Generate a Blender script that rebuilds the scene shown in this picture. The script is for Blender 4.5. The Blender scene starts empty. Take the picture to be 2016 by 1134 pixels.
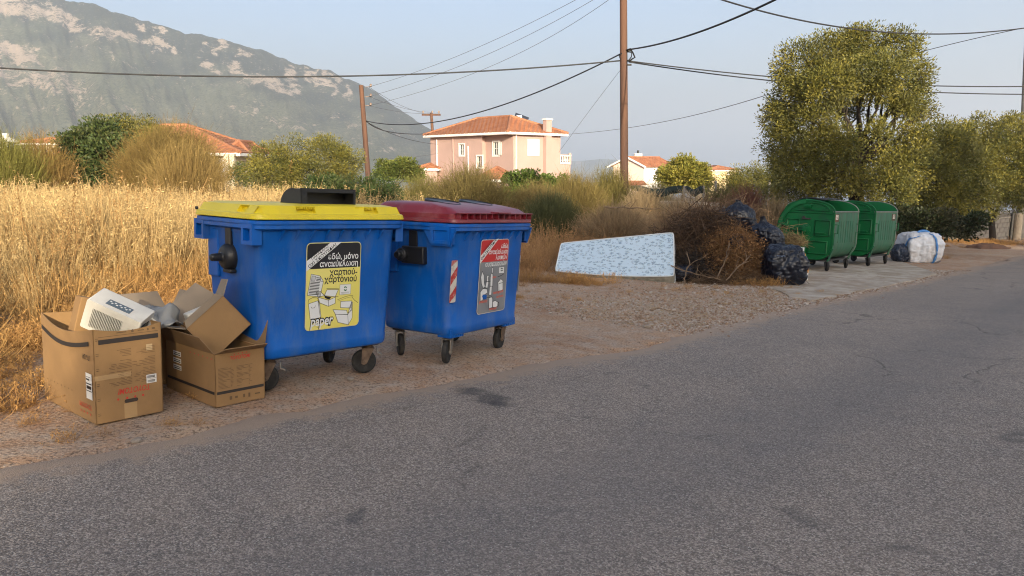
import bpy, bmesh, math, random
import numpy as np
from mathutils import Vector, Matrix, Euler, noise as mnoise
random.seed(7); rng = np.random.default_rng(7)
S = bpy.context.scene
COL = S.collection
R = math.radians

# ------------------------------------------------------------------ camera
CAMH = 1.52; FPX = 1490.0; HOR = 324.0
PITCH = math.atan((567 - HOR) / FPX)
cam = bpy.data.cameras.new('camera'); camo = bpy.data.objects.new('camera', cam); COL.objects.link(camo)
cam.sensor_width = 36.0; cam.lens = 36.0 * FPX / 2016.0
cam.clip_start = 0.05; cam.clip_end = 90000
camo.location = (0, 0, CAMH); camo.rotation_euler = (R(90) - PITCH, 0, 0)
S.camera = camo

# ------------------------------------------------------------------ sky, sun, exposure
SUN_EL = 14.0; SUN_AZ = 14.0           # degrees above the horizon; degrees to the right of straight behind the camera
w = bpy.data.worlds.new('World'); S.world = w; w.use_nodes = True
nt = w.node_tree; nt.nodes.clear()
wo = nt.nodes.new('ShaderNodeOutputWorld'); bg = nt.nodes.new('ShaderNodeBackground'); sk = nt.nodes.new('ShaderNodeTexSky')
sk.sky_type = 'NISHITA'; sk.sun_disc = False; sk.sun_elevation = R(SUN_EL); sk.sun_rotation = R(180 - SUN_AZ)
sk.altitude = 70; sk.air_density = 0.85; sk.dust_density = 6.0; sk.ozone_density = 2.5
bg.inputs['Strength'].default_value = 0.142
nt.links.new(sk.outputs[0], bg.inputs[0]); nt.links.new(bg.outputs[0], wo.inputs[0])
sl = bpy.data.lights.new('sun', 'SUN'); so = bpy.data.objects.new('sun', sl); COL.objects.link(so)
sl.energy = 3.7; sl.angle = R(0.5); sl.color = (1.0, 0.87, 0.64)
sd = Vector((math.sin(R(SUN_AZ)) * math.cos(R(SUN_EL)), -math.cos(R(SUN_AZ)) * math.cos(R(SUN_EL)), math.sin(R(SUN_EL))))
so.rotation_euler = sd.to_track_quat('Z', 'Y').to_euler(); so.location = (0, -20, 30)
S.view_settings.view_transform = 'Standard'; S.view_settings.look = 'None'
S.view_settings.gamma = 1.0; S.view_settings.exposure = 1.16
S.view_settings.use_curve_mapping = False
S.render.engine = 'CYCLES'
S.cycles.max_bounces = 6; S.cycles.diffuse_bounces = 3; S.cycles.glossy_bounces = 2; S.cycles.transparent_max_bounces = 6
S.cycles.volume_bounces = 1; S.cycles.filter_width = 1.1; S.cycles.use_denoising = True; S.cycles.denoiser = 'OPENIMAGEDENOISE'; S.cycles.denoising_prefilter = 'ACCURATE'; S.cycles.denoising_input_passes = 'RGB_ALBEDO_NORMAL'; S.cycles.sample_clamp_indirect = 4

# ------------------------------------------------------------------ ground and pixel helpers
GA, GB = -0.027, -0.034
SEA = -70.0
HAZE = 2.3e-4
def plane_z(x, y): return GA * x + GB * y
def G(x, y):
    x = np.asarray(x, float); y = np.asarray(y, float)
    s = np.clip(np.hypot(x * .6, y) - 60, 0, None)
    z = GA * x + GB * y - 0.03 * s - 0.02 * np.clip(x - 25, 0, None)
    # low bank rising under the field on the left
    m = np.clip((-x * 0.9 + y * .5 - 8.0) / 8, 0, 1); m = m * m * (3 - 2 * m)
    z = z + 0.22 * m * np.clip(1 - (np.hypot(x, y) - 40) / 60, 0, 1)
    z = np.maximum(z, SEA - 6)
    return z if z.ndim else float(z)
CP, SP = math.cos(PITCH), math.sin(PITCH)
FV = Vector((0, CP, -SP)); DV = Vector((0, -SP, -CP)); RV = Vector((1, 0, 0)); C0 = Vector((0, 0, CAMH))
def ray(u, v): return FV + RV * ((u - 1008) / FPX) + DV * ((v - 567) / FPX)
def at(u, v, Y):
    r = ray(u, v); return C0 + r * (Y / r.y)
def gp(u, v):
    r = ray(u, v); t = -CAMH / (r.z - GA * r.x - GB * r.y); return C0 + r * t
def lookz(v, Y): return at(1008, v, Y).z
GN = Vector((-GA, -GB, 1)).normalized()
def frame(x, y, yaw, dz=0.0, tilt=(0, 0), z=None):
    ux = Vector((math.cos(yaw), math.sin(yaw), 0)); n = GN.copy()
    ux = (ux - n * ux.dot(n)).normalized(); uy = n.cross(ux)
    n2 = (n + ux * tilt[1] + uy * tilt[0]).normalized(); ux = (ux - n2 * ux.dot(n2)).normalized(); uy = n2.cross(ux)
    m = Matrix.Identity(4)
    for i in range(3): m[i][0], m[i][1], m[i][2] = ux[i], uy[i], n2[i]
    m.translation = Vector((x, y, (plane_z(x, y) if z is None else z) + dz))
    return m
def vnoise(x, y, seed=0):
    xi = np.floor(x).astype(np.int64); yi = np.floor(y).astype(np.int64); xf = x - xi; yf = y - yi
    def hsh(a, b):
        n = (a * 374761393 + b * 668265263 + seed * 974711) & 0x7fffffff
        n = ((n ^ (n >> 13)) * 1274126177) & 0x7fffffff
        return ((n ^ (n >> 16)) & 0xffff) / 65535.0
    u = xf * xf * (3 - 2 * xf); v = yf * yf * (3 - 2 * yf)
    return (hsh(xi, yi) * (1 - u) + hsh(xi + 1, yi) * u) * (1 - v) + (hsh(xi, yi + 1) * (1 - u) + hsh(xi + 1, yi + 1) * u) * v
def fbm(x, y, o=4, seed=0):
    s = 0; a = .5
    for i in range(o): s = s + a * vnoise(x, y, seed + i); x = x * 2.03 + 11.3; y = y * 2.03 + 5.7; a *= .5
    return s

# ------------------------------------------------------------------ object helpers
def tag(o, label=None, cat=None, group=None, kind=None):
    if label: o['label'] = label
    if cat: o['category'] = cat
    if group: o['group'] = group
    if kind: o['kind'] = kind
    return o
def empty(name, label=None, cat=None, loc=(0, 0, 0), mw=None, group=None):
    o = bpy.data.objects.new(name, None); COL.objects.link(o); o.empty_display_size = .1
    if mw is not None: o.matrix_world = mw
    else: o.location = loc
    tag(o, label, cat, group); return o
def link(name, me, parent=None, loc=None):
    o = bpy.data.objects.new(name, me); COL.objects.link(o)
    if parent: o.parent = parent
    if loc is not None: o.location = loc
    return o
class MB:
    def __init__(s): s.v = []; s.f = []; s.m = []
    def poly(s, pts, m=0):
        n = len(s.v); s.v += [tuple(p) for p in pts]; s.f.append(tuple(range(n, n + len(pts)))); s.m.append(m)
    def box(s, c, d, rot=None, m=0):
        c = Vector(c); n = len(s.v)
        for z in (-1, 1):
            for y in (-1, 1):
                for x in (-1, 1):
                    p = Vector((x * d[0] / 2, y * d[1] / 2, z * d[2] / 2))
                    if rot is not None: p = rot @ p
                    s.v.append(tuple(c + p))
        for f in ((0, 2, 3, 1), (4, 5, 7, 6), (0, 1, 5, 4), (2, 6, 7, 3), (0, 4, 6, 2), (1, 3, 7, 5)):
            s.f.append(tuple(n + i for i in f)); s.m.append(m)
        return s
    def ring(s, rings, m=0, closed=True, cap0=True, cap1=True):
        n = len(s.v); k = len(rings[0])
        for r in rings: s.v += [tuple(p) for p in r]
        for i in range(len(rings) - 1):
            for j in range(k if closed else k - 1):
                j2 = (j + 1) % k
                s.f.append((n + i * k + j, n + i * k + j2, n + (i + 1) * k + j2, n + (i + 1) * k + j)); s.m.append(m)
        if cap0: s.f.append(tuple(n + j for j in range(k))[::-1]); s.m.append(m)
        if cap1: s.f.append(tuple(n + (len(rings) - 1) * k + j for j in range(k))); s.m.append(m)
        return s
    def tube(s, pts, r, n=8, m=0, cap=True):
        pts = [Vector(p) for p in pts]; rings = []
        if not hasattr(r, '__len__'): r = [r] * len(pts)
        up = None
        for i, p in enumerate(pts):
            t = (pts[min(i + 1, len(pts) - 1)] - pts[max(i - 1, 0)]).normalized()
            if up is None: up = Vector((0, 0, 1)) if abs(t.z) < .9 else Vector((1, 0, 0))
            a = t.cross(up).normalized(); b = a.cross(t).normalized(); up = b
            rings.append([p + (a * math.cos(2 * math.pi * j / n) + b * math.sin(2 * math.pi * j / n)) * r[i] for j in range(n)])
        return s.ring(rings, m, True, cap, cap)
    def lathe(s, prof, axis_m, n=20, m=0):   # prof: (radius, height) along local z of axis_m
        rings = [[axis_m @ Vector((r * math.cos(2 * math.pi * j / n), r * math.sin(2 * math.pi * j / n), z)) for j in range(n)] for r, z in prof]
        return s.ring(rings, m)
    def prism(s, pts2, O, U, V, thick, m=0):  # polygon (u,v) at O extruded along -N
        O, U, V = Vector(O), Vector(U), Vector(V); N = U.cross(V).normalized()
        a = [O + U * p[0] + V * p[1] for p in pts2]; b = [p - N * thick for p in a]
        return s.ring([b, a], m)
    def panel(s, O, U, V, w, h, rects=(), m=0, mr=0):
        O, U, V = Vector(O), Vector(U), Vector(V); N = U.cross(V).normalized()
        xs = sorted({0, w} | {r[0] for r in rects} | {r[2] for r in rects}); ys = sorted({0, h} | {r[1] for r in rects} | {r[3] for r in rects})
        def inside(cx, cy):
            for r in rects:
                if r[0] < cx < r[2] and r[1] < cy < r[3]: return r
        P = lambda x, y, d=0: O + U * x + V * y - N * d
        for i in range(len(xs) - 1):
            for j in range(len(ys) - 1):
                x0, x1, y0, y1 = xs[i], xs[i + 1], ys[j], ys[j + 1]; r = inside((x0 + x1) / 2, (y0 + y1) / 2); d = r[4] if r else 0
                s.poly([P(x0, y0, d), P(x1, y0, d), P(x1, y1, d), P(x0, y1, d)], mr if r else m)
        for (x0, y0, x1, y1, d) in rects:
            for a, b in (((x0, y0), (x1, y0)), ((x1, y0), (x1, y1)), ((x1, y1), (x0, y1)), ((x0, y1), (x0, y0))):
                s.poly([P(*a), P(*b), P(*b, d), P(*a, d)], mr)
        return s
    def text(s, t2, O, U, V, m=0):
        O, U, V = Vector(O), Vector(U), Vector(V); n = len(s.v)
        s.v += [tuple(O + U * p[0] + V * p[1]) for p in t2[0]]
        for f in t2[1]: s.f.append(tuple(n + i for i in f)); s.m.append(m)
        return s
    def build(s, name, mats, parent=None, smooth=None, bevel=None, loc=None, weld=False):
        me = bpy.data.meshes.new(name); me.from_pydata(s.v, [], s.f)
        if not isinstance(mats, (list, tuple)): mats = [mats]
        for q in mats: me.materials.append(q)
        me.polygons.foreach_set('material_index', s.m)
        if weld:
            bm = bmesh.new(); bm.from_mesh(me); bmesh.ops.remove_doubles(bm, verts=bm.verts, dist=1e-4)
            bmesh.ops.recalc_face_normals(bm, faces=bm.faces); bm.to_mesh(me); bm.free()
        if smooth is not None:
            me.polygons.foreach_set('use_smooth', [True] * len(me.polygons)); me.set_sharp_from_angle(angle=R(smooth))
        me.update(); o = link(name, me, parent, loc)
        if bevel:
            b = o.modifiers.new('bevel', 'BEVEL'); b.width = bevel; b.segments = 2; b.limit_method = 'ANGLE'; b.angle_limit = R(40)
        return o
def npmesh(name, V, F, mat, parent=None, smooth=False, col=None):
    V = np.asarray(V, np.float32); F = np.asarray(F, np.int32); k = F.shape[1]
    me = bpy.data.meshes.new(name); me.vertices.add(len(V)); me.vertices.foreach_set('co', V.ravel())
    me.loops.add(F.size); me.loops.foreach_set('vertex_index', F.ravel())
    me.polygons.add(len(F)); me.polygons.foreach_set('loop_start', np.arange(0, F.size, k, dtype=np.int32))
    if smooth: me.polygons.foreach_set('use_smooth', np.ones(len(F), bool))
    me.update(calc_edges=True)
    if col is not None:
        at_ = me.color_attributes.new('Col', 'FLOAT_COLOR', 'POINT'); c4 = np.ones((len(V), 4), np.float32); c4[:, :3] = col; at_.data.foreach_set('color', c4.ravel())
    if mat: me.materials.append(mat)
    return link(name, me, parent) if name else me
def rrect(w, d, r, z, n=5, cx=0, cy=0):
    p = []
    for sx, sy, a0 in ((1, 1, 0), (-1, 1, 90), (-1, -1, 180), (1, -1, 270)):
        for i in range(n + 1):
            a = R(a0 + 90 * i / n); p.append(Vector((cx + sx * (w / 2 - r) + r * math.cos(a), cy + sy * (d / 2 - r) + r * math.sin(a), z)))
    return p

# ------------------------------------------------------------------ materials
def lin(c):
    if isinstance(c, str): c = [int(c[i:i + 2], 16) / 255 for i in (0, 2, 4)]; return tuple(x / 12.92 if x <= .04045 else ((x + .055) / 1.055) ** 2.4 for x in c)
    return tuple(c)
MATS = {}
def mat(name, c, rough=.6, var=0.0, scale=8.0, c2=None, bump=0.0, bscale=40.0, metal=0.0, spec=.5, detail=4, stretch=None, dirt=None, dscale=5.0, damt=.5, dst=None):
    if name in MATS: return MATS[name]
    m = bpy.data.materials.new(name); m.use_nodes = True; t = m.node_tree; p = t.nodes['Principled BSDF']
    p.inputs['Roughness'].default_value = rough; p.inputs['Metallic'].default_value = metal; p.inputs['Specular IOR Level'].default_value = spec
    c = lin(c); p.inputs['Base Color'].default_value = (*c, 1)
    tc = t.nodes.new('ShaderNodeTexCoord'); src = tc.outputs['Object']
    if stretch:
        mp = t.nodes.new('ShaderNodeMapping'); mp.inputs['Scale'].default_value = stretch; t.links.new(src, mp.inputs[0]); src = mp.outputs[0]
    last = None
    if var or c2:
        n = t.nodes.new('ShaderNodeTexNoise'); n.inputs['Scale'].default_value = scale; n.inputs['Detail'].default_value = detail; t.links.new(src, n.inputs[0])
        cr = t.nodes.new('ShaderNodeValToRGB'); cr.color_ramp.elements[0].position = .33; cr.color_ramp.elements[1].position = .67
        d = lin(c2) if c2 else tuple(x * (1 - var) for x in c)
        cr.color_ramp.elements[0].color = (*d, 1); cr.color_ramp.elements[1].color = (*(c if c2 else tuple(min(1, x * (1 + var * .5)) for x in c)), 1)
        t.links.new(n.outputs[0], cr.inputs[0]); last = cr.outputs[0]
    if dirt:
        n = t.nodes.new('ShaderNodeTexNoise'); n.inputs['Scale'].default_value = dscale; n.inputs['Detail'].default_value = 6; n.inputs['Roughness'].default_value = .7; dsrc = tc.outputs['Object']
        if dst:
            mq = t.nodes.new('ShaderNodeMapping'); mq.inputs['Scale'].default_value = dst; t.links.new(dsrc, mq.inputs[0]); dsrc = mq.outputs[0]
        t.links.new(dsrc, n.inputs[0])
        cr = t.nodes.new('ShaderNodeValToRGB'); cr.color_ramp.elements[0].position = .48; cr.color_ramp.elements[1].position = .72
        cr.color_ramp.elements[0].color = (0, 0, 0, 1); cr.color_ramp.elements[1].color = (damt, damt, damt, 1)
        t.links.new(n.outputs[0], cr.inputs[0])
        mx = t.nodes.new('ShaderNodeMix'); mx.data_type = 'RGBA'; t.links.new(cr.outputs[0], mx.inputs['Factor'])
        if last: t.links.new(last, mx.inputs['A'])
        else: mx.inputs['A'].default_value = (*c, 1)
        mx.inputs['B'].default_value = (*lin(dirt), 1); last = mx.outputs['Result']
    if last: t.links.new(last, p.inputs['Base Color'])
    if bump:
        n = t.nodes.new('ShaderNodeTexNoise'); n.inputs['Scale'].default_value = bscale; n.inputs['Detail'].default_value = 5; t.links.new(src, n.inputs[0])
        b = t.nodes.new('ShaderNodeBump'); b.inputs['Strength'].default_value = bump; b.inputs['Distance'].default_value = .01; t.links.new(n.outputs[0], b.inputs['Height']); t.links.new(b.outputs[0], p.inputs['Normal'])
    MATS[name] = m; return m
def leafmat(name, trans=.3, rough=.55, hue=None):
    if name in MATS: return MATS[name]
    m = bpy.data.materials.new(name); m.use_nodes = True; t = m.node_tree; p = t.nodes['Principled BSDF']; out = t.nodes['Material Output']
    a = t.nodes.new('ShaderNodeVertexColor'); a.layer_name = 'Col'
    p.inputs['Roughness'].default_value = rough; p.inputs['Specular IOR Level'].default_value = .3
    src = a.outputs[0]
    if hue:   # whole-instance variation for instanced tufts
        oi = t.nodes.new('ShaderNodeObjectInfo'); cr = t.nodes.new('ShaderNodeValToRGB')
        cr.color_ramp.elements[0].color = (*hue[0], 1); cr.color_ramp.elements[1].color = (*hue[1], 1); t.links.new(oi.outputs['Random'], cr.inputs[0])
        nz = t.nodes.new('ShaderNodeTexNoise'); nz.inputs['Scale'].default_value = .45; nz.inputs['Detail'].default_value = 3; t.links.new(oi.outputs['Location'], nz.inputs[0])
        ad = t.nodes.new('ShaderNodeMath'); ad.operation = 'MULTIPLY_ADD'; ad.inputs[1].default_value = .45; t.links.new(oi.outputs['Random'], ad.inputs[0])
        sc = t.nodes.new('ShaderNodeMath'); sc.operation = 'MULTIPLY_ADD'; sc.inputs[1].default_value = 1.6; sc.inputs[2].default_value = -.52; t.links.new(nz.outputs[0], sc.inputs[0]); t.links.new(sc.outputs[0], ad.inputs[2]); t.links.new(ad.outputs[0], cr.inputs[0])
        mx = t.nodes.new('ShaderNodeMix'); mx.data_type = 'RGBA'; mx.blend_type = 'MULTIPLY'; mx.inputs['Factor'].default_value = 1; t.links.new(src, mx.inputs['A']); t.links.new(cr.outputs[0], mx.inputs['B']); src = mx.outputs['Result']
    t.links.new(src, p.inputs['Base Color'])
    tr = t.nodes.new('ShaderNodeBsdfTranslucent'); t.links.new(src, tr.inputs[0]); mx = t.nodes.new('ShaderNodeMixShader'); mx.inputs[0].default_value = trans
    t.links.new(p.outputs[0], mx.inputs[1]); t.links.new(tr.outputs[0], mx.inputs[2]); t.links.new(mx.outputs[0], out.inputs[0])
    MATS[name] = m; return m

# ------------------------------------------------------------------ road edge and land
EDGE_PX = [(-900, 1180), (-400, 1010), (-200, 960), (0, 915), (140, 893), (296, 868), (480, 829), (649, 790), (798, 758), (946, 733), (1095, 711), (1244, 684), (1393, 649), (1500, 619), (1640, 588), (1760, 563), (1834, 546), (1945, 520), (2016, 503), (2120, 484), (2260, 466)]
EDGE = [gp(u, v) for u, v in EDGE_PX]
_e = []
for i in range(len(EDGE) - 1):
    n = max(2, int((EDGE[i + 1] - EDGE[i]).length / .12))
    for k in range(n): _e.append(EDGE[i].lerp(EDGE[i + 1], k / n))
_e.append(EDGE[-1])
E2 = np.array([(p.x, p.y) for p in _e])
# smooth the edge line
for _ in range(30):
    q = E2.copy(); q[1:-1] = .25 * E2[:-2] + .5 * E2[1:-1] + .25 * E2[2:]; E2 = q
def edge_sd(x, y):      # signed distance to the road edge: positive on the field side
    x = np.asarray(x, float).ravel(); y = np.asarray(y, float).ravel(); out = np.empty(len(x))
    sub = E2[::4]; T = np.gradient(sub, axis=0)
    for i in range(0, len(x), 20000):
        d = np.stack([x[i:i + 20000, None] - sub[None, :, 0], y[i:i + 20000, None] - sub[None, :, 1]], -1)
        dd = (d ** 2).sum(-1); k = dd.argmin(1); dm = d[np.arange(len(k)), k]; t = T[k]
        out[i:i + 20000] = np.sqrt(dd[np.arange(len(k)), k]) * np.where(t[:, 0] * dm[:, 1] - t[:, 1] * dm[:, 0] > 0, 1, -1)
    return out
PAD_PX = [(1500, 560), (1560, 586), (1600, 592), (1650, 583), (1760, 561), (1846, 541), (1800, 524), (1740, 505), (1640, 500), (1530, 520)]
PAD = np.array([tuple(gp(u, v).xy) for u, v in PAD_PX])
def inpoly(x, y, P):
    x = np.asarray(x); y = np.asarray(y); c = np.zeros(x.shape, bool); j = len(P) - 1
    for i in range(len(P)):
        xi, yi, xj, yj = *P[i], *P[j]
        c ^= ((yi > y) != (yj > y)) & (x < (xj - xi) * (y - yi) / (yj - yi + 1e-12) + xi); j = i
    return c
def axis_lin(lo, hi, c, n, k):
    t = np.linspace(-1, 1, n); f = np.sinh(k * t) / np.sinh(k); return np.where(t < 0, c - (c - lo) * np.abs(f), c + (hi - c) * f)
gx = axis_lin(-1500, 2600, 1, 300, 7.2); gy = axis_lin(-400, 2600, 8, 300, 7.2)
XX, YY = np.meshgrid(gx, gy); ZZ = G(XX.ravel(), YY.ravel()).reshape(XX.shape)
sdg = edge_sd(XX, YY).reshape(XX.shape)
def bump_z(x, y, sd): return np.clip(sd / .5, 0, 1) * (1 - inpoly(x, y, PAD)) * ((fbm(x * .9, y * .9, 3, 3) - .47) * .07)
def Gb(x, y): return G(x, y) + bump_z(x, y, edge_sd(x, y))      # the ground with its small bumps
ZZ = ZZ + bump_z(XX, YY, sdg) - np.where(sdg < -.15, .05, 0)
n0, n1 = XX.shape
idx = np.arange(n0 * n1).reshape(n0, n1)
Fg = np.stack([idx[:-1, :-1], idx[:-1, 1:], idx[1:, 1:], idx[1:, :-1]], -1).reshape(-1, 4)

def nodes_mat(name):
    m = bpy.data.materials.new(name); m.use_nodes = True; MATS[name] = m
    return m, m.node_tree, m.node_tree.nodes, m.node_tree.links, m.node_tree.nodes['Principled BSDF']
def N_noise(t, L, src, scale, detail=5, rough=.6, dist=0):
    n = t.nodes.new('ShaderNodeTexNoise'); n.inputs['Scale'].default_value = scale; n.inputs['Detail'].default_value = detail; n.inputs['Roughness'].default_value = rough; n.inputs['Distortion'].default_value = dist; L.new(src, n.inputs[0]); return n.outputs[0]
def N_ramp(t, L, src, stops):
    c = t.nodes.new('ShaderNodeValToRGB'); e = c.color_ramp.elements
    while len(e) < len(stops): e.new(.5)
    for k, (p, q) in enumerate(stops): e[k].position = p; e[k].color = (*(q if hasattr(q, '__len__') else (q, q, q)), 1)
    L.new(src, c.inputs[0]); return c.outputs[0]
def N_mix(t, L, f, a, b, mode='MIX'):
    m = t.nodes.new('ShaderNodeMix'); m.data_type = 'RGBA'; m.blend_type = mode
    for k, s in (('Factor', f), ('A', a), ('B', b)):
        if hasattr(s, 'is_output'): L.new(s, m.inputs[k])
        elif k == 'Factor': m.inputs[k].default_value = s
        else: m.inputs[k].default_value = (*s, 1)
    return m.outputs['Result']
def N_bump(t, L, src, strength, dist, prev=None):
    b = t.nodes.new('ShaderNodeBump'); b.inputs['Strength'].default_value = strength; b.inputs['Distance'].default_value = dist; L.new(src, b.inputs['Height'])
    if prev: L.new(prev, b.inputs['Normal'])
    return b.outputs[0]
# dirt
m, t, NN, L, P_ = nodes_mat('dirt')
tc = NN.new('ShaderNodeTexCoord').outputs['Object']
big = N_noise(t, L, tc, .55, 5, .6, .4); mid = N_noise(t, L, tc, 4.5, 6, .7); fine = N_noise(t, L, tc, 45, 4, .7)
base = N_ramp(t, L, big, [(.3, (.36, .20, .115)), (.5, (.46, .285, .175)), (.7, (.50, .36, .24))])
c1 = N_mix(t, L, N_ramp(t, L, mid, [(.42, 0.0), (.68, .75)]), base, (.50, .42, .34))
c2 = N_mix(t, L, N_ramp(t, L, fine, [(.38, .85), (.5, 0.0)]), c1, (.14, .095, .065))
vo = NN.new('ShaderNodeTexVoronoi'); vo.inputs['Scale'].default_value = 38; L.new(tc, vo.inputs[0])
c3 = N_mix(t, L, N_ramp(t, L, vo.outputs['Distance'], [(.10, .7), (.28, 0.0)]), c2, (.56, .45, .35))
L.new(c3, P_.inputs['Base Color']); P_.inputs['Roughness'].default_value = .95; P_.inputs['Specular IOR Level'].default_value = .15
L.new(N_bump(t, L, vo.outputs['Distance'], .5, -.015, N_bump(t, L, fine, .9, .02, N_bump(t, L, mid, .5, .05))), P_.inputs['Normal'])
DIRT = m
ground = npmesh('ground', np.stack([XX, YY, ZZ], -1).reshape(-1, 3), Fg, DIRT, smooth=True); tag(ground, 'brown stony earth of the verge and the sloping field', None, None, 'structure')

# road: strip from the ragged field-side edge to the far side
off = np.array([0, .05, .12, .22, .35, .55, .9, 1.4, 2.2, 3.2, 4.5, 6.2, 7.6])
T = np.gradient(E2, axis=0); T /= np.linalg.norm(T, axis=1)[:, None]; NR = np.stack([T[:, 1], -T[:, 0]], -1)
arc = np.concatenate([[0], np.cumsum(np.linalg.norm(np.diff(E2, axis=0), axis=1))])
jit = (fbm(arc * 1.3, arc * 0 + 3, 4, 21) - .47) * .42 + (fbm(arc * 7, arc * 0 + 1, 3, 22) - .43) * .16
ew = np.exp(-off / .3)
RX = E2[:, None, 0] + NR[:, None, 0] * (off[None] + jit[:, None] * ew[None]); RY = E2[:, None, 1] + NR[:, None, 1] * (off[None] + jit[:, None] * ew[None])
RZ = G(RX.ravel(), RY.ravel()).reshape(RX.shape) + np.minimum(.016, off * .25)[None] - .004
RZ += (fbm(RX * .8, RY * .8, 3, 31) - .43) * .012 * np.clip(off / .9, 0, 1)[None]
n0, n1 = RX.shape; idx = np.arange(n0 * n1).reshape(n0, n1)
Fr = np.stack([idx[:-1, :-1], idx[1:, :-1], idx[1:, 1:], idx[:-1, 1:]], -1).reshape(-1, 4)[:, ::-1]
m, t, NN, L, P_ = nodes_mat('asphalt')
tc = NN.new('ShaderNodeTexCoord').outputs['Object']
vc = NN.new('ShaderNodeVertexColor'); vc.layer_name = 'Col'
big = N_noise(t, L, tc, .32, 4, .6, .6); mid = N_noise(t, L, tc, 2.6, 5, .7)
vo = NN.new('ShaderNodeTexVoronoi'); vo.inputs['Scale'].default_value = 140; vo.inputs['Randomness'].default_value = 1; L.new(tc, vo.inputs[0])
vo2 = NN.new('ShaderNodeTexVoronoi'); vo2.inputs['Scale'].default_value = 70; L.new(tc, vo2.inputs[0])
base = N_ramp(t, L, big, [(.3, (.225, .180, .150)), (.5, (.30, .236, .188)), (.72, (.36, .275, .212))])
sepv = NN.new('ShaderNodeSeparateColor'); L.new(vc.outputs[0], sepv.inputs[0])
trk = N_ramp(t, L, sepv.outputs[1], [(.20, 0.0), (.27, .55), (.33, .55), (.40, 0.0), (.50, 0.0), (.56, .6), (.62, .6), (.70, 0.0)])
base = N_mix(t, L, trk, base, (.15, .137, .132))
base = N_mix(t, L, N_ramp(t, L, mid, [(.35, .35), (.6, 0.0)]), base, (.10, .10, .105))
sep = NN.new('ShaderNodeSeparateColor'); L.new(vo.outputs['Color'], sep.inputs[0])
chip = N_ramp(t, L, sep.outputs[0], [(.0, (.04, .038, .037)), (.45, (.19, .156, .13)), (.8, (.43, .355, .295)), (1, (.66, .56, .46))])
gr = N_noise(t, L, tc, 85, 3, .8)
c = N_mix(t, L, N_mix(t, L, 1.0, N_ramp(t, L, trk, [(0.0, .55), (.6, .34)]), (1, 1, 1), 'MULTIPLY'), base, chip)
c = N_mix(t, L, N_ramp(t, L, gr, [(.36, .65), (.44, 0.0)]), c, (.06, .054, .05))
sep2 = NN.new('ShaderNodeSeparateColor'); L.new(vo2.outputs['Color'], sep2.inputs[0])
spk = N_mix(t, L, N_ramp(t, L, sep2.outputs[1], [(.88, 0.0), (.93, 1.0)]), (0, 0, 0), N_ramp(t, L, vo2.outputs['Distance'], [(.12, 1.0), (.3, 0.0)]))
c = N_mix(t, L, spk, c, (.56, .52, .47))
# dark oil stains
st = NN.new('ShaderNodeMapping'); st.inputs['Scale'].default_value = (1, 1, 1); L.new(tc, st.inputs[0])
stn = N_noise(t, L, st.outputs[0], .95, 3, .6, .8)
c = N_mix(t, L, N_ramp(t, L, stn, [(.66, 0.0), (.71, .5)]), c, (.05, .05, .052))
for (su_, sv_, sr_) in ((965, 790, .17), (985, 797, .12), (920, 772, .13), (900, 762, .08)):
    vm = NN.new('ShaderNodeVectorMath'); vm.operation = 'DISTANCE'; sp_ = gp(su_, sv_); vm.inputs[1].default_value = (sp_.x, sp_.y, sp_.z); L.new(tc, vm.inputs[0])
    sn = NN.new('ShaderNodeMath'); sn.operation = 'MULTIPLY_ADD'; sn.inputs[1].default_value = .35; L.new(mid, sn.inputs[0]); L.new(vm.outputs['Value'], sn.inputs[2])
    c = N_mix(t, L, N_ramp(t, L, sn.outputs[0], [(sr_ + .12, .6), (sr_ + .19, 0.0)]), c, (.04, .038, .04))
# dust and grit carried in from the verge
dn = N_noise(t, L, tc, 6.0, 6, .75)
ck = NN.new('ShaderNodeTexVoronoi'); ck.feature = 'DISTANCE_TO_EDGE'; ck.inputs['Scale'].default_value = .55; mk = NN.new('ShaderNodeVectorMath'); mk.operation = 'MULTIPLY_ADD'; mk.inputs[1].default_value = (.5, .5, .5); nck = NN.new('ShaderNodeTexNoise'); nck.inputs['Scale'].default_value = 2.2; nck.inputs['Detail'].default_value = 6; L.new(tc, nck.inputs[0]); L.new(nck.outputs['Color'], mk.inputs[0]); L.new(tc, mk.inputs[2]); L.new(mk.outputs[0], ck.inputs[0])
crk = N_mix(t, L, 1.0, N_ramp(t, L, ck.outputs['Distance'], [(.003, .5), (.008, 0.0)]), N_ramp(t, L, big, [(.50, 0.0), (.58, 1.0)]), 'MULTIPLY')
c = N_mix(t, L, crk, c, (.03, .028, .027))
ad = NN.new('ShaderNodeMath'); ad.operation = 'ADD'; L.new(sepv.outputs[0], ad.inputs[0]); L.new(dn, ad.inputs[1])
c = N_mix(t, L, N_ramp(t, L, ad.outputs[0], [(.75, 0.0), (1.25, .85)]), c, (.36, .26, .185))
L.new(c, P_.inputs['Base Color']); P_.inputs['Roughness'].default_value = .85; P_.inputs['Specular IOR Level'].default_value = .25
L.new(N_bump(t, L, vo.outputs['Distance'], .55, -.008, N_bump(t, L, mid, .2, .02)), P_.inputs['Normal'])
dust = np.exp(-off / .2) * .95 + .14 * np.exp(-off / 1.4)
road = npmesh('road', np.stack([RX, RY, RZ], -1).reshape(-1, 3), Fr, m, smooth=True, col=np.stack([np.tile(dust, n0), np.tile(off / 7.6, n0), np.zeros(n0 * len(off))], -1)); tag(road, 'worn grey asphalt road with a dusty ragged edge', None, None, 'structure')

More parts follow.
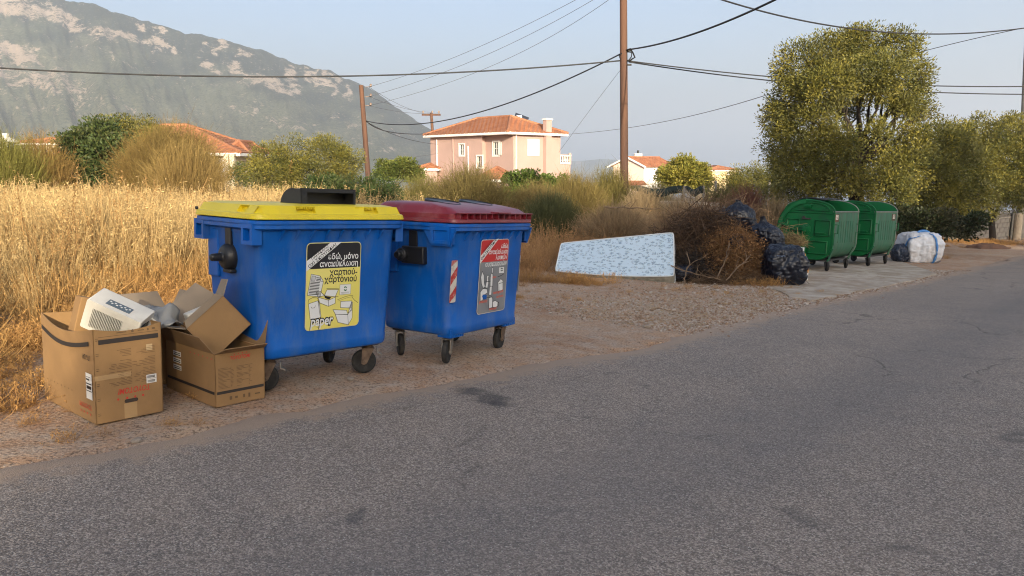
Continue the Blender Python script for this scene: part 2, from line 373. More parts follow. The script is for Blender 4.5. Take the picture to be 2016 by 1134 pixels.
# concrete slab under the green bins
mb = MB(); pts = [(x, y, plane_z(x, y) + .018) for x, y in PAD]
cx, cy = PAD.mean(0); fine_ = []
for i in range(len(PAD)):
    a, b = PAD[i], PAD[(i + 1) % len(PAD)]
    for k in range(8):
        p = a + (b - a) * k / 8; q = p + rng.normal(0, .035, 2); fine_.append(q)
mb.ring([[(x, y, plane_z(x, y) - .05) for x, y in fine_], [(x, y, plane_z(x, y) + .018) for x, y in fine_]])
tag(mb.build('concrete_slab', mat('concrete', (.47, .40, .32), .9, c2=(.30, .24, .18), scale=3.5, bump=.8, bscale=30, dirt=(.26, .18, .11), dscale=2.2, damt=1.0)), 'pale worn concrete slab under the green wheeled bins', None, None, 'structure')

# sea
me = MB(); me.poly([(-30000, 1200, SEA), (30000, 1200, SEA), (30000, 30000, SEA), (-30000, 30000, SEA)])
tag(me.build('sea', mat('sea_water', (.03, .07, .11), .25, bump=.3, bscale=.02)), 'calm hazy blue sea beyond the houses', None, None, 'structure')

# mountain
SKY_PX = [(-700, -120), (-300, -95), (-60, -62), (0, -48), (147, 2), (170, 20), (223, 27), (259, 40), (312, 54), (388, 78), (429, 83), (478, 96), (536, 109), (576, 127), (625, 141), (661, 147), (696, 165), (732, 179), (768, 201), (804, 228), (839, 250), (880, 276), (930, 300), (985, 318), (1060, 332), (1140, 345)]
su = np.array([p[0] for p in SKY_PX], float); sv = np.array([p[1] for p in SKY_PX], float)
NU, NT = 460, 190
mu = np.linspace(-700, 1140, NU); mt = np.linspace(0, 1.18, NT)
Mu, Mt = np.meshgrid(mu, mt)
ridge_v = np.interp(Mu, su, sv) + (fbm(Mu / 14, Mu * 0, 4, 5) - .47) * 9
foot_d = 900 + 0 * Mu; ridge_d = 2300 + 300 * np.clip((Mu - 300) / 700, 0, 1)
tt = np.clip(Mt, 0, 1)
dist = foot_d + (ridge_d - foot_d) * Mt
foot_v = 470.0
prof = tt ** .92
vv = foot_v + (ridge_v - foot_v) * prof
zz = CAMH - (vv - HOR) / FPX * dist
# spurs and gullies running down the slope, fading out at the crest line
rough_ = np.sin(np.pi * np.clip(tt, 0, 1)) ** .7
spur = (fbm(Mu / 95 + Mt * 1.6, Mt * 1.3, 5, 41) - .47)
zz += rough_ * (spur * 150 + (fbm(Mu / 22, Mt * 9, 4, 44) - .47) * 34 + (fbm(Mu / 6, Mt * 26, 3, 46) - .45) * 10) * np.clip((1000 - Mu) / 500, .15, 1)
zz = np.where(Mt > 1, zz - (Mt - 1) * 900, zz)
mx_ = (Mu - 1008) / FPX * dist
n0, n1 = Mu.shape; idx = np.arange(n0 * n1).reshape(n0, n1)
Fm = np.stack([idx[:-1, :-1], idx[:-1, 1:], idx[1:, 1:], idx[1:, :-1]], -1).reshape(-1, 4)
# bare rock patches
rock = np.zeros(Mu.shape)
pv = HOR - (zz - CAMH) / dist * FPX
for (u, v, ru, rv, sl_) in [(60, 22, 110, 30, .25), (150, 50, 55, 18, .3), (40, 110, 95, 22, .25), (-40, 90, 80, 40, .2), (260, 82, 60, 10, .25), (330, 100, 40, 10, .4), (235, 85, 25, 6, .3), (300, 70, 12, 8, .2), (340, 78, 12, 8, .2), (452, 104, 18, 8, .2), (490, 110, 14, 7, .4), (430, 138, 26, 7, .55), (500, 152, 38, 11, .55), (560, 172, 42, 11, .45), (590, 160, 20, 12, .6), (640, 165, 22, 14, .6), (655, 176, 24, 8, .7), (600, 140, 14, 6, .5), (660, 152, 20, 7, .6), (700, 185, 20, 6, .6), (295, 130, 60, 4, .15), (180, 110, 40, 4, .2), (340, 158, 40, 3, .1), (450, 185, 9, 4, .5), (90, 165, 120, 26, .15), (200, 200, 120, 18, .15), (60, 215, 110, 12, .1), (560, 240, 60, 12, .3), (320, 250, 120, 10, .12), (640, 265, 70, 8, .2), (500, 225, 60, 5, .2), (700, 240, 60, 9, .3), (760, 290, 60, 6, .2), (790, 265, 40, 6, .4)]:
    Mw = Mu + (fbm(Mu / 30, pv / 14, 4, 81) - .47) * 70; pw = pv + (fbm(Mu / 26, pv / 12, 4, 87) - .47) * 34
    d_ = ((Mw - u) / ru) ** 2 + ((pw - v - (Mw - u) * sl_) / rv) ** 2
    amp = (1.0 if v < 195 and rv > 5 else .42) * (.7 if v > 150 and u < 330 else 1)
    rock = np.maximum(rock, amp * np.clip(1.35 - d_, 0, 1))
m, t, NN, L, P_ = nodes_mat('mountain_slope')
tc = NN.new('ShaderNodeTexCoord').outputs['Object']; vc = NN.new('ShaderNodeVertexColor'); vc.layer_name = 'Col'
sepv = NN.new('ShaderNodeSeparateColor'); L.new(vc.outputs[0], sepv.inputs[0])
n1_ = N_noise(t, L, tc, .020, 9, .75, .8); n2_ = N_noise(t, L, tc, .13, 6, .8); n3_ = N_noise(t, L, tc, .004, 4, .6)
n1s = NN.new('ShaderNodeMath'); n1s.operation = 'MULTIPLY_ADD'; n1s.inputs[1].default_value = 3.0; n1s.inputs[2].default_value = -1.5; L.new(n1_, n1s.inputs[0])
ad = NN.new('ShaderNodeMath'); ad.operation = 'MULTIPLY_ADD'; ad.inputs[1].default_value = .62; L.new(sepv.outputs[0], ad.inputs[0]); L.new(n1s.outputs[0], ad.inputs[2])
n2s = NN.new('ShaderNodeMath'); n2s.operation = 'MULTIPLY_ADD'; n2s.inputs[1].default_value = 2.6; n2s.inputs[2].default_value = -1.3; L.new(n2_, n2s.inputs[0])
ad2 = NN.new('ShaderNodeMath'); ad2.operation = 'ADD'; L.new(n2s.outputs[0], ad2.inputs[0]); L.new(ad.outputs[0], ad2.inputs[1])
veg = N_mix(t, L, N_ramp(t, L, n3_, [(.35, 0.0), (.65, 1.0)]), (.098, .112, .068), (.15, .15, .098))
veg = N_mix(t, L, N_ramp(t, L, n2_, [(.42, .85), (.5, 0.0)]), veg, (.03, .044, .026))
veg = N_mix(t, L, sepv.outputs[1], veg, (.018, .030, .024))
veg = N_mix(t, L, N_ramp(t, L, n2_, [(.56, 0.0), (.62, .4)]), veg, (.34, .28, .20))
c = N_mix(t, L, N_ramp(t, L, ad2.outputs[0], [(.42, 0.0), (.54, 1.0)]), veg, N_mix(t, L, n2_, (.30, .22, .16), (.52, .42, .33)))
L.new(c, P_.inputs['Base Color']); P_.inputs['Roughness'].default_value = 1; P_.inputs['Specular IOR Level'].default_value = 0
L.new(N_bump(t, L, n2_, .7, 6), P_.inputs['Normal'])
mo = npmesh('mountain', np.stack([mx_, dist, zz], -1).reshape(-1, 3), Fm, m, smooth=True, col=np.stack([rock.ravel(), (np.clip(1.25 - (pv - ridge_v) / 95 + (fbm(Mu / 40, pv / 18, 4, 91) - .47) * 2.2, 0, 1) * (1 - .6 * np.clip((80 - Mu) / 120, 0, 1))).ravel() * .95, 0 * rock.ravel()], -1)); tag(mo, 'long hazy mountain slope with pale rock patches', None, None, 'structure')
# headland across the bay
hu = np.linspace(1060, 1330, 90); ht = np.linspace(0, 1.3, 30); Hu, Ht = np.meshgrid(hu, ht)
hv = np.interp(Hu, [1060, 1110, 1150, 1180, 1210, 1240, 1290, 1330], [325, 318, 316, 313, 314, 322, 338, 348])
hd = 5200 + 900 * Ht; hz = CAMH - ((348 + (hv - 348) * np.clip(Ht, 0, 1) ** .8) - HOR) / FPX * hd + (fbm(Hu / 9, Ht * 5, 4, 61) - .47) * 45 * np.sin(np.pi * np.clip(Ht, 0, 1))
hz = np.where(Ht > 1, hz - (Ht - 1) * 500, hz)
n0, n1 = Hu.shape; idx = np.arange(n0 * n1).reshape(n0, n1); Fh = np.stack([idx[:-1, :-1], idx[:-1, 1:], idx[1:, 1:], idx[1:, :-1]], -1).reshape(-1, 4)
rk = np.clip((fbm(Hu / 16, Ht * 3, 4, 63) - .47) * 4, 0, 1)
tag(npmesh('headland_hill', np.stack([(Hu - 1008) / FPX * hd, hd, hz], -1).reshape(-1, 3), Fh, m, smooth=True, col=np.stack([rk.ravel(), 0 * rk.ravel(), 0 * rk.ravel()], -1)), 'low pale headland across the bay', None, None, 'structure')

# ------------------------------------------------------------------ text
_tc = {}
def text2(body, size=1.0, bold=0.0, shear=0.0, align='LEFT', sx=1.0, spacing=1.0, line=1.0):
    k = (body, size, bold, shear, align, sx, spacing, line)
    if k in _tc: return _tc[k]
    cu = bpy.data.curves.new('t', 'FONT'); cu.body = body; cu.size = size; cu.offset = bold; cu.shear = shear; cu.align_x = align; cu.space_character = spacing; cu.space_line = line; cu.resolution_u = 3
    o = bpy.data.objects.new('t', cu); COL.objects.link(o); bpy.context.view_layer.update()
    me = bpy.data.meshes.new_from_object(o.evaluated_get(bpy.context.evaluated_depsgraph_get()))
    r = ([(v.co.x * sx, v.co.y) for v in me.vertices], [tuple(p.vertices) for p in me.polygons])
    bpy.data.objects.remove(o); bpy.data.curves.remove(cu); bpy.data.meshes.remove(me); _tc[k] = r; return r

# ------------------------------------------------------------------ wheeled bins
BLUE = mat('blue_plastic', (.001, .098, .41), .40, spec=.35, var=.22, scale=2.2, bump=.06, bscale=60, dirt=(.10, .15, .24), dscale=3.0, damt=.5, dst=(2.5, 2.5, .7))
YEL = mat('yellow_plastic', (.72, .56, .012), .42, var=.1, scale=3, dirt=(.40, .30, .05), dscale=6, damt=.35)
REDP = mat('red_plastic', (.20, .014, .024), .36, var=.15, scale=3, dirt=(.34, .16, .16), dscale=5, damt=.45)
BLK = mat('black_plastic', (.012, .012, .013), .45, bump=.05)
RUB = mat('rubber', (.016, .015, .014), .8, var=.4, scale=20, dirt=(.10, .08, .06), dscale=14, damt=.5)
RUST = mat('rusty_steel', (.17, .115, .075), .75, c2=(.07, .04, .025), scale=18, bump=.2)
ZINC = mat('zinc_steel', (.30, .285, .26), .5, c2=(.22, .18, .14), scale=25, metal=.5)
DKST = mat('dark_steel', (.03, .028, .027), .7)
PW = mat('print_white', (.70, .70, .68), .45); PK = mat('print_black', (.012, .012, .014), .4); PY = mat('print_yellow', (.70, .58, .06), .45, c2=(.74, .66, .18), scale=1.5, detail=1)
PR = mat('print_red', (.50, .022, .02), .45); PG = mat('print_grey', (.17, .175, .185), .45, c2=(.24, .245, .25), scale=3); PGR = mat('print_green', (.01, .12, .04), .45)
PCR = mat('print_cream', (.60, .56, .48), .55, dirt=(.3, .2, .15), dscale=18, damt=.7); PRW = mat('reflective_red', (.42, .028, .02), .5, dirt=(.55, .45, .4), dscale=22, damt=.7)

def caster(parent, loc, ang, wr=.1, brake=True, steel=RUST, top=.25, width=.05):
    """ang: direction (degrees, in the bin's frame) the wheel rolls in"""
    a = R(ang); dx, dy = math.cos(a), math.sin(a); ax = Vector((-dy, dx, 0)); fw = Vector((dx, dy, 0)); Z = Vector((0, 0, 1))
    hub = fw * -.035 + Z * wr
    mb = MB(); mb.box((0, 0, top - .006), (.11, .11, .012)); rt = Matrix((ax, fw, Z)).transposed()
    mb.lathe([(.035, 0), (.042, .012), (.03, .03)], Matrix.Translation((0, 0, top - .042)), 14)
    for s in (-1, 1):
        o_ = ax * (s * (width / 2 + .012))
        pts = [o_ + Z * (top - .035) + fw * .045, o_ + Z * (top - .035) - fw * .05, o_ + hub - fw * .022 - Z * .015, o_ + hub - Z * .022, o_ + hub + fw * .022 - Z * .012]
        th = ax * .005
        mb.ring([[p - th for p in pts], [p + th for p in pts]])
    mb.box(Z * (top - .038), (width + .03, .095, .006), rt)
    mb.tube([hub - ax * (width / 2 + .025), hub + ax * (width / 2 + .025)], .012, 8)
    c = mb.build('caster', steel, parent, smooth=35, loc=loc)
    M_ = Matrix.Translation(hub) @ Matrix((fw, Z, ax)).transposed().to_4x4()
    h = width / 2
    MB().lathe([(wr * .62, -h * .8), (wr * .80, -h), (wr * .95, -h * .8), (wr, -h * .3), (wr, h * .3), (wr * .95, h * .8), (wr * .80, h), (wr * .62, h * .8)], M_, 26).build('tyre', RUB, c, smooth=30)
    MB().lathe([(.012, -h * .95), (wr * .25, -h * .95), (wr * .3, -h * .5), (wr * .63, -h * .5), (wr * .63, h * .5), (wr * .3, h * .5), (wr * .25, h * .95), (.012, h * .95)], M_, 18).build('wheel_rim', DKST, c, smooth=30)
    if brake:
        b = MB(); q = fw * .075
        b.box(q + Z * (top - .06), (.045, .012, .05), rt); b.box(q + fw * .018 + Z * (top - .088), (.05, .045, .012), rt @ Matrix.Rotation(R(-25), 3, 'X'))
        b.build('brake_pedal', ZINC, c, bevel=.003)
    return c

def poster(root, O, U, V, w, h, kind):
    N = Vector(U).cross(Vector(V)).normalized(); O = Vector(O); U = Vector(U); V = Vector(V)
    lay = lambda k: O + N * (.0012 * k)
    yel = kind == 'paper'
    if yel: x0, x1, tl, tr, bl, br = 52, 686, 70, 38, 1070, 955
    else: x0, x1, tl, tr, bl, br = 90, 472, 95, 65, 1055, 1000
    def pm(x, y):
        s = (x - x0) / (x1 - x0)
        if not yel and y > 380: s = (x - (x0 - 14 * (y - 380) / 675)) / ((x1 - 44 * (y - 380) / 620) - (x0 - 14 * (y - 380) / 675))
        a = tl + (tr - tl) * s; b = bl + (br - bl) * s
        return (s * w, (1 - (y - a) / (b - a)) * h)
    r = .05 * w
    def rr(ins):
        return [(p.x, p.y) for p in rrect(w - 2 * ins, h - 2 * ins, r + .012 - ins, 0, 5, w / 2, h / 2)]
    mb = MB(); mb.prism(rr(0), lay(1), U, V, .001)
    back = mb.build('poster', PCR if not yel else mat('print_pale_yellow', (.66, .60, .25), .45), root)
    def flat(pts, k, mat_, name='print_area', px=True):
        b = MB(); b.poly([lay(k) + U * q[0] + V * q[1] for q in ([pm(*p) for p in pts] if px else pts)]); return b.build(name, mat_, back)
    def clip(y0, y1):   # part of the rounded outline between two heights
        pts = [(p[0], min(max(p[1], y0), y1)) for p in rr(.006)]; return pts
    split = pm(370, 338)[1] if yel else pm(280, 365)[1]
    flat(clip(split, h), 2, PK if yel else PR, px=False); flat(clip(0, split), 2, PY if yel else PG, px=False)
    class D:
        def __init__(s): s.f = MB(); s.l = MB()
    d = D()
    def shape(pts, lw=4.0):
        q = [Vector(pm(*p)) for p in pts]
        d.f.poly([lay(3) + U * p.x + V * p.y for p in q])
        line(pts + [pts[0]], lw)
    def line(pts, lw=4.0):
        q = [Vector(pm(*p)) for p in pts]; hw = lw * w / (x1 - x0) / 2
        for a, b in zip(q[:-1], q[1:]):
            dd = (b - a)
            if dd.length < 1e-6: continue
            dd.normalize(); n = Vector((-dd.y, dd.x)) * hw; e = dd * hw * .6
            d.l.poly([lay(4) + U * p.x + V * p.y for p in (a - e - n, b + e - n, b + e + n, a - e + n)])
    def text(body, xa, xb, yb, size, mat_, k=3, bold=.02, shear=0, ang=0.0, name='lettering', yb2=None):
        t2 = text2(body, 1.0, bold, shear); xs = [p[0] for p in t2[0]]; lo, hi = min(xs), max(xs)
        A = Vector(pm(xa, yb)); B = Vector(pm(xb, yb if yb2 is None else yb2)); e = (B - A); wd = e.length; e.normalize(); n = Vector((-e.y, e.x))
        sz = size * h / (bl - tl)
        q = [A + e * ((p[0] - lo) / (hi - lo) * wd) + n * (p[1] * sz) for p in t2[0]]
        b = MB(); b.text(([(p.x, p.y) for p in q], t2[1]), lay(k), U, V); b.build(name, mat_, back)
    if yel:
        flat([(52, 275), (320, 57), (448, 48), (80, 365), (53, 388)], 3, PW)
        text('ΠΑΡΑΚΑΛΩ', 118, 296, 262, 50, PK, 4, .0, yb2=108)
        text('ΟΧΙ ΣΚΟΥΠΙΔΙΑ!', 85, 388, 352, 50, PK, 4, .015, yb2=88)
        text('εδώ, μόνο', 295, 652, 244, 96, PW, 3, .018, yb2=222); text('ανακύκλωση', 202, 650, 333, 96, PW, 3, .018, yb2=298)
        text('χαρτιού-', 315, 645, 418, 96, PK, 3, .024, yb2=394); text('χαρτὸνιού', 258, 640, 503, 96, PK, 3, .024, yb2=470)
        shape([(108, 415), (208, 432), (246, 492), (212, 668), (70, 655)]); line([(208, 432), (214, 490), (246, 492)])
        shape([(118, 436), (158, 438), (148, 492), (110, 490)], 3)
        for i in range(12):
            y = 452 + i * 17; xl = 168 if i < 3 else 104 - (i - 3) * 2.4; xr = 208 - (i * 1.5 if i > 2 else 0)
            line([(xl, y), (xr, y + 4)], 7)
        shape([(190, 672), (312, 700), (312, 768), (212, 735)]); shape([(312, 700), (390, 660), (390, 730), (312, 768)])
        b = MB(); b.poly([lay(5) + U * pm(*p)[0] + V * pm(*p)[1] for p in ((262, 652), (340, 662), (318, 692), (266, 676))]); b.build('print_area', PK, back)
        shape([(262, 650), (290, 582), (422, 575), (388, 656)]); line([(285, 570), (424, 565), (422, 580)]); shape([(168, 618), (214, 603), (262, 650), (188, 668)])
        line([(388, 656), (424, 654)])
        shape([(84, 752), (190, 710), (222, 900), (108, 930)]); shape([(190, 710), (208, 742), (230, 890), (222, 900)]); line([(80, 745), (84, 705), (130, 678), (185, 680), (202, 735)]); line([(112, 782), (122, 798), (155, 792), (162, 768)])
        shape([(395, 852), (545, 846), (556, 960), (430, 942)]); shape([(545, 846), (598, 770), (600, 880), (556, 960)]); shape([(365, 802), (528, 800), (548, 848), (396, 852)]); shape([(455, 705), (588, 692), (592, 770), (455, 775)]); shape([(588, 700), (600, 708), (596, 790), (550, 830)])
        shape([(440, 518), (572, 506), (570, 615), (440, 632)], 2)
        line([(415, 690), (500, 652), (560, 634), (600, 632)], 3); line([(420, 704), (520, 664), (605, 640)], 2); line([(590, 650), (622, 682), (664, 706)], 4)
        g = MB()
        for a0 in (20, 200):
            pts = [(505 + 20 * math.cos(R(a0 + i * 14)), 560 - 26 * math.sin(R(a0 + i * 14))) for i in range(11)]
            for p, q_ in zip(pts[:-1], pts[1:]):
                f_ = .52; c_ = (505, 560); ins = lambda z: (c_[0] + (z[0] - c_[0]) * f_, c_[1] + (z[1] - c_[1]) * f_)
                g.poly([lay(5) + U * pm(*z)[0] + V * pm(*z)[1] for z in (p, q_, ins(q_), ins(p))])
        g.build('emblem', PGR, back); line([(455, 606), (555, 594)], 2.5); line([(460, 616), (552, 604)], 2)
        text('paper', 100, 378, 1012, 165, PK, 5, .10, .15, yb2=962); text('paper', 108, 370, 1008, 160, PW, 6, .018, .15, yb2=960)
    else:
        flat([(92, 300), (262, 85), (322, 70), (100, 385), (92, 400)], 3, PW)
        text('ΠΑΡΑΚΑΛΩ', 128, 232, 268, 50, PK, 4, 0, yb2=120); text('ΟΧΙ ΣΚΟΥΠΙΔΙΑ!', 108, 290, 355, 50, PK, 4, .03, yb2=92)
        text('εδώ,', 362, 462, 190, 86, PW, 3, .016, yb2=188); text('ανακύκλωση', 198, 458, 275, 86, PW, 3, .016, yb2=257); text('λοιπών', 296, 456, 340, 86, PW, 3, .016, yb2=330); text('συσκευασιών', 160, 455, 436, 86, PW, 3, .016, yb2=405)
        shape([(345, 440), (420, 430), (416, 515), (345, 520)], 2)
        b = MB()
        for a0 in (20, 200):
            pts = [(383 + 17 * math.cos(R(a0 + i * 14)), 468 - 22 * math.sin(R(a0 + i * 14))) for i in range(11)]
            for p, q_ in zip(pts[:-1], pts[1:]):
                ins = lambda z: (383 + (z[0] - 383) * .5, 468 + (z[1] - 468) * .5)
                b.poly([lay(5) + U * pm(*z)[0] + V * pm(*z)[1] for z in (p, q_, ins(q_), ins(p))])
        b.build('emblem', PK, back)
        shape([(250, 445), (264, 445), (262, 515), (246, 515)]); shape([(240, 520), (258, 518), (264, 560), (262, 685), (232, 685), (232, 570)]); shape([(226, 688), (256, 684), (250, 800), (218, 800)])
        shape([(108, 570), (122, 495), (146, 545), (152, 640), (165, 690), (140, 712), (118, 650)]); shape([(108, 760), (140, 715), (190, 720), (200, 770), (150, 800), (140, 870), (112, 875)])
        shape([(182, 560), (190, 545), (212, 545), (204, 575), (208, 650), (196, 712), (166, 700), (184, 620)])
        shape([(332, 640), (372, 590), (400, 612), (402, 738), (340, 752)]); line([(345, 652), (398, 640)]); line([(345, 652), (352, 750)])
        shape([(222, 835), (258, 822), (266, 850), (264, 965), (222, 975)]); shape([(268, 890), (300, 870), (345, 905), (340, 950), (300, 965), (270, 960)]); line([(330, 925), (345, 895), (350, 930), (335, 955), (330, 925)], 5)
        line([(152, 632), (235, 620)]); line([(185, 835), (255, 828)])
        text('glass', 255, 310, 585, 46, mat('print_red_light', (.62, .13, .08), .5), 4, .02, .2, yb2=575); text('plastic', 98, 200, 905, 52, MATS['print_red_light'], 4, .02, .2, yb2=890); text('metal', 225, 320, 1000, 52, MATS['print_red_light'], 4, .02, .2, yb2=985)
        text('tetrapack', 272, 410, 790, 52, MATS['print_red_light'], 4, .02, .2, yb2=760); text('cartons', 315, 408, 840, 50, MATS['print_red_light'], 4, .02, .2, yb2=820)
        line([(330, 565), (380, 545), (418, 522)], 5)
        # torn corner showing the blue plastic
        flat([(140, 790), (190, 800), (186, 850), (150, 858), (132, 820)], 5, BLUE, 'torn_patch')
    d.f.build('print_drawing', PW, back); d.l.build('print_outline', PK, back)
    return back

def blue_bin(mw, W, D, zr, label, kind):
    root = empty('recycling_bin', label, 'bin', mw=mw)
    zb = .252; bx_t, by_t, bx_b, by_b = W - .10, D - .10, W - .2, D - .18
    mb = MB(); rg = []
    def sec(z, k=0):
        f = (z - zb) / (zr - .06 - zb); return rrect(bx_b + (bx_t - bx_b) * f - 2 * k, by_b + (by_t - by_b) * f - 2 * k, .10 - k, z, 7)
    rg = [sec(zb, .03), sec(zb + .012, .008), sec(zb + .03, 0), sec(zb + .085, 0), sec(zb + .095, .004), sec(zr - .10, .004), sec(zr - .09, 0), sec(zr - .062, 0)]
    body = mb.ring(rg).build('body', BLUE, root, smooth=28)
    # rim flange
    mb = MB(); mb.ring([rrect(W - .09, D - .09, .1, zr - .075, 7), rrect(W - .03, D - .03, .1, zr - .065, 7), rrect(W - .012, D - .012, .1, zr - .058, 7), rrect(W - .012, D - .012, .1, zr - .034, 7), rrect(W, D, .1, zr - .026, 7), rrect(W, D, .1, zr - .004, 7), rrect(W - .01, D - .01, .1, zr, 7)])
    mb.build('rim', BLUE, root, smooth=25)
    # gussets under the front rim and along the sides
    fy = lambda z: -(by_b + (by_t - by_b) * (z - zb) / (zr - .06 - zb)) / 2
    for i in range(8):
        x = -W / 2 + .23 + i * (W - .46) / 7; sl = -.02
        g = MB(); zt = zr - .07
        g.ring([[(x + s * .004 + q[1], q[0], q[2]) for q in ((fy(zt) - .045, 0, zt), (fy(zt) + .004, 0, zt), (fy(zt - .085) + .004, sl, zt - .085))] for s in (-1, 1)])
        g.build('gusset', BLUE, root)
    # lifting pockets at both ends
    for sx in (-1, 1):
        for y in ((-D / 2 + .13, D / 2 - .10) if kind == 'yellow' else (-D / 2 + .16,)):
            f = MB(); X = sx * (W / 2 - .035); U_ = Vector((0, sx, 0)); wd = .15 if kind == 'yellow' else .2
            o_ = Vector((X + sx * .033, y - sx * wd / 2, zr - .172))
            f.panel(o_, U_, Vector((0, 0, 1)), wd, .15, [(.028, .028, wd - .028, .115, .045)])
            a, b = o_, o_ + U_ * wd; dz = Vector((0, 0, .15)); ins = Vector((-sx * .075, 0, 0))
            f.poly([a, a + ins, b + ins, b]); f.poly([a, a + dz, a + dz + ins, a + ins]); f.poly([b, b + ins, b + dz + ins, b + dz])
            f.build('lifting_pocket', BLUE, root, weld=True)
        if kind != 'yellow':   # sloping skirt that joins pocket and rim
            f = MB(); X = sx * (W / 2 - .018); y = -D / 2 + .16
            f.prism([(-.2, .15), (-.1, 0), (.1, 0), (.15, .15)] if sx < 0 else [(-.15, .15), (-.1, 0), (.1, 0), (.2, .15)], (X, y, zr - .19), (0, sx, 0), (0, 0, 1), .02); f.build('pocket_skirt', BLUE, root)
    # trunnions on both ends with their straps
    for sx in (-1, 1):
        X = sx * (W / 2 - .075); zc = zr - .285
        st = MB(); st.box((X + sx * .022, -.0, zr - .15), (.022, .085, .17)); st.build('trunnion_strap', BLK, root, bevel=.003)
        t_ = MB(); M_ = Matrix.Translation((X - sx * .01, 0, zc)) @ Matrix.Rotation(R(90 * sx), 4, 'Y')
        if kind == 'yellow': t_.lathe([(.10, 0), (.102, .03), (.095, .06), (.075, .085), (.05, .09), (.03, .092), (.027, .17), (.02, .175)], M_, 22); t_.box((X + sx * .03, -.02, zc - .1), (.05, .12, .03))
        else: t_.box((X + sx * .02, -.02, zc), (.085, .24, .15)); t_.lathe([(.06, 0), (.058, .10), (.035, .105), (.032, .15)], Matrix.Translation((X, .08, zc)) @ Matrix.Rotation(R(90 * sx), 4, 'Y'), 18)
        t_.build('trunnion', BLK, root, smooth=40, bevel=.008)
        v = MB(); v.box((sx * (bx_t / 2 - .018), D / 2 - .22, zr - .27), (.03, .16, .36)); v.build('side_panel', BLUE, root, bevel=.01)
    # steel underframe
    u_ = MB(); u_.box((0, -by_b / 2 + .12, zb - .008), (bx_b - .1, .06, .02)); u_.box((0, by_b / 2 - .12, zb - .008), (bx_b - .1, .06, .02)); u_.build('underframe', DKST, root)
    cx, cy = bx_b / 2 - .12, by_b / 2 - .12
    if kind == 'yellow':
        for x, y, a, bk in ((-cx, -cy, -30, True), (cx, -cy, -32, True), (-cx, cy, 20, False), (cx, cy, 35, False)): caster(root, (x, y, 0), a, brake=bk, steel=RUST)
    else:
        for x, y, a, bk in ((-cx, -cy, 22, True), (cx, -cy, 8, False), (-cx, cy, 50, False), (cx, cy, -20, False)): caster(root, (x, y, 0), a, brake=bk, steel=ZINC if x < 0 else RUST)
    # foot blocks over the casters
    if kind != 'yellow':
        for x in (-cx, cx):
            f = MB(); f.box((x, -cy - .03, zb + .02), (.2, .14, .075))
            for i in range(6): f.box((x - .085 + i * .034, -cy - .102, zb + .02), (.008, .012, .07))
            f.build('foot_block', BLUE, root, bevel=.006)
    # lid
    z0 = zr + .006
    if kind == 'yellow':
        li = MB(); sk = .036
        li.ring([rrect(W + .0, D + .004, .09, z0, 7), rrect(W + .006, D + .01, .09, z0 + .004, 7), rrect(W - .006, D, .09, z0 + sk, 7), rrect(W - .03, D - .024, .08, z0 + sk + .006, 7)], cap1=True)
        zt = z0 + .098; b0 = (W / 2 - .02, D / 2 - .016); t0 = (W / 2 - .062, D / 2 - .058); zbm = z0 + sk
        bq = [Vector((sx * b0[0], sy * b0[1], zbm)) for sx, sy in ((-1, -1), (1, -1), (1, 1), (-1, 1))]; tq = [Vector((sx * t0[0], sy * t0[1], zt)) for sx, sy in ((-1, -1), (1, -1), (1, 1), (-1, 1))]
        ch = .05
        for i in range(4):
            j = (i + 1) % 4; e = (bq[j] - bq[i]).normalized()
            A, B, Cc, Dd = bq[i] + e * ch, bq[j] - e * ch, tq[j] - e * ch, tq[i] + e * ch
            U_ = (B - A).normalized(); h_ = ((Dd - A) - U_ * (Dd - A).dot(U_)); hh = h_.length; V_ = h_.normalized(); wd = (B - A).length
            rec = []
            if i == 0: rec = [(wd * .225, .014, wd * .355, hh - .006, .03), (wd * .72, .014, wd * .83, hh - .006, .03)]
            if i in (1, 3): rec = [(wd * .70, .012, wd * .86, hh - .006, .028)] if i == 3 else [(wd * .14, .012, wd * .3, hh - .006, .028)]
            if i in (0, 2):
                li.panel(A, U_, V_, wd, hh, rec)
            else:
                li.poly([A, B, Cc, Dd]) if not rec else li.panel(A, U_, V_, wd, hh, rec)
            e2 = (bq[(j + 1) % 4] - bq[j]).normalized()
            li.poly([B, bq[j] + e2 * ch, tq[j] + e2 * ch, Cc])
        tp = []
        for i in range(4):
            j = (i + 1) % 4; e = (tq[j] - tq[i]).normalized(); eb = (bq[j] - bq[i]).normalized(); tp += [tq[i] + eb * ch, tq[j] - eb * ch]
        zc = [p + (Vector((0, 0, p.z)) - p) * .1 + Vector((0, 0, .012)) for p in tp]
        li.ring([tp, zc], cap0=False)
        lid = li.build('lid', YEL, root, smooth=28, bevel=.004)
        for k, fx in enumerate((.29, .75)):   # combed top edge of the grip recesses
            for i in range(12):
                q = MB(); q.box((-W / 2 + .09 + fx * (W - .2) - .08 + i * .0145, -(D / 2 - .052), zt - .014), (.006, .012, .02)); q.build('grip_rib', YEL, lid)
        for sx in (-1, 1):
            q = MB(); q.lathe([(.012, 0), (.012, .015)], Matrix.Translation((sx * (W / 2 - .03), D / 2 - .03, z0 + .05)) @ Matrix.Rotation(R(90 * sx), 4, 'Y'), 12); q.build('hinge_pin', DKST, lid, smooth=40)
        # black paper-slot hood on the lid, open to the front
        ho = MB(); hw, x_c = .245, .06; y0, y1, zt2, zl = -.27, .02, zt + .125, zt - .01
        prof = [(y0, zt2 - .004), (y0 + .06, zt2)] + [(y0 + .12 + (y1 - y0 - .12) * math.sin(R(a)), zl + (zt2 - zl) * math.cos(R(a))) for a in range(0, 91, 10)]
        th = .012
        outer = [Vector((0, p[0], p[1])) for p in prof]
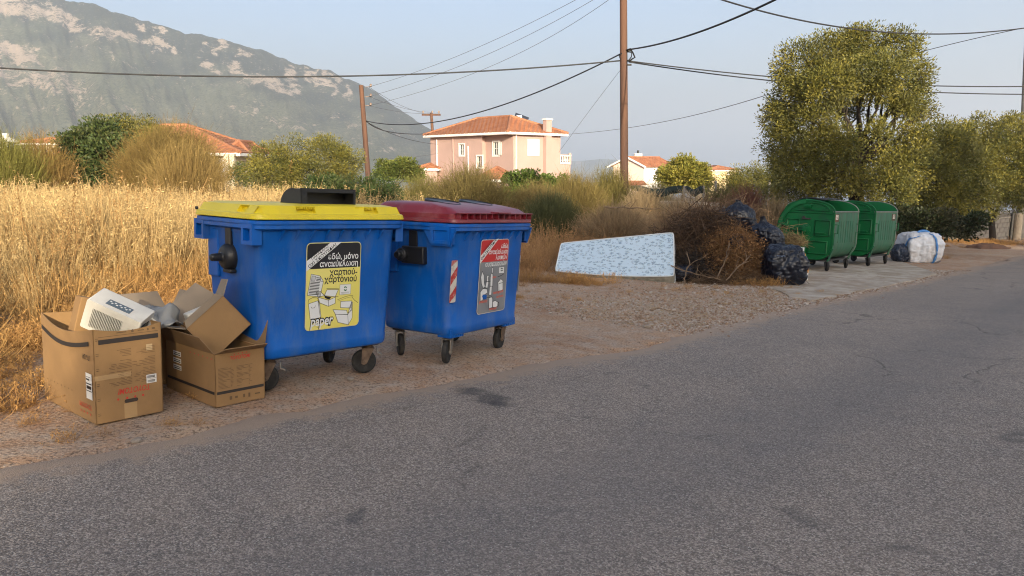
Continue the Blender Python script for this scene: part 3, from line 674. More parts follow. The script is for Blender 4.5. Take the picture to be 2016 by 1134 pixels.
        for s in (-1, 1):
            pl = [(p[0], p[1]) for p in prof] + [(y0, zl)]
            ho.ring([[Vector((x_c + s * hw - s * th, a, b)) for a, b in pl], [Vector((x_c + s * hw, a, b)) for a, b in pl]])
        inn = [Vector((0, p.y, p.z - th)) for p in outer]
        X = lambda p, x: Vector((x, p.y, p.z))
        for i in range(len(outer) - 1):
            ho.poly([X(outer[i], x_c - hw), X(outer[i], x_c + hw), X(outer[i + 1], x_c + hw), X(outer[i + 1], x_c - hw)])
            ho.poly([X(inn[i], x_c - hw), X(inn[i + 1], x_c - hw), X(inn[i + 1], x_c + hw), X(inn[i], x_c + hw)])
        ho.box((x_c, y0 + .006, zt2 - .012), (2 * hw, .014, .03)); ho.box((x_c, y0 + .006, zl + .012), (2 * hw, .014, .03)); ho.box((x_c, y0 + .15, zl + .05), (2 * hw - .02, .01, .12))
        ho.box((x_c - hw + .03, y0 + .004, zl + .06), (.05, .016, .12)); ho.box((x_c + hw - .012, y0 + .004, zl + .06), (.02, .016, .12))
        ho.build('slot_hood', BLK, root, smooth=30)
    else:
        li = MB(); zt = z0 + .165; y_f = -D / 2
        li.ring([rrect(W - .02, D - .01, .07, z0, 7), rrect(W - .012, D - .004, .07, z0 + .006, 7), rrect(W - .02, D - .012, .07, z0 + .03, 7), rrect(W - .07, D - .075, .07, z0 + .034, 7), rrect(W - .07, D - .075, .07, z0 + .075, 7), rrect(W - .085, D - .09, .07, z0 + .082, 7), rrect(W - .13, D - .17, .06, z0 + .125, 7, 0, .035), rrect(W - .20, D - .34, .05, z0 + .152, 7, 0, .10), rrect(W - .28, D - .44, .05, zt, 7, 0, .13), rrect(W - .5, D - .6, .05, zt + .008, 7, 0, .13)])
        lid = li.build('lid', REDP, root, smooth=26)
        q = MB(); q.box((0, y_f + .018, z0 + .083), (W - .09, .05, .01)); q.box((.04, y_f + .0, z0 + .09), (.2, .09, .014)); q.build('lid_ledge', REDP, root, bevel=.003)
        for i in range(13):
            q = MB(); q.box((-W / 2 + .07 + i * (W - .14) / 12, y_f + .02, z0 + .055), (.007, .045, .046)); q.build('lid_rib', REDP, lid)
        for cx_ in (-.25, .27):   # round throw-in flaps on the sloping top
            q = MB(); M_ = Matrix.Translation((cx_, -.05, zt - .002)) @ Matrix.Rotation(R(9), 4, 'X'); q.lathe([(.165, -.02), (.168, .012), (.155, .02), (.15, .012), (.02, .010)], M_, 28); q.build('throw_in_flap', BLK, lid, smooth=35)
    # poster on the front
    Vv = Vector((0, (fy(zr - .1) - fy(zb + .1)), zr - .2 - zb)).normalized(); Uv = Vector((1, 0, 0)); Nn = Uv.cross(Vv)
    inv = mw.inverted(); oc = inv @ C0; pz = Vector((0, fy(.7), .7))
    def hit(u, v):
        d_ = inv.to_3x3() @ ray(u, v); t_ = (pz - oc).dot(Nn) / d_.dot(Nn); return oc + d_ * t_
    if kind == 'yellow': q = [hit(601, 481), hit(709, 473), hit(708, 637), hit(602, 655)]
    else: q = [hit(944, 472), hit(1001, 470), hit(994, 610), hit(941, 619)]
    x0 = (q[0].x + q[3].x) / 2; x1 = (q[1].x + q[2].x) / 2; z0_ = (q[2].z + q[3].z) / 2; z1_ = (q[0].z + q[1].z) / 2
    print('POSTER', kind, x0, x1, z0_, z1_)
    O = Vector((x0, fy(z0_) - .0005, z0_)); poster(root, O, Uv, Vv, x1 - x0, (z1_ - z0_) / Vv.z, 'paper' if kind == 'yellow' else 'packaging')
    if kind != 'yellow':
        for pa, pb, pc, pd in (((889, 513), (911, 513), (910, 606), (889, 606)),):
            a, c_ = hit(*pa), hit(*pc); wd, hh = .088, .36
            for th_ in (0, 58):
                zc_ = a.z - hh; o_ = Vector((a.x, fy(zc_) - .001, zc_)); Uv = Vector((1, 0, 0))
                if th_:
                    f_ = (zc_ - zb) / (zr - .06 - zb); hx_ = (bx_b + (bx_t - bx_b) * f_) / 2; Uv = Vector((math.cos(R(th_)), math.sin(R(th_)), 0)); dr_ = Vector((math.sin(R(th_)), -math.cos(R(th_)), 0)); o_ = Vector((hx_ - .1, fy(zc_) + .1, zc_)) + dr_ * .104 - Uv * wd / 2; Vv = (dr_ * .036 + Vector((0, 0, .95))).normalized()
                Nn = Uv.cross(Vv).normalized(); f = MB(); f.prism([(p.x, p.y) for p in rrect(wd, hh, .012, 0, 3, wd / 2, hh / 2)], o_ + Nn * .001, Uv, Vv, .001); s_ = f.build('reflective_strip', PCR, root)
                b = MB()
                for k in range(-1, 3):
                    y = k * .165 - .02
                    pts = [(0, y), (wd, y + .085), (wd, y + .165), (0, y + .08)]; pts = [(p[0], min(max(p[1], 0), hh)) for p in pts]
                    if max(p[1] for p in pts) - min(p[1] for p in pts) > .01: b.poly([o_ + Nn * .0022 + Uv * p[0] + Vv * p[1] for p in pts])
                b.build('red_stripes', PRW, s_)
    return root
YBIN = frame(-1.687, 5.911, .821, .002, (0, .009)); RBIN = frame(-.574, 6.973, 1.017, .0, (.003, .017))
blue_bin(YBIN, 1.325, .96, 1.262, 'blue wheeled bin with a yellow lid, black slot hood and a yellow paper poster', 'yellow')
blue_bin(RBIN, 1.30, .96, 1.222, 'blue wheeled bin with a dark red lid and a red and grey packaging poster', 'red')

# ------------------------------------------------------------------ green bins
GRN = mat('green_paint', (.003, .095, .025), .42, spec=.3, c2=(.006, .13, .038), scale=2.2, bump=.08, bscale=25, dirt=(.02, .06, .035), dscale=4, damt=.6)
GRND = mat('green_paint_worn', (.02, .145, .075), .5, c2=(.010, .085, .04), scale=5, stretch=(1.6, 1.6, .25), dirt=(.09, .07, .045), dscale=4, damt=.8, dst=(2, 2, .5))
GST = mat('grey_galvanised', (.20, .21, .18), .6, c2=(.11, .12, .10), scale=6)
GIN = mat('bin_inside', (.10, .12, .10), .8, c2=(.05, .055, .05), scale=4)
def green_bin(mw, label, lid_open):
    root = empty('rubbish_bin', label, 'bin', mw=mw); L_, D, zw, zt, zb = 1.40, 1.06, 1.24, 1.475, .24
    h = L_ / 2
    def tub(k):
        p = [(-D / 2 + k, zw), (-D / 2 + k, .62)]
        p += [(-D / 2 + k + .30 * (1 - math.cos(R(a))), .56 - (.56 - zb - k) * math.sin(R(a))) for a in range(0, 91, 15)]
        return p + [(-a, b) for a, b in p[::-1]]
    o_, i_ = tub(0), tub(.012)
    mb = MB(); prof = o_ + i_[::-1]
    mb.ring([[Vector((x, a, b)) for a, b in prof] for x in (-h + .01, h - .01)])
    mb.build('body', GRND, root, smooth=30)
    arch = [(D / 2 * math.cos(R(a)) * 1.0, zw + (zt - zw) * math.sin(R(a)) ** .9) for a in range(0, 181, 9)]
    low = [(a, b) for a, b in tub(0)][1:-1]
    outline = [(-a, b) for a, b in arch]              # left to right over the top
    full = outline + low[::-1]
    for sx in (-1, 1):
        p = MB(); x = sx * h; U_ = (0, sx, 0)
        pl = [(sx * a, b) for a, b in full]
        # the near end wall is solid; its arch stands above the wall
        p.prism(pl if sx < 0 else pl, (x, 0, 0), U_, (0, 0, 1), .016)
        e = p.build('end_wall', GRN, root)
        f = MB(); pts = [Vector((x + sx * .0, a, b)) for a, b in full]
        f.tube(pts + [pts[0]], .017, 6, cap=False); f.build('edge_flange', GRN if sx < 0 else GST, root, smooth=50)
        k = MB(); X = x + sx * .006
        ar = [Vector((X, a * .78, zw + .03 + (b - zw) * .68)) for a, b in arch]; k.tube(ar + [ar[0]], .018, 6, cap=False)
        ar = [Vector((X, a * .90, zw - .02 + (b - zw) * .86)) for a, b in arch]; k.tube([Vector((X, -.50, zw - .03)), Vector((X, .50, zw - .03))], .01, 6)
        for (y0, y1, z0, z1) in ((-.46, -.14, .74, 1.06), (.2, .46, .74, 1.06), (-.42, -.02, .36, .62), (.04, .40, .36, .62)):
            q = [Vector((X, a, b)) for a, b in ((y0, z0), (y1, z0), (y1, z1), (y0, z1))]; k.tube(q + [q[0]], .018, 6, cap=False)
        k.build('pressed_ribs', GRN, e, smooth=60)
        hb = MB(); M_ = Matrix.Translation((x, .05, .86)) @ Matrix.Rotation(R(90 * sx), 4, 'Y'); hb.lathe([(.115, 0), (.115, .018), (.09, .022), (.085, .04), (.06, .044), (.05, .09), (.03, .095)], M_, 24); hb.build('lifting_hub', GRN, root, smooth=35)
        br = MB(); br.box((x + sx * .03, .03, 1.335), (.06, .16, .07), Matrix.Rotation(R(sx * 18), 3, 'Y')); br.box((x + sx * .012, .03, 1.375), (.02, .2, .02)); br.build('pedal_bracket', GRN, root, bevel=.006)
        la = MB(); la.box((x + sx * .016, .05, 1.085), (.03, .18, .03)); la.box((x + sx * .02, .1, 1.12), (.03, .05, .04)); la.build('latch', DKST, root, bevel=.004)
        ub = MB(); y = -.30; ub.tube([Vector((x, y - .08, .80)), Vector((x + sx * .05, y - .08, .80)), Vector((x + sx * .05, y + .14, .80)), Vector((x, y + .14, .80))], .012, 6); ub.build('end_handle', GRN, root, smooth=50)
        # lid arm
        am = MB(); X = x + sx * .06; am.tube([Vector((X, .05, .86)), Vector((X, .25, .84)), Vector((X, .52, .95)), Vector((X, .62, .98))], .02, 8); am.tube([Vector((X, .06, .90)), Vector((X, .28, .89)), Vector((X, .56, 1.0))], .014, 8); am.build('lid_arm', GRN, root, smooth=50)
    # top rails of the long walls
    for s in (-1, 1):
        r_ = MB(); r_.box((0, s * (D / 2 - .004), zw + .008), (L_ + .02, .05, .028)); r_.build('top_rail', GST if s < 0 else GRN, root, bevel=.006)
    # sliding lid swung open to the back
    lid = MB(); rad = .66; pc = (0.02, .86); a0, a1 = lid_open
    arcp = [(pc[0] + rad * math.sin(R(a)) * .98, pc[1] + rad * .98 * math.cos(R(a))) for a in np.linspace(a0, a1, 16)]
    arci = [(pc[0] + (rad - .02) * math.sin(R(a)) * .98, pc[1] + (rad - .02) * .98 * math.cos(R(a))) for a in np.linspace(a0, a1, 16)]
    pr = arcp + arci[::-1]
    lid.ring([[Vector((x, a, b)) for a, b in pr] for x in (-h - .05, h + .05)])
    lo = lid.build('lid', GRN, root, smooth=35)
    for sx in (-1, 1):
        s_ = MB(); inn = [(pc[0] + (rad - .10) * math.sin(R(a)) * .98, pc[1] + (rad - .10) * .98 * math.cos(R(a))) for a in np.linspace(a0, a1, 16)]
        pp = arcp + inn[::-1]; s_.ring([[Vector((sx * (h + .05), a, b)) for a, b in pp], [Vector((sx * (h + .035), a, b)) for a, b in pp]]); s_.build('lid_cheek', GRN, lo)
    # front: rust patch with a white plate, hooks, skid legs
    rp = MB(); xs = -h + .13 if lid_open[0] < 10 else h - .22
    rp.box((xs, -D / 2 - .003, 1.12), (.24, .006, .16)); rp.build('rust_patch', mat('rust_brown', (.13, .06, .035), .8, c2=(.08, .05, .035), scale=9), root)
    lp = MB(); lp.box((xs, -D / 2 - .008, 1.135), (.13, .006, .10)); pl_ = lp.build('label_plate', mat('plate_white', (.60, .56, .48), .6, dirt=(.3, .2, .14), dscale=18, damt=.6), root)
    for i in range(3):
        q = MB(); q.box((xs + (-.01 if i % 2 else .0), -D / 2 - .0125, 1.165 - i * .028), (.085 - .02 * (i == 2), .003, .011)); q.build('plate_lettering', mat('plate_ink', (.16, .12, .10), .7), pl_)
    for x in (-h + .06, h - .06):
        hk = MB(); y = -D / 2; hk.tube([Vector((x, y, .98)), Vector((x, y - .07, .98)), Vector((x, y - .07, .80)), Vector((x, y, .80))], .012, 6); hk.build('front_handle', GRN, root, smooth=50)
        lg = MB(); q = Matrix.Rotation(R(-28), 3, 'X'); lg.box((x + (.05 if x < 0 else -.05), -D / 2 + .055, .34), (.10, .02, .30), Matrix.Rotation(R(20), 3, 'X')); lg.build('skid_leg', GRND, root, bevel=.004)
        rb = MB(); rb.box((x, -D / 2 - .008, .68), (.05, .02, .26)); rb.build('front_rib', GRND, root, bevel=.004)
    for i in range(7):
        rb = MB(); rb.box((-h + .3 + i * .135, -D / 2 - .003, .82), (.022, .010, .46)); rb.build('pressed_flute', GRND, root, bevel=.004)
    uf = MB(); uf.box((0, 0, .215), (L_ - .1, .8, .03)); uf.build('underframe', DKST, root)
    for x, y, a in ((-h + .12, -.40, 40), (h - .16, -.40, 32), (-h + .12, .36, 70), (h - .16, .36, 60)): caster(root, (x, y, 0), a, wr=.098, brake=False, steel=DKST, top=.215, width=.05)
    return root
yw = R(47)
def gb_frame(u, v, yaw):      # front-left wheel stands at this pixel
    p = gp(u, v); ux = Vector((math.cos(yaw), math.sin(yaw), 0)); uy = Vector((-math.sin(yaw), math.cos(yaw), 0))
    c = Vector((p.x, p.y, 0)) + ux * .58 + uy * .40; return frame(c.x, c.y, yaw, .018)
g1 = green_bin(gb_frame(1626, 535, yw), 'green metal wheeled bin beside the black bags, lid pushed back under a black rubber sheet', (5, 96))
g2 = green_bin(gb_frame(1707, 525, R(45)), 'green metal wheeled bin beside the white bulk bag', (22, 100))
# black rubber sheet lying over the first lid
mb = MB(); rt = []
for i in range(9):
    x = -.45 + i * .12
    rt.append([g1.matrix_world @ Vector((x, y, 1.515 - .25 * (y - .05) ** 2 + .012 * math.sin(i * 1.7 + y * 9) + dz)) for y, dz in [(-.22, 0), (-.1, 0), (.05, 0), (.2, 0), (.34, 0), (.34, .012), (.2, .012), (.05, .012), (-.1, .012), (-.22, .012)]])
mb.ring(rt); tag(mb.build('rubber_sheet', mat('rubber_sheet', (.02, .02, .022), .6, var=.3), smooth=40), 'flat black rubber sheet lying over the lid of the green bin', 'sheet')

# ------------------------------------------------------------------ cardboard and what is in it
CARD = mat('cardboard', (.29, .165, .066), .85, var=.12, scale=3.5, bump=.06, bscale=90, dirt=(.18, .10, .042), dscale=3, damt=.35)
CARDI = mat('cardboard_inside', (.25, .15, .068), .9, var=.15, scale=5)
CARDG = mat('cardboard_grey', (.27, .21, .15), .9, var=.15, scale=5)
INK = mat('carton_black_ink', (.03, .022, .018), .7); INKB = mat('carton_brown_ink', (.13, .075, .035), .8); INKR = mat('carton_red_ink', (.50, .04, .02), .6)
STK = mat('sticker_white', (.66, .64, .60), .5); TAPE = mat('packing_tape', (.40, .255, .12), .22, spec=.6)
def sag_wall(mb, A, B, H, th, sag=0.0, bow=0.0, n=10):
    A, B = Vector(A), Vector(B); e = (B - A); L_ = e.length; e.normalize(); nrm = Vector((e.y, -e.x, 0))
    rows = []
    for i in range(n + 1):
        s = i / n; k = math.sin(math.pi * s); top = H - sag * k; col = []
        for o_ in (0, -th):
            for f in (0, .25, .5, .75, 1):
                col.append(A + e * (L_ * s) + nrm * (o_ + bow * k * f * f) + Vector((0, 0, top * f)))
        rows.append(col[:5] + col[5:][::-1])
    mb.ring(rows)
def flap(mb, A, B, d, length, taper=.03, th=.005):
    A, B, d = Vector(A), Vector(B), Vector(d).normalized(); e = (B - A).normalized(); n = e.cross(d) * th
    q = [A, B, B + d * length - e * taper, A + d * length + e * taper]
    mb.ring([q, [p + n for p in q]])
def carton(mw, W, L_, H, label, sag=(0, 0, 0, 0), bow=(0, 0, 0, 0), flaps=(), open_bottom=False, mats=(None, None)):
    root = empty('cardboard_box', label, 'box', mw=mw); x, y = W / 2, L_ / 2; th = .006
    q = [(-x, -y, 0), (x, -y, 0), (x, y, 0), (-x, y, 0)]
    for i in range(4):
        mb = MB(); sag_wall(mb, q[i], q[(i + 1) % 4], H, th, sag[i], bow[i]); mb.build('side_wall', mats[0] or CARD, root, smooth=40)
    mb = MB(); mb.box((0, 0, .006), (W - .02, L_ - .02, .006)); mb.build('base', CARDI, root)
    for (i, d, ln) in flaps:
        a, b = Vector(q[i]), Vector(q[(i + 1) % 4]); up = Vector((0, 0, H)); mb = MB(); flap(mb, a + up, b + up, d, ln); mb.build('flap', mats[1] or CARDI, root)
    return root
def print_face(root, O, U, V):
    """returns helpers that print on the plane O,U,V (metres) of a carton"""
    O, U, V = Vector(O), Vector(U), Vector(V); N = U.cross(V).normalized()
    def rect(x0, y0, x1, y1, mt, name='print_band', k=1):
        b = MB(); b.poly([O + N * .0012 * k + U * p[0] + V * p[1] for p in ((x0, y0), (x1, y0), (x1, y1), (x0, y1))]); return b.build(name, mt, root)
    def many(rs, mt, name='small_print', k=1):
        b = MB()
        for (x0, y0, x1, y1) in rs: b.poly([O + N * .0012 * k + U * p[0] + V * p[1] for p in ((x0, y0), (x1, y0), (x1, y1), (x0, y1))])
        return b.build(name, mt, root)
    def txt(body, xa, xb, y, size, mt, flip=False, bold=.0, shear=0.0, k=1):
        t2 = text2(body, 1.0, bold, shear); xs = [p[0] for p in t2[0]]; lo, hi = min(xs), max(xs); f = -1 if flip else 1
        if flip: xa, xb = xb, xa
        q = [(xa + (p[0] - lo) / (hi - lo) * (xb - xa), y + f * p[1] * size) for p in t2[0]]
        b = MB(); b.text((q, t2[1]), O + N * .0012 * k, U, V); return b.build('lettering', mt, root)
    def dots(pts, r, mt, k=1):
        b = MB()
        for (x, y) in pts: b.poly([O + N * .0012 * k + U * (x + r * math.cos(R(a))) + V * (y + r * math.sin(R(a))) for a in range(0, 360, 45)])
        return b.build('printed_dots', mt, root)
    return rect, many, txt, dots
ya = R(50); ux = Vector((math.cos(ya), math.sin(ya))); uy = Vector((-math.sin(ya), math.cos(ya)))
def box_frame(fl, W, L_, yaw, dz=.006):
    ux = Vector((math.cos(yaw), math.sin(yaw))); uy = Vector((-math.sin(yaw), math.cos(yaw))); c = Vector(fl) + ux * W / 2 + uy * L_ / 2
    return frame(c.x, c.y, yaw, dz)
pa = gp(190, 838); WA, LA, HA = .42, .85, .60
BA = box_frame((pa.x, pa.y), WA, LA, ya); boxA = carton(BA, WA, LA, HA, 'large brown cardboard box upside down in the sunny grass, holding an old white heater', sag=(.03, .015, .01, .055), bow=(.0, .012, .0, .02))
rect, many, txt, dots = print_face(boxA, (-WA / 2, -LA / 2 - .001, 0), (1, 0, 0), (0, 0, 1))
rect(.03, .50, WA - .02, .53, INK); many([(.03, .545, WA - .02, .548), (.14, .56, .2, .566), (.23, .556, .245, .572), (.27, .56, .31, .566), (.33, .556, .34, .57), (.36, .56, .38, .572)], INKB)
txt('TOYOTOMI', .135, .335, .20, .052, INKR, True, .01, .25); dots([(.135, .135), (.19, .135), (.24, .135), (.29, .135)], .0075, INKR)
rows = []
for k in range(24):
    y = .45 - k * .0098
    if k in (5, 6, 13): continue
    for xe, ln in ((.225, rng.uniform(.02, .10)), (.375, rng.uniform(.03, .12))):
        rows.append((xe - ln, y, xe, y + .0028))
        if k > 8: rows.append((xe - ln - .045, y, xe - ln - .012, y + .0028))
many(rows, INKB)
s = rect(.32, .425, .36, .465, mat('sticker_tan', (.45, .32, .17), .7)); rect(.315, .235, .38, .263, STK); rect(.315, .207, .38, .234, STK)
many([(.322 + i * .0062, .241, .3255 + i * .0062, .257) for i in range(8)] + [(.322 + i * .0062, .212, .3255 + i * .0062, .227) for i in range(8)], PK, 'barcode', 2)
rect(.17, .0, .25, .10, TAPE, 'tape_strip'); rect(.0, .275, .22, .305, TAPE, 'tape_strip')
hs = MB(); hp = [(p.x, p.y) for p in rrect(.085, .024, .0115, 0, 5, .215, .115)]; hs.poly([Vector((-WA / 2 + a, -LA / 2 - .0035, b)) for a, b in hp]); hs.build('painted_hand_hole', mat('hole_shade_paint', (.05, .035, .025), .9), boxA)  # flat dark patch paints the shade inside the hand hole
for i in range(6):
    z = .05 + i * .095; dots([(.02, z)], .002, INKB); many([(.012, z, .03, z + .004), (.012, z + .012, .03, z + .015)], INKB)
rect, many, txt, dots = print_face(boxA, (-WA / 2 - .001, LA / 2, 0), (0, -1, 0), (0, 0, 1))
bow_ok = [(.0, 0)]
def side_text():
    rr_ = []
    # bowed wall: keep the prints 2 cm proud in the middle, so draw them near the lower third and the front edge
    txt('UTG-12AP', .70, .815, .43, .045, INK, True, .01, 0, 6)
    txt('TOYOTOMI', .61, .80, .11, .045, INKR, True, .0, .25, 3); dots([(.63, .05), (.68, .05), (.73, .05), (.78, .05)], .007, INKR, 3)
    dots([(.08 + i * .06, .155) for i in range(8)], .005, INKB, 4)
    s_ = rect(.735, .15, .825, .315, STK, 'sticker', 5); many([(.74, .20, .82, .206), (.74, .245, .82, .252), (.74, .27, .79, .28), (.745, .215, .815, .236), (.74, .29, .81, .293)], PK, 'barcode', 6)
side_text()
# black band along the sagging top of the long side
mb = MB(); X = -WA / 2; row0, row1 = [], []
for i in range(15):
    s_ = .02 + .92 * i / 14; k = math.sin(math.pi * s_); z = .60 - .055 * k; yy = LA / 2 - LA * s_
    row0.append(Vector((X - .02 * k - .003, yy, z - .10))); row1.append(Vector((X - .02 * k - .003, yy, z - .072)))
mb.ring([row0, row1], closed=False, cap0=False, cap1=False); mb.build('print_band', INK, boxA)

pb = gp(436, 803); WB, LB, HB = .37, .72, .37
BB = box_frame((pb.x - .03, pb.y - .02), WB, LB, R(49)); boxB = carton(BB, WB, LB, HB, 'brown cardboard box with red lettering and open flaps, pushed against the yellow-lidded bin', sag=(.0, .0, .0, .0), flaps=((0, (0, -.7, .35), .10), (1, (.25, 0, 1), .19), (3, (-.5, 0, .7), .15)))
rect, many, txt, dots = print_face(boxB, (-WB / 2, -LB / 2 - .001, 0), (1, 0, 0), (0, 0, 1))
rect(.01, .085, WB - .01, .105, INK); txt('TOYOTOMI', .11, .26, .315, .035, INKR, False, .02, .2); dots([(.14, .35), (.17, .352), (.20, .352), (.23, .352)], .0045, INKR)
rows = []
for k in range(16):
    y = .262 - k * .0092
    for xs in (.02, .155):
        if k % 5 != 4 or xs < .1: rows.append((xs, y, xs + rng.uniform(.03, .1), y + .0026))
        rows.append((xs + .09, y, xs + .09 + rng.uniform(.005, .03), y + .0026))
many(rows, INKB); many([(.1, .035, .118, .06), (.14, .04, .16, .055), (.2, .035, .215, .058), (.24, .03, .255, .06), (.29, .04, .33, .05)], INKB)
rect, many, txt, dots = print_face(boxB, (-WB / 2 - .001, LB / 2, 0), (0, -1, 0), (0, 0, 1))
rect(.02, .085, LB - .01, .105, INK); dots([(.38 + i * .06, .33) for i in range(6)], .006, INKR)
for z in (.17, .22, .27): rect(.12, z, .24, z + .035, STK, 'sticker'); many([(.13, z + .006, .23, z + .014), (.13, z + .02, .23, z + .026)], PK, 'barcode', 2)
# tall carton between the two, flaps up
u49 = Vector((math.cos(R(50)), math.sin(R(50)))); v49 = Vector((-math.sin(R(50)), math.cos(R(50))))
bc = Vector((BB.translation.x, BB.translation.y)) + v49 * (.4 + .28) - u49 * .10
carton(frame(bc.x, bc.y, R(52), .004), .44, .44, .47, 'shadowed tall carton with grey flaps standing behind the two lettered boxes', flaps=((0, (0, -.9, .18), .2), (1, (.35, 0, .8), .2), (2, (0, .5, .7), .2), (3, (-.8, 0, .5), .22)), mats=(CARD, CARDG))
# carton tipped over on top of the right-hand box
ctr = at(424, 640, 5.30); ry = R(20)
Mr = Matrix.Translation(ctr) @ Matrix.Rotation(R(38), 4, 'Z') @ Matrix.Rotation(R(-38), 4, 'Y') @ Matrix.Rotation(R(-8), 4, 'X') @ Matrix.Translation((0, 0, -.14))
bd = carton(Mr, .33, .26, .28, 'small brown carton tipped on its corner in the open flaps of the red-lettered box', flaps=((0, (0, -.12, 1), .05), (2, (.0, .5, .8), .17), (3, (-.6, 0, .7), .14), (1, (.7, 0, .4), .12)), mats=(CARD, CARDG))
mb = MB(); mb.box((-.02, .0, .25), (.2, .16, .12), Matrix.Rotation(R(20), 3, 'Y')); o = mb.build('foam_block', mat('white_foam', (.62, .58, .50), .8, var=.1), bevel=.01); o.matrix_world = Mr; tag(o, 'white packing foam sticking out of the tipped carton', 'foam')
# old white heater in the first box
hm = BA @ Matrix.Translation((.05, -.17, .61)) @ Matrix.Rotation(R(-46), 4, 'Z') @ Matrix.Rotation(R(25), 4, 'Y') @ Matrix.Rotation(R(18), 4, 'X')
ht_ = empty('fan_heater', 'old white plastic heater with a slatted grille, tipped into the large cardboard box', 'heater', mw=hm)
WHP = mat('white_plastic', (.66, .62, .54), .4, var=.06, dirt=(.4, .34, .25), dscale=5, damt=.4)
hw, hd, hh = .36, .19, .22
mb = MB(); mb.panel((-hw / 2, -hd / 2, -hh / 2), (1, 0, 0), (0, 0, 1), hw, hh, [(.05, .02, .25, .17, .02), (.30, .03, .345, .13, .05)], 0, 0)
mb.panel((hw / 2, -hd / 2, -hh / 2), (0, 1, 0), (0, 0, 1), hd, hh, [(.03, .03, .08, .17, .03)]); mb.panel((hw / 2, hd / 2, -hh / 2), (-1, 0, 0), (0, 0, 1), hw, hh); mb.panel((-hw / 2, hd / 2, -hh / 2), (0, -1, 0), (0, 0, 1), hd, hh)
mb.poly([(-hw / 2, -hd / 2, hh / 2), (hw / 2, -hd / 2, hh / 2), (hw / 2, hd / 2, hh / 2), (-hw / 2, hd / 2, hh / 2)]); mb.poly([(-hw / 2, -hd / 2, -hh / 2), (-hw / 2, hd / 2, -hh / 2), (hw / 2, hd / 2, -hh / 2), (hw / 2, -hd / 2, -hh / 2)])
mb.build('casing', WHP, ht_, bevel=.022, weld=True, smooth=40)
bk = MB(); bk.box((-hw / 2 + .15, -hd / 2 + .0185, -hh / 2 + .095), (.2, .002, .15)); bk.build('grille_back', BLK, ht_)
for i in range(20):
    q = MB(); q.box((-hw / 2 + .055 + i * .01, -hd / 2 + .007, -hh / 2 + .095), (.0045, .01, .15)); q.build('grille_slat', WHP, ht_)
q = MB(); q.box((.0, -.03, hh / 2 + .001), (.16, .06, .003)); lb = q.build('control_label', mat('label_slate', (.10, .13, .15), .5), ht_)
q = MB()
for i in range(9):
    q.box((-.065 + i * .016, -.02 - .014 * (i % 2), hh / 2 + .0035), (.011, .012, .001))
q.build('label_print', STK, lb)
q = MB(); q.box((.165, -hd / 2 - .002, -.02), (.05, .01, .12)); q.box((.18, -.02, .0), (.006, .1, .12)); q.build('side_vent', BLK, ht_, bevel=.004)
# folded carton and grey plastic panel in the same box
mb = MB(); mb.box((0, 0, 0), (.13, .10, .30)); o = mb.build('carton_pack', CARD, bevel=.006); o.matrix_world = BA @ Matrix.Translation((-.06, .10, .58)) @ Matrix.Rotation(R(14), 4, 'Y'); tag(o, 'narrow closed brown carton standing behind the white heater', 'carton')
pn = empty('plastic_tray', 'clear grey plastic tray leaning out of the large cardboard box', 'tray', mw=BA @ Matrix.Translation((.11, -.22, .58)) @ Matrix.Rotation(R(-50), 4, 'Z') @ Matrix.Rotation(R(38), 4, 'Y') @ Matrix.Rotation(R(-30), 4, 'X'))
mb = MB(); mb.box((0, 0, 0), (.26, .006, .2)); mb.build('panel', mat('grey_plastic', (.22, .22, .21), .25, var=.3, scale=10), pn)
mb = MB()
for a, b in (((-.13, -.1), (.13, -.1)), ((.13, -.1), (.13, .1)), ((.13, .1), (-.13, .1)), ((-.13, .1), (-.13, -.1)), ((-.02, -.1), (.02, .1))): mb.tube([(a[0], -.006, a[1]), (b[0], -.006, b[1])], .006, 6)
mb.build('edge_frame', mat('pale_plastic', (.5, .48, .44), .35), pn, smooth=50)

# crumpled grey plastic film stuffed between the boxes
mb = MB(); c = at(300, 622, 5.05); gr = []
for j in range(13):
    row = []
    for i in range(17):
        a, b = (i / 16 - .5) * .34, (j / 12 - .5) * .24; q = Vector((a * 9, b * 9, 1.7)); n_ = mnoise.fractal(q, .9, 2.1, 4)
        row.append(Vector((a + .03 * mnoise.noise(q * 1.3), b + .03 * mnoise.noise(q * 1.7 + Vector((5, 1, 2))), .07 * n_ + .06 * abs(mnoise.noise(q * .8)) - .9 * a * a - 1.2 * b * b)))
    gr.append(row)
mb.ring(gr, closed=False, cap0=False, cap1=False); o = mb.build('plastic_sheet', mat('film_grey', (.24, .235, .22), .25, var=.2, scale=8, spec=.6), smooth=60)
o.matrix_world = Matrix.Translation(c) @ Matrix.Rotation(R(40), 4, 'Z') @ Matrix.Rotation(R(28), 4, 'X'); sm = o.modifiers.new('thick', 'SOLIDIFY'); sm.thickness = .003; tag(o, 'crumpled grey plastic film stuffed between the heater box and the tall carton', 'plastic film')
# ------------------------------------------------------------------ mattress
bl, br, tr, tl = gp(1096, 541), gp(1327, 561), None, None
bl = at(1093, 534, 13.95); br = at(1327, 544, 13.05); tr = at(1326, 458, 13.75); tl = at(1105, 479, 14.75)
def mpt(s, t):
    s, t = .5 + (s - .5) * (1 - .014 * abs(2 * t - 1) ** 14), .5 + (t - .5) * (1 - .03 * abs(2 * s - 1) ** 24)
    p = bl.lerp(br, s).lerp(tl.lerp(tr, s), t); k = math.sin(math.pi * s) * math.sin(math.pi * t)
    return p + Vector((0, -.02, -.02)) * k + Vector((0, 0, -.035 * math.sin(math.pi * s) * (1 - t)))
NS, NTt = 40, 20
nm = (br - bl).cross(tl - bl).normalized()
if nm.y > 0: nm = -nm
front = [[mpt(i / NS, j / NTt) for i in range(NS + 1)] for j in range(NTt + 1)]
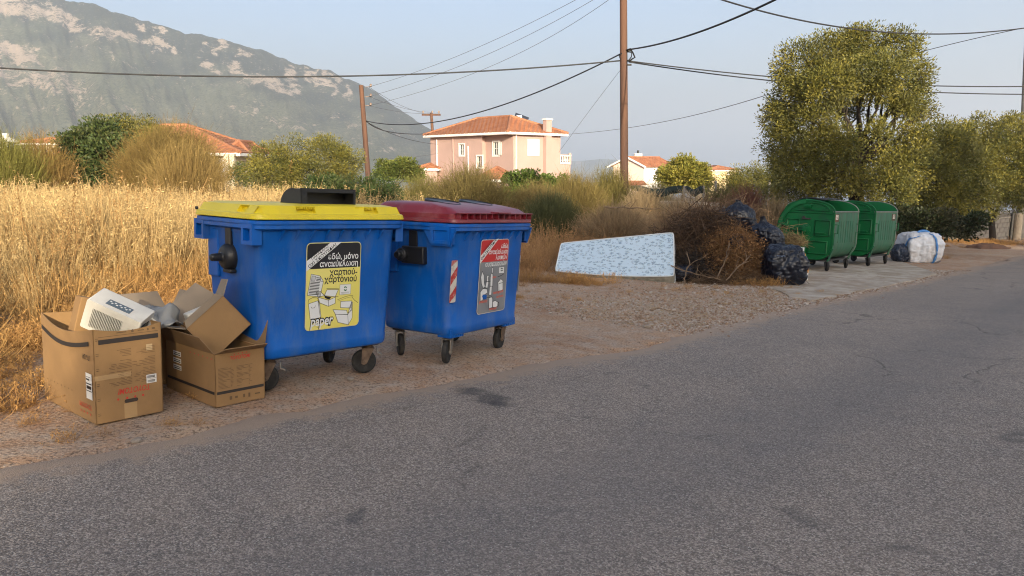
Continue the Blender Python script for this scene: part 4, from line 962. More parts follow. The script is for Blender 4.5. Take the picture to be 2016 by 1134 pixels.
# every edge of the slab as a closed loop of rings: front loop inset, front rim, back rim, back inset
def loop(grid, off): return [p + nm * off for p in grid[0]] + [r[-1] + nm * off for r in grid[1:]] + [p + nm * off for p in grid[-1][-2::-1]] + [r[0] + nm * off for r in grid[-2:0:-1]]
root = empty('mattress', 'pale blue flowered mattress lying tilted against the brush pile', 'mattress', loc=tuple(bl))
TH = .19; base = bl
MAT_ = nodes_mat('mattress_print'); m, t, NN, L, P_ = MAT_
tc = NN.new('ShaderNodeTexCoord').outputs['UV']
mp = NN.new('ShaderNodeMapping'); mp.inputs['Scale'].default_value = (22, 27, 1); L.new(tc, mp.inputs[0])
nz = N_noise(t, L, mp.outputs[0], 1.0, 3, .6, 1.4); mp2 = NN.new('ShaderNodeMapping'); mp2.inputs['Scale'].default_value = (15, 20, 1); L.new(tc, mp2.inputs[0]); vo = NN.new('ShaderNodeTexVoronoi'); vo.inputs['Scale'].default_value = 1.0; L.new(mp2.outputs[0], vo.inputs[0])
f1 = N_ramp(t, L, nz, [(.47, 0.0), (.53, 1.0)]); f2 = N_ramp(t, L, vo.outputs['Distance'], [(.40, 1.0), (.52, 0.0)])
nz2 = N_noise(t, L, mp.outputs[0], 2.3, 2, .5, .8)
fl = N_mix(t, L, N_mix(t, L, 1.0, f1, f2, 'MULTIPLY'), (.50, .61, .69), (.23, .32, .42))
fl = N_mix(t, L, N_mix(t, L, 1.0, N_ramp(t, L, nz2, [(.54, 0.0), (.60, .7)]), f2, 'MULTIPLY'), fl, (.26, .27, .24))
L.new(fl, P_.inputs['Base Color']); P_.inputs['Roughness'].default_value = .75; P_.inputs['Specular IOR Level'].default_value = .25
L.new(N_bump(t, L, vo.outputs['Distance'], .5, -.02, N_bump(t, L, nz, .25, .02)), P_.inputs['Normal'])
def gridmesh(name, grid, mt, parent, flip=False, off=Vector((0, 0, 0))):
    nj, ni = len(grid), len(grid[0]); V = [tuple(p + off - base) for r in grid for p in r]
    F = [(j * ni + i, j * ni + i + 1, (j + 1) * ni + i + 1, (j + 1) * ni + i) for j in range(nj - 1) for i in range(ni - 1)]
    if flip: F = [f[::-1] for f in F]
    me = bpy.data.meshes.new(name); me.from_pydata(V, [], F); me.materials.append(mt); uv = me.uv_layers.new(name='UVMap')
    for p in me.polygons:
        p.use_smooth = True
        for li, vi in zip(p.loop_indices, p.vertices): uv.data[li].uv = (vi % ni / (ni - 1) * 2.0, vi // ni / (nj - 1))
    return link(name, me, parent)
gridmesh('top_panel', front, m, root); gridmesh('underside', front, m, root, True, -nm * TH)
SIDE = mat('mattress_border', (.36, .34, .28), .8, c2=(.16, .15, .12), scale=9, stretch=(1, 1, 1.5))
lp = [loop(front, 0), loop(front, -.05), loop(front, -.10), loop(front, -TH)]
cen = sum((p for p in lp[0]), Vector()) / len(lp[0])
lp[1] = [p + (p - cen).normalized() * .012 for p in lp[1]]; lp[2] = [p + (p - cen).normalized() * .012 for p in lp[2]]
mb = MB(); mb.ring([[p - base for p in r] for r in lp], cap0=False, cap1=False); mb.build('border', SIDE, root, smooth=50)
for o_ in (.002, -TH + .002):
    mb = MB(); q = [p - base for p in loop(front, o_)]; mb.tube(q + [q[0]], .012, 6, cap=False); mb.build('piping', mat('piping_white', (.62, .64, .64), .7), root, smooth=60)

# ------------------------------------------------------------------ bags
BAG = mat('black_bag_film', (.006, .008, .016), .30, spec=.45, bump=.15, bscale=8, stretch=(1, 1, 2.2))
NBU, NBV = 112, 68
def bag(u, vb, Y, w, h, label, seed, tie=.25, lean=(0, 0), z=None, flat=1.0, group=None, mt=None, name='rubbish_bag', boxy=0.0, wr=1.0, sq=(.55, .75)):
    p = at(u, vb, Y); zb = G(p.x, p.y) if z is None else z; nu, nv = NBU, NBV; V = []; so_ = Vector((seed * 7.3, seed * 3.1, seed * 1.7))
    for j in range(nv + 1):
        t_ = j / nv; ph = math.pi * t_
        for i in range(nu):
            a = 2 * math.pi * i / nu
            r_ = math.sin(ph) ** (sq[0] if t_ < .5 else sq[1])
            zc = (1 - math.cos(ph)) / 2
            if tie and t_ > .72:
                k = (t_ - .72) / .28; r_ = r_ * (1 - k) + (.10 + .16 * max(0, k - .55)) * k; zc = zc * (1 - k) + (1.0 + tie * max(0, k - .5)) * k
            d_ = Vector((math.cos(a), math.sin(a), 0))
            if boxy: mx_ = max(abs(d_.x), abs(d_.y)); d_ = d_.lerp(d_ / mx_, boxy)
            q = Vector((d_.x * r_, d_.y * r_ * flat, zc * 1.0))
            n_ = mnoise.fractal(q * 2.2 + so_, .9, 2.1, 4) * .10 + (abs(mnoise.noise(Vector((a * 3.2 + so_.x, zc * 2.5, so_.y)))) - .25) * .16 + (abs(mnoise.noise(Vector((q.x * 4, q.y * 4, q.z * 11)) + so_)) - .2) * .085 + (abs(mnoise.noise(q * 5 + so_ * 2)) - .2) * .085
            q = Vector((q.x * (1 + n_ * wr), q.y * (1 + n_ * wr), q.z * (1 + .25 * n_ * wr)))
            V.append((q.x * w / 2 + lean[0] * zc, q.y * w / 2 + lean[1] * zc, max(0, q.z * h)))
    F = [(j * nu + i, j * nu + (i + 1) % nu, (j + 1) * nu + (i + 1) % nu, (j + 1) * nu + i) for j in range(nv) for i in range(nu)]
    me = bpy.data.meshes.new(name); me.from_pydata(V, [], F); me.materials.append(mt or BAG); me.polygons.foreach_set('use_smooth', [True] * len(F)); me.update()
    o = link(name, me); o.location = (p.x, p.y, zb); tag(o, label, 'bag', group); return o
b1 = bag(1541, 553, 13.35, .72, .70, 'big full black rubbish bag standing beside the green bin', 1, tie=.0, boxy=.55, sq=(.3, .45))
bag(1513, 487, 14.2, .62, .50, 'black rubbish bag with a twisted neck leaning on top of the full bag', 2, tie=.5, lean=(-.12, .0), z=-.06)
bag(1460, 440, 14.7, .62, .66, 'black rubbish bag with a peaked top lying on the crest of the brush pile', 3, tie=.2, lean=(-.08, 0), z=.12, flat=.8)
bag(1424, 425, 14.8, .30, .30, 'small knotted black bag on the left shoulder of the brush pile crest', 4, tie=.4, z=.38)
bag(1375, 520, 13.75, .75, .32, 'flattened black bag buried low in the brush pile beside the mattress', 5, tie=0, z=-.50, flat=.6)
bag(1340, 545, 13.5, .55, .28, 'torn black bag half hidden by twigs at the mattress corner', 6, tie=.0, z=-.53)
bag(1448, 505, 13.75, .42, .44, 'black bag peeping out of the orange cuttings in the middle of the pile', 7, tie=.0, z=-.16)
bag(1772, 515, 19.0, .48, .46, 'dark blue rubbish bag squeezed between the green bin and the white bulk bag', 8, tie=.0, mt=mat('navy_bag_film', (.02, .028, .05), .4, bump=.4, bscale=8))
# printed mark on the big bag
# bulk bag
bbag = bag(1806, 515, 19.1, .90, .76, 'white woven bulk bag with blue straps slumped beside the green bins', 11, tie=.0, boxy=.7, mt=mat('woven_white', (.58, .59, .62), .6, var=.1, scale=5, bump=.4, bscale=14, dirt=(.35, .27, .2), dscale=2.5, damt=.6), name='bulk_bag', wr=.75, sq=(.22, .38))
BS = mat('blue_strap', (.06, .20, .46), .6)
def surf_strap(bagobj, pts, wd, mt, name='strap'):
    """a woven strap pressed onto the bag along given (angle, height 0..1) points"""
    me = bagobj.data; co = np.array([v.co[:] for v in me.vertices]).reshape(NBV + 1, NBU, 3); rows = []
    def sample(a, t_):
        i = (a / 360 * NBU) % NBU; j = t_ * NBV; i0, j0 = int(i), min(int(j), NBV - 1); fi, fj = i - i0, j - j0
        p = (co[j0, i0] * (1 - fi) + co[j0, (i0 + 1) % NBU] * fi) * (1 - fj) + (co[j0 + 1, i0] * (1 - fi) + co[j0 + 1, (i0 + 1) % NBU] * fi) * fj
        return Vector(p)
    c = Vector(co.mean((0, 1))); mb = MB(); l0, l1 = [], []
    for k in range(25):
        f = k / 24 * (len(pts) - 1); i = min(int(f), len(pts) - 2); q = f - i
        a = pts[i][0] + (pts[i + 1][0] - pts[i][0]) * q; t_ = pts[i][1] + (pts[i + 1][1] - pts[i][1]) * q
        p = sample(a, t_); p2 = sample(a + wd, t_); o_ = (p - c).normalized() * .02; l0.append(p + o_); l1.append(p2 + o_)
    mb.ring([l0, l1], closed=False, cap0=False, cap1=False); o = mb.build(name, mt, bagobj, smooth=60); sm = o.modifiers.new('solid', 'SOLIDIFY'); sm.thickness = .008
surf_strap(bbag, [(292, .05), (292, .5), (290, .78), (285, .9)], 7, BS); surf_strap(bbag, [(335, .15), (333, .6), (325, .85)], 7, BS); surf_strap(bbag, [(196, .45), (215, .72), (240, .80)], 7, BS)
mb = MB(); pts = [Vector((.05 + .16 * math.cos(R(a)), -.1 + .05 * math.sin(R(a)), .70 + .10 * math.sin(R(a)))) for a in range(-10, 191, 20)]; mb.tube(pts, .035, 8); mb.build('lifting_loop', BS, bbag, smooth=60)
surf_strap(bbag, [(318, .45), (326, .40), (318, .33), (312, .28)], 2.5, mat('bag_print_navy', (.03, .035, .12), .6), 'printed_mark'); surf_strap(bbag, [(314, .22), (324, .20), (322, .13), (313, .15), (314, .22)], 3, MATS['bag_print_navy'], 'printed_mark')
surf_strap(bbag, [(345, .62), (352, .78), (350, .86)], 3, mat('red_piping', (.4, .03, .04), .6), 'red_edge')
surf_strap(b1, [(232, .68), (250, .68)], 4, mat('bag_print_blue', (.12, .17, .27), .5), 'printed_mark')
# plastic containers by the bag
def bottle(u, v, Y, h, w, label, cols):
    p = at(u, v, Y); z = G(p.x, p.y); r = empty('plastic_container', label, 'container', loc=(p.x, p.y, z))
    M_ = Matrix.Identity(4); mb = MB(); mb.ring([rrect(w * k, w * .7 * k, .02, z_, 4) for k, z_ in ((.9, 0), (1, .015), (1, h * .68), (.75, h * .80), (.4, h * .86), (.4, h * .9))]); mb.build('container_body', cols[0], r, smooth=40)
    mb = MB(); mb.lathe([(w * .24, h * .88), (w * .25, h), (w * .1, h)], M_, 14); mb.build('cap', cols[1], r, smooth=40)
    mb = MB(); mb.ring([rrect(w * 1.02, w * .72, .02, z_, 4) for z_ in (h * .36, h * .62)], cap0=False, cap1=False); mb.build('label_sleeve', cols[2], r, smooth=40)
cw, co_, cb = mat('container_white', (.62, .62, .60), .4), mat('container_orange', (.55, .22, .03), .45), mat('container_blue', (.12, .2, .42), .5)
bottle(1580, 546, 14.0, .42, .17, 'white plastic container with an orange band in front of the green bin', (cw, cw, co_))
bottle(1577, 533, 14.35, .60, .15, 'tall orange container with a white cap between black bag and green bin', (co_, cw, mat('container_cream', (.6, .5, .3), .5)))

# ------------------------------------------------------------------ strands, leaves, shrubs, trees
def ribbons(base, tip, bend, width, segs, taper=.25, col0=None, col1=None, roll=None):
    """n curved ribbons; base,tip,bend (n,3); returns V,F,C"""
    n = len(base); ts = np.linspace(0, 1, segs + 1)
    d = tip - base; dn = d / (np.linalg.norm(d, axis=1)[:, None] + 1e-9)
    rv = rng.normal(size=(n, 3)); side = np.cross(dn, rv); side /= np.linalg.norm(side, axis=1)[:, None] + 1e-9
    V = np.empty((n, segs + 1, 2, 3)); C = np.empty((n, segs + 1, 2, 3))
    for k, t_ in enumerate(ts):
        p = base + d * t_ + bend * (4 * t_ * (1 - t_)) * .5 + bend * t_ * t_ * .6
        wv = (width * (1 - (1 - taper) * t_))[:, None] * side * .5
        V[:, k, 0] = p - wv; V[:, k, 1] = p + wv
        if col0 is not None: C[:, k, :] = (col0 * (1 - t_) + col1 * t_)[:, None]
    i = np.arange(n)[:, None] * (segs + 1) * 2 + np.arange(segs)[None] * 2
    F = np.stack([i, i + 1, i + 3, i + 2], -1).reshape(-1, 4)
    return V.reshape(-1, 3), F, C.reshape(-1, 3)
def leafquads(P, axis, ln, wd, cols):
    n = len(P); ax = axis / (np.linalg.norm(axis, axis=1)[:, None] + 1e-9); sd_ = np.cross(ax, rng.normal(size=(n, 3))); sd_ /= np.linalg.norm(sd_, axis=1)[:, None] + 1e-9
    nz_ = np.cross(ax, sd_)
    V = np.stack([P, P + ax * (ln * .5)[:, None] + sd_ * (wd * .5)[:, None] + nz_ * (ln * .06)[:, None], P + ax * ln[:, None], P + ax * (ln * .5)[:, None] - sd_ * (wd * .5)[:, None] + nz_ * (ln * .06)[:, None]], 1)
    return V.reshape(-1, 3), np.arange(n * 4).reshape(n, 4), np.repeat(cols, 4, 0)
def cat(parts):
    Vs, Fs, Cs = [], [], []; o_ = 0
    for V, F, C in parts: Vs.append(V); Fs.append(F + o_); Cs.append(C); o_ += len(V)
    return np.concatenate(Vs), np.concatenate(Fs), np.concatenate(Cs)
LEAF = leafmat('leaf', .16); TWIG = leafmat('dry_stem', .15, .8)
BARK = mat('bark', (.045, .033, .024), .95, c2=(.024, .018, .014), scale=7, bump=.8, bscale=12, stretch=(1, 1, .3))
OLIVE = [(.165, .152, .028), (.250, .210, .038), (.080, .088, .022), (.155, .150, .052)]
def crown(blobs, per, sub_r, ln, wd, cols, droop=-.1, seed=0):
    """blobs: (center, radii, n_sub). Leaves in sub-clumps biased to the blob surface."""
    global rng
    cols = np.array(cols); parts = []
    for c, rad, ns in blobs:
        d = rng.normal(size=(ns, 3)); d /= np.linalg.norm(d, axis=1)[:, None]; r = .45 + .55 * rng.random(ns) ** .5
        sc = np.array(c) + d * r[:, None] * np.array(rad)
        q = np.repeat(sc, per, 0); dd = np.repeat(d, per, 0); off_ = np.clip(rng.normal(size=q.shape), -1.5, 1.5) * sub_r * np.array([1, 1, .9])
        ax = dd * .7 + off_ / sub_r * .5 + rng.normal(size=q.shape) * .55 + np.array([0, 0, .25 + droop])
        w_ = rng.random((len(q), 1)); k = rng.integers(0, len(cols), len(q)); k2 = np.repeat(rng.integers(0, len(cols), ns), per)
        cc = cols[k2] * .65 + cols[k] * .35; cc = cc * (.8 + .4 * w_) * np.repeat(.75 + .5 * rng.random((ns, 1)), per, 0)
        V, F, C = leafquads(q + off_, ax, ln * (.7 + .6 * rng.random(len(q))), wd * (.7 + .6 * rng.random(len(q))), cc); parts.append((V, F, C))
    return cat(parts)
def limb(mb, a, b, r0, r1, wob=.12, n=7):
    a, b = Vector(a), Vector(b); L_ = (b - a).length; o1 = Vector(rng.normal(size=3)) * wob * L_ * .5; o2 = Vector(rng.normal(size=3)) * wob * L_ * .3
    mb.tube([a.lerp(b, i / n) + o1 * math.sin(math.pi * i / n) + o2 * math.sin(2 * math.pi * i / n) for i in range(n + 1)], [r0 + (r1 - r0) * i / n for i in range(n + 1)], 7)
def tree(name, base, blobs, label, per=60, sub_r=.22, ln=.10, wd=.035, cols=OLIVE, trunk_r=.16, fork=None, group=None, category='tree', extra=()):
    base = Vector(base); root = empty(name, label, category, loc=tuple(base), group=group)
    rel = [(tuple(Vector(c) - base), r, n) for c, r, n in blobs]
    V, F, C = crown(rel, per, sub_r, ln, wd, cols); npmesh('crown', V, F, LEAF, root, col=C)
    mb = MB(); fk = Vector(fork) - base if fork else Vector((0, 0, max(.3, min(c[2] for c, _, _ in rel) * .7)))
    limb(mb, (0, 0, -.1), fk, trunk_r, trunk_r * .7, .06)
    for c, r, n in rel:
        c = Vector(c); tipp = c + Vector((0, 0, r[2] * .3)); limb(mb, fk, tipp, trunk_r * .22, trunk_r * .05, .14)
        for _ in range(5):
            d_ = Vector(rng.normal(size=3)).normalized(); st_ = fk.lerp(tipp, rng.uniform(.45, .95)); limb(mb, st_, c + Vector((d_.x * r[0], d_.y * r[1], d_.z * r[2])) * .85, trunk_r * .16, trunk_r * .04, .12, 5)
    mb.build('trunk', BARK, root, smooth=60); return root
def blob_px(u, v, ru, rv, Y, dy=1.0, dens=1.0, k=26):
    c = at(u, v, Y); rx = ru / FPX * Y; rz = rv / FPX * Y; ry = (rx + rz) / 2 * dy
    return (tuple(c), (rx, ry, rz), max(4, int(k * dens * (rx * rz + rx * ry) * 1.15)))
# the big olive tree
Yt = 23.5; tb = at(1697, 400, Yt); tb = Vector((tb.x, Yt, G(tb.x, Yt)))
spec = [(1585, 135, 62, 52, -.2), (1640, 105, 62, 42, .2), (1700, 90, 60, 36, .3), (1765, 105, 45, 45, .2), (1625, 170, 80, 42, -.7), (1720, 150, 80, 45, -.6), (1785, 160, 40, 45, -.3), (1560, 200, 52, 40, -.3), (1530, 235, 36, 32, .0), (1595, 250, 62, 42, -.6), (1545, 290, 45, 40, -.2), (1630, 300, 58, 40, -.8), (1575, 330, 60, 42, -.6), (1620, 365, 60, 34, -.4), (1560, 375, 45, 28, 0), (1800, 200, 35, 30, .2), (1770, 210, 40, 26, -.4), (1815, 225, 24, 18, .2), (1655, 345, 36, 36, -.8), (1660, 215, 40, 22, .6), (1775, 330, 62, 60, -.7), (1745, 380, 48, 45, -.9), (1800, 280, 42, 40, -.4), (1725, 300, 30, 40, .3), (1660, 285, 36, 28, -1.0), (1722, 262, 32, 20, -.6), (1690, 360, 30, 24, -.9)]
blobs = [blob_px(u, v, ru * .84, rv * .86, Yt + dy * 1.6, 1.0, 1.0, 36) for u, v, ru, rv, dy in spec]
tree('olive_tree', tb, blobs, 'tall broad olive tree with a rounded crown behind the green bins', per=150, sub_r=.18, ln=.085, wd=.034, trunk_r=.28, fork=at(1690, 322, Yt))
# neighbours on the right
def otree(u, Y, blist, label, cols=OLIVE, per=140, sub=.19, k=26, ln=.10, wd=.036, name='olive_tree', tr=.14, category='tree', group=None, v_f=None):
    p = at(u, 400, Y); b = Vector((p.x, Y, G(p.x, Y))); return tree(name, b, [blob_px(a, v, ru, rv, Y + dy, 1, 1, k) for a, v, ru, rv, dy in blist], label, per, sub, ln, wd, cols, tr, None, group, category)
otree(1840, 25.5, [(1830, 290, 50, 45, 0), (1870, 285, 38, 40, .3), (1815, 350, 60, 50, -.5), (1880, 340, 50, 50, -.2), (1850, 395, 65, 38, -.6), (1905, 390, 40, 40, 0)], 'mid-sized yellow-green olive tree beside the tall olive, over the bramble')
otree(1960, 30, [(1940, 262, 40, 32, 0), (1985, 265, 45, 35, .2), (1925, 320, 45, 40, -.4), (1980, 320, 50, 45, -.2), (1950, 370, 60, 40, -.6), (2005, 370, 40, 45, -.2), (1920, 400, 40, 30, -.6), (2040, 300, 40, 60, 0)], 'olive tree behind the grey block wall and the fence posts')
otree(1885, 34, [(1885, 265, 30, 28, 0), (1900, 300, 40, 40, .3)], 'pale young olive tree rising between two larger olives')
otree(1500, 36, [(1470, 355, 38, 26, 0), (1510, 345, 40, 28, .3), (1430, 365, 38, 22, -.3), (1490, 382, 60, 18, -.6), (1540, 370, 34, 36, 0)], 'low spreading olive behind the wire fence, left of the tall tree', k=20)
otree(1345, 44, [(1345, 345, 40, 24, 0), (1320, 352, 24, 18, -.2), (1375, 350, 24, 20, 0), (1350, 328, 22, 16, .2)], 'round bright yellow-green lemon tree beside the white house', cols=[(.24, .22, .04), (.16, .17, .03), (.30, .25, .05)], ln=.16, wd=.08, sub=.22, k=22, name='lemon_tree')
# left side trees and bushes
otree(180, 28, [(150, 300, 40, 38, 0), (190, 275, 40, 35, .2), (215, 320, 42, 45, -.5), (150, 340, 45, 35, -.6), (235, 290, 30, 30, .3)], 'dark green leafy fig bush among the dry field grass', cols=[(.04, .065, .018), (.065, .09, .026), (.10, .11, .035)], ln=.12, wd=.07, sub=.2, k=26, name='fig_bush', category='bush')
otree(250, 31, [(205, 266, 45, 30, 0), (265, 262, 45, 27, .2), (305, 280, 34, 32, 0), (245, 300, 60, 40, .4), (325, 305, 30, 30, .2)], 'yellow-green olive crown rising behind the dark fig bush')
otree(570, 33, [(530, 318, 36, 36, 0), (575, 305, 36, 32, 0), (640, 305, 42, 32, .2), (680, 325, 30, 36, .2), (605, 340, 60, 32, -.4), (545, 350, 50, 26, -.4), (505, 345, 28, 30, 0), (665, 350, 40, 22, -.3)], 'wide pale olive thicket beside the cream bungalow', k=22)
otree(778, 46, [(760, 335, 22, 16, 0), (795, 333, 24, 16, 0), (815, 342, 16, 12, .2)], 'pair of clipped bright citrus crowns beside the leaning wooden pole', cols=[(.16, .17, .035), (.10, .13, .028)], ln=.14, wd=.07, sub=.2, k=26, name='citrus_tree')
otree(700, 22, [(640, 368, 34, 14, 0), (690, 370, 50, 18, -.3), (740, 375, 46, 18, 0), (660, 385, 50, 16, -.5), (730, 392, 60, 14, -.5)], 'dark green mastic shrub above the lid of the yellow-topped bin', cols=[(.035, .060, .016), (.05, .08, .022), (.08, .09, .03)], ln=.08, wd=.035, sub=.14, k=42, name='mastic_shrub', category='shrub', tr=.05)
otree(1050, 38, [(1020, 358, 24, 14, 0), (1050, 356, 28, 16, 0), (1088, 360, 24, 14, 0), (1030, 380, 36, 16, -.2), (1080, 380, 36, 16, -.2)], 'fresh green vine hedge under the pink house', cols=[(.12, .17, .03), (.08, .12, .025)], ln=.15, wd=.09, sub=.18, k=22, name='vine_hedge', category='hedge', tr=.05)
otree(10, 40, [(0, 318, 30, 26, 0), (25, 330, 26, 20, 0)], 'bright green bush at the foot of the mountain view, left of the fig', cols=[(.12, .15, .03), (.08, .11, .025)], k=30, name='garden_bush', category='bush')
otree(470, 37, [(470, 345, 16, 16, 0)], 'small green shrub by the pillars of the cream bungalow', cols=[(.05, .09, .02), (.08, .11, .03)], k=40, name='garden_shrub', category='shrub')
# bramble along the wall foot
otree(1850, 21.5, [(1790, 435, 40, 18, 0), (1840, 440, 45, 20, -.2), (1900, 440, 36, 18, .3), (1760, 425, 30, 20, .2)], 'dark bramble mound sprawling in front of the grey block wall', cols=[(.022, .035, .014), (.04, .05, .02), (.05, .045, .022)], ln=.09, wd=.05, sub=.15, k=46, name='bramble', category='bramble', tr=.04)
# trees behind the camera that shade the road and the bins
def shade_tree(x, y, h, r, label, lo=1.2):
    b = Vector((x, y, G(x, y))); bl_ = []
    n = max(3, int((h - lo) / 1.5))
    for i in range(n):
        z = lo + (h - lo) * (i + .5) / n; k = math.sin(math.pi * min(.95, .25 + .6 * (i + .5) / n))
        for a in range(4):
            an = a * 1.57 + i * .8; bl_.append((tuple(b + Vector((math.cos(an) * r * .5 * k, math.sin(an) * r * .4 * k, z))), (r * .55 * k, r * .5 * k, (h - lo) / n * .9), int(9 * r * r * .3)))
    tree('roadside_tree', b, bl_, label, per=34, sub_r=.36, ln=.40, wd=.22, trunk_r=.3)
shade_tree(9.28, -32, 12.2, 3.0, 'dense tall tree far across the road behind the viewer')
shade_tree(14.4, -32, 13.4, 3.6, 'bushy tall tree far across the road, second of the row')
shade_tree(21.0, -32, 14.8, 4.0, 'full tall tree far across the road, third of the row')
shade_tree(28.5, -32, 15.8, 4.4, 'tallest tree far across the road, at the end of the row')
shade_tree(37.5, -32, 17.5, 5.2, 'broad crowned tree far across the road, beyond the tallest one')
shade_tree(3.2, -32, 8.1, 3.4, 'lower round tree far across the road, opposite the cardboard boxes')
shade_tree(-3.6, -32, 7.8, 4.2, 'wide low tree far across the road, opposite the grass field')

def broom(u0, u1, vt, Y, label, c0, c1, n=2600, up=.75, name='broom_shrub', width=.012, leafy=.0, depth=.8, low=0.0, cat_='shrub', stuff=False):
    uc = (u0 + u1) / 2; p = at(uc, 400, Y); zb = G(p.x, Y); H = lookz(vt, Y) - zb; rx = (u1 - u0) / 2 / FPX * Y
    ang = rng.random(n) * 2 * np.pi; rr_ = np.sqrt(rng.random(n)); c0, c1 = np.array(c0), np.array(c1)
    bx = np.cos(ang) * rr_ * rx * .55; by = np.sin(ang) * rr_ * rx * .55 * depth
    hgt = 1.22 * H * (.45 + .55 * rng.random(n) ** .7) * (1 - .38 * rr_ ** 2)
    base = np.stack([bx, by, hgt * rng.random(n) * .55 + low], -1)
    tip = np.stack([bx + np.cos(ang) * rr_ * rx * .5 + rng.normal(0, .09, n) * H, by + np.sin(ang) * rr_ * rx * .5 * depth + rng.normal(0, .09, n) * H, base[:, 2] + (hgt - base[:, 2]) * (.6 + .4 * up)], -1)
    bend = rng.normal(0, .06, (n, 3)) * H
    k = .75 + .5 * rng.random((n, 1)); mixc = rng.random((n, 1)) * .5
    parts = [ribbons(base, tip, bend, width * (.7 + .6 * rng.random(n)), 3, .4, c0 * k, (c1 * (1 - mixc) + c0 * mixc) * k)]
    # side sprigs
    m_ = n * 2; i = rng.integers(0, n, m_); t_ = rng.random((m_, 1)) * .7 + .3; s = base[i] + (tip[i] - base[i]) * t_ + bend[i] * t_ * .5
    dd = (tip[i] - base[i]); dd /= np.linalg.norm(dd, axis=1)[:, None] + 1e-9; e = s + (dd * .8 + rng.normal(size=(m_, 3)) * .55) * (H * .13)
    parts.append(ribbons(s, e, rng.normal(0, .02, (m_, 3)), np.full(m_, width * .7), 1, .3, (c0 * .4 + c1 * .6) * k[i], c1 * k[i]))
    if leafy:
        m_ = int(n * leafy); i = rng.integers(0, n, m_); t_ = rng.random((m_, 1)) * .6 + .4; s = base[i] + (tip[i] - base[i]) * t_ + rng.normal(0, .03, (m_, 3)) * H
        parts.append(leafquads(s, rng.normal(size=(m_, 3)), np.full(m_, .07), np.full(m_, .028), c1 * (.7 + .6 * rng.random((m_, 1)))))
    V, F, C = cat(parts); root = empty(name, label, cat_, loc=(p.x, Y, zb)); npmesh('branches', V, F, TWIG, root, col=C)
    mb = MB()
    for a in range(4): limb(mb, (rng.normal() * .05, rng.normal() * .05, -.05), (math.cos(a * 1.6) * rx * .35, math.sin(a * 1.6) * rx * .3, H * .45), .025, .01, .1, 4)
    mb.build('stems', BARK, root, smooth=60); return root
DG, BR_, OG = (.15, .10, .04), (.13, .075, .03), (.17, .15, .045)
broom(240, 440, 262, 27, 'rust-brown broom shrub in front of the cream bungalow roof', (.13, .075, .028), (.23, .155, .045), 5200, leafy=1.6)
broom(275, 425, 255, 26.4, 'dense russet broom growing against the larger broom', (.12, .075, .028), (.21, .15, .045), 3600, leafy=1.4)
broom(300, 440, 288, 25, 'lower golden broom clump spilling into the dry grass', (.18, .11, .04), (.30, .21, .07), 2800, leafy=.6)
broom(-60, 80, 272, 25, 'green-tinged broom shrub left of the fig bush', (.12, .10, .03), (.20, .19, .04), 3600, leafy=1.0)
broom(40, 135, 276, 26, 'tawny broom shrub touching the fig bush', (.16, .10, .035), (.28, .18, .055), 3000, leafy=.8)
broom(855, 1000, 334, 24, 'tall olive-brown broom in front of the pink house', (.12, .075, .035), (.19, .155, .05), 4600, leafy=.8)
broom(790, 880, 352, 25, 'small olive-green broom left of the tall broom', (.12, .085, .035), (.19, .17, .05), 2200, leafy=.8)
broom(1000, 1110, 365, 25, 'tawny broom clump below the vine hedge', (.14, .09, .04), (.20, .155, .055), 3000, leafy=.6)
broom(1070, 1190, 350, 26, 'wide yellow-brown broom left of the tall wooden pole', (.14, .09, .04), (.23, .18, .055), 4200, leafy=.8)
broom(1160, 1245, 338, 27, 'upright broom clump hiding the foot of the tall wooden pole', (.13, .09, .035), (.20, .175, .05), 3000, leafy=1.0)
broom(1030, 1140, 388, 19, 'dusky green spiny broom low in the middle of the field', (.06, .065, .025), (.10, .105, .04), 3000)
broom(1245, 1330, 364, 33, 'olive shrub behind the green netting, under the white house', (.10, .085, .035), (.17, .155, .05), 2400, leafy=1)
broom(1225, 1310, 378, 24, 'dry thorny shrub tangled in the wire fence', (.24, .165, .09), (.34, .25, .14), 2000)
broom(1300, 1390, 385, 24, 'bleached dead shrub beside the concrete fence posts', (.26, .185, .11), (.36, .27, .16), 2000)
broom(1380, 1450, 375, 26, 'olive-green fence-side shrub beside the reddish dead shrub', (.10, .08, .035), (.15, .135, .045), 2200, leafy=1)
broom(1440, 1500, 372, 23, 'reddish-brown dead shrub under the low olive', (.09, .04, .03), (.14, .06, .045), 1800)
broom(1495, 1560, 395, 22, 'dull fence-side weed clump left of the green bins', (.14, .09, .05), (.20, .15, .08), 1600)
broom(1130, 1300, 408, 18.5, 'tan thistle mass behind the mattress', (.24, .155, .085), (.34, .24, .135), 2600)
broom(1270, 1420, 412, 17, 'wiry dead broom behind the brush pile', (.22, .135, .075), (.33, .22, .12), 2400)

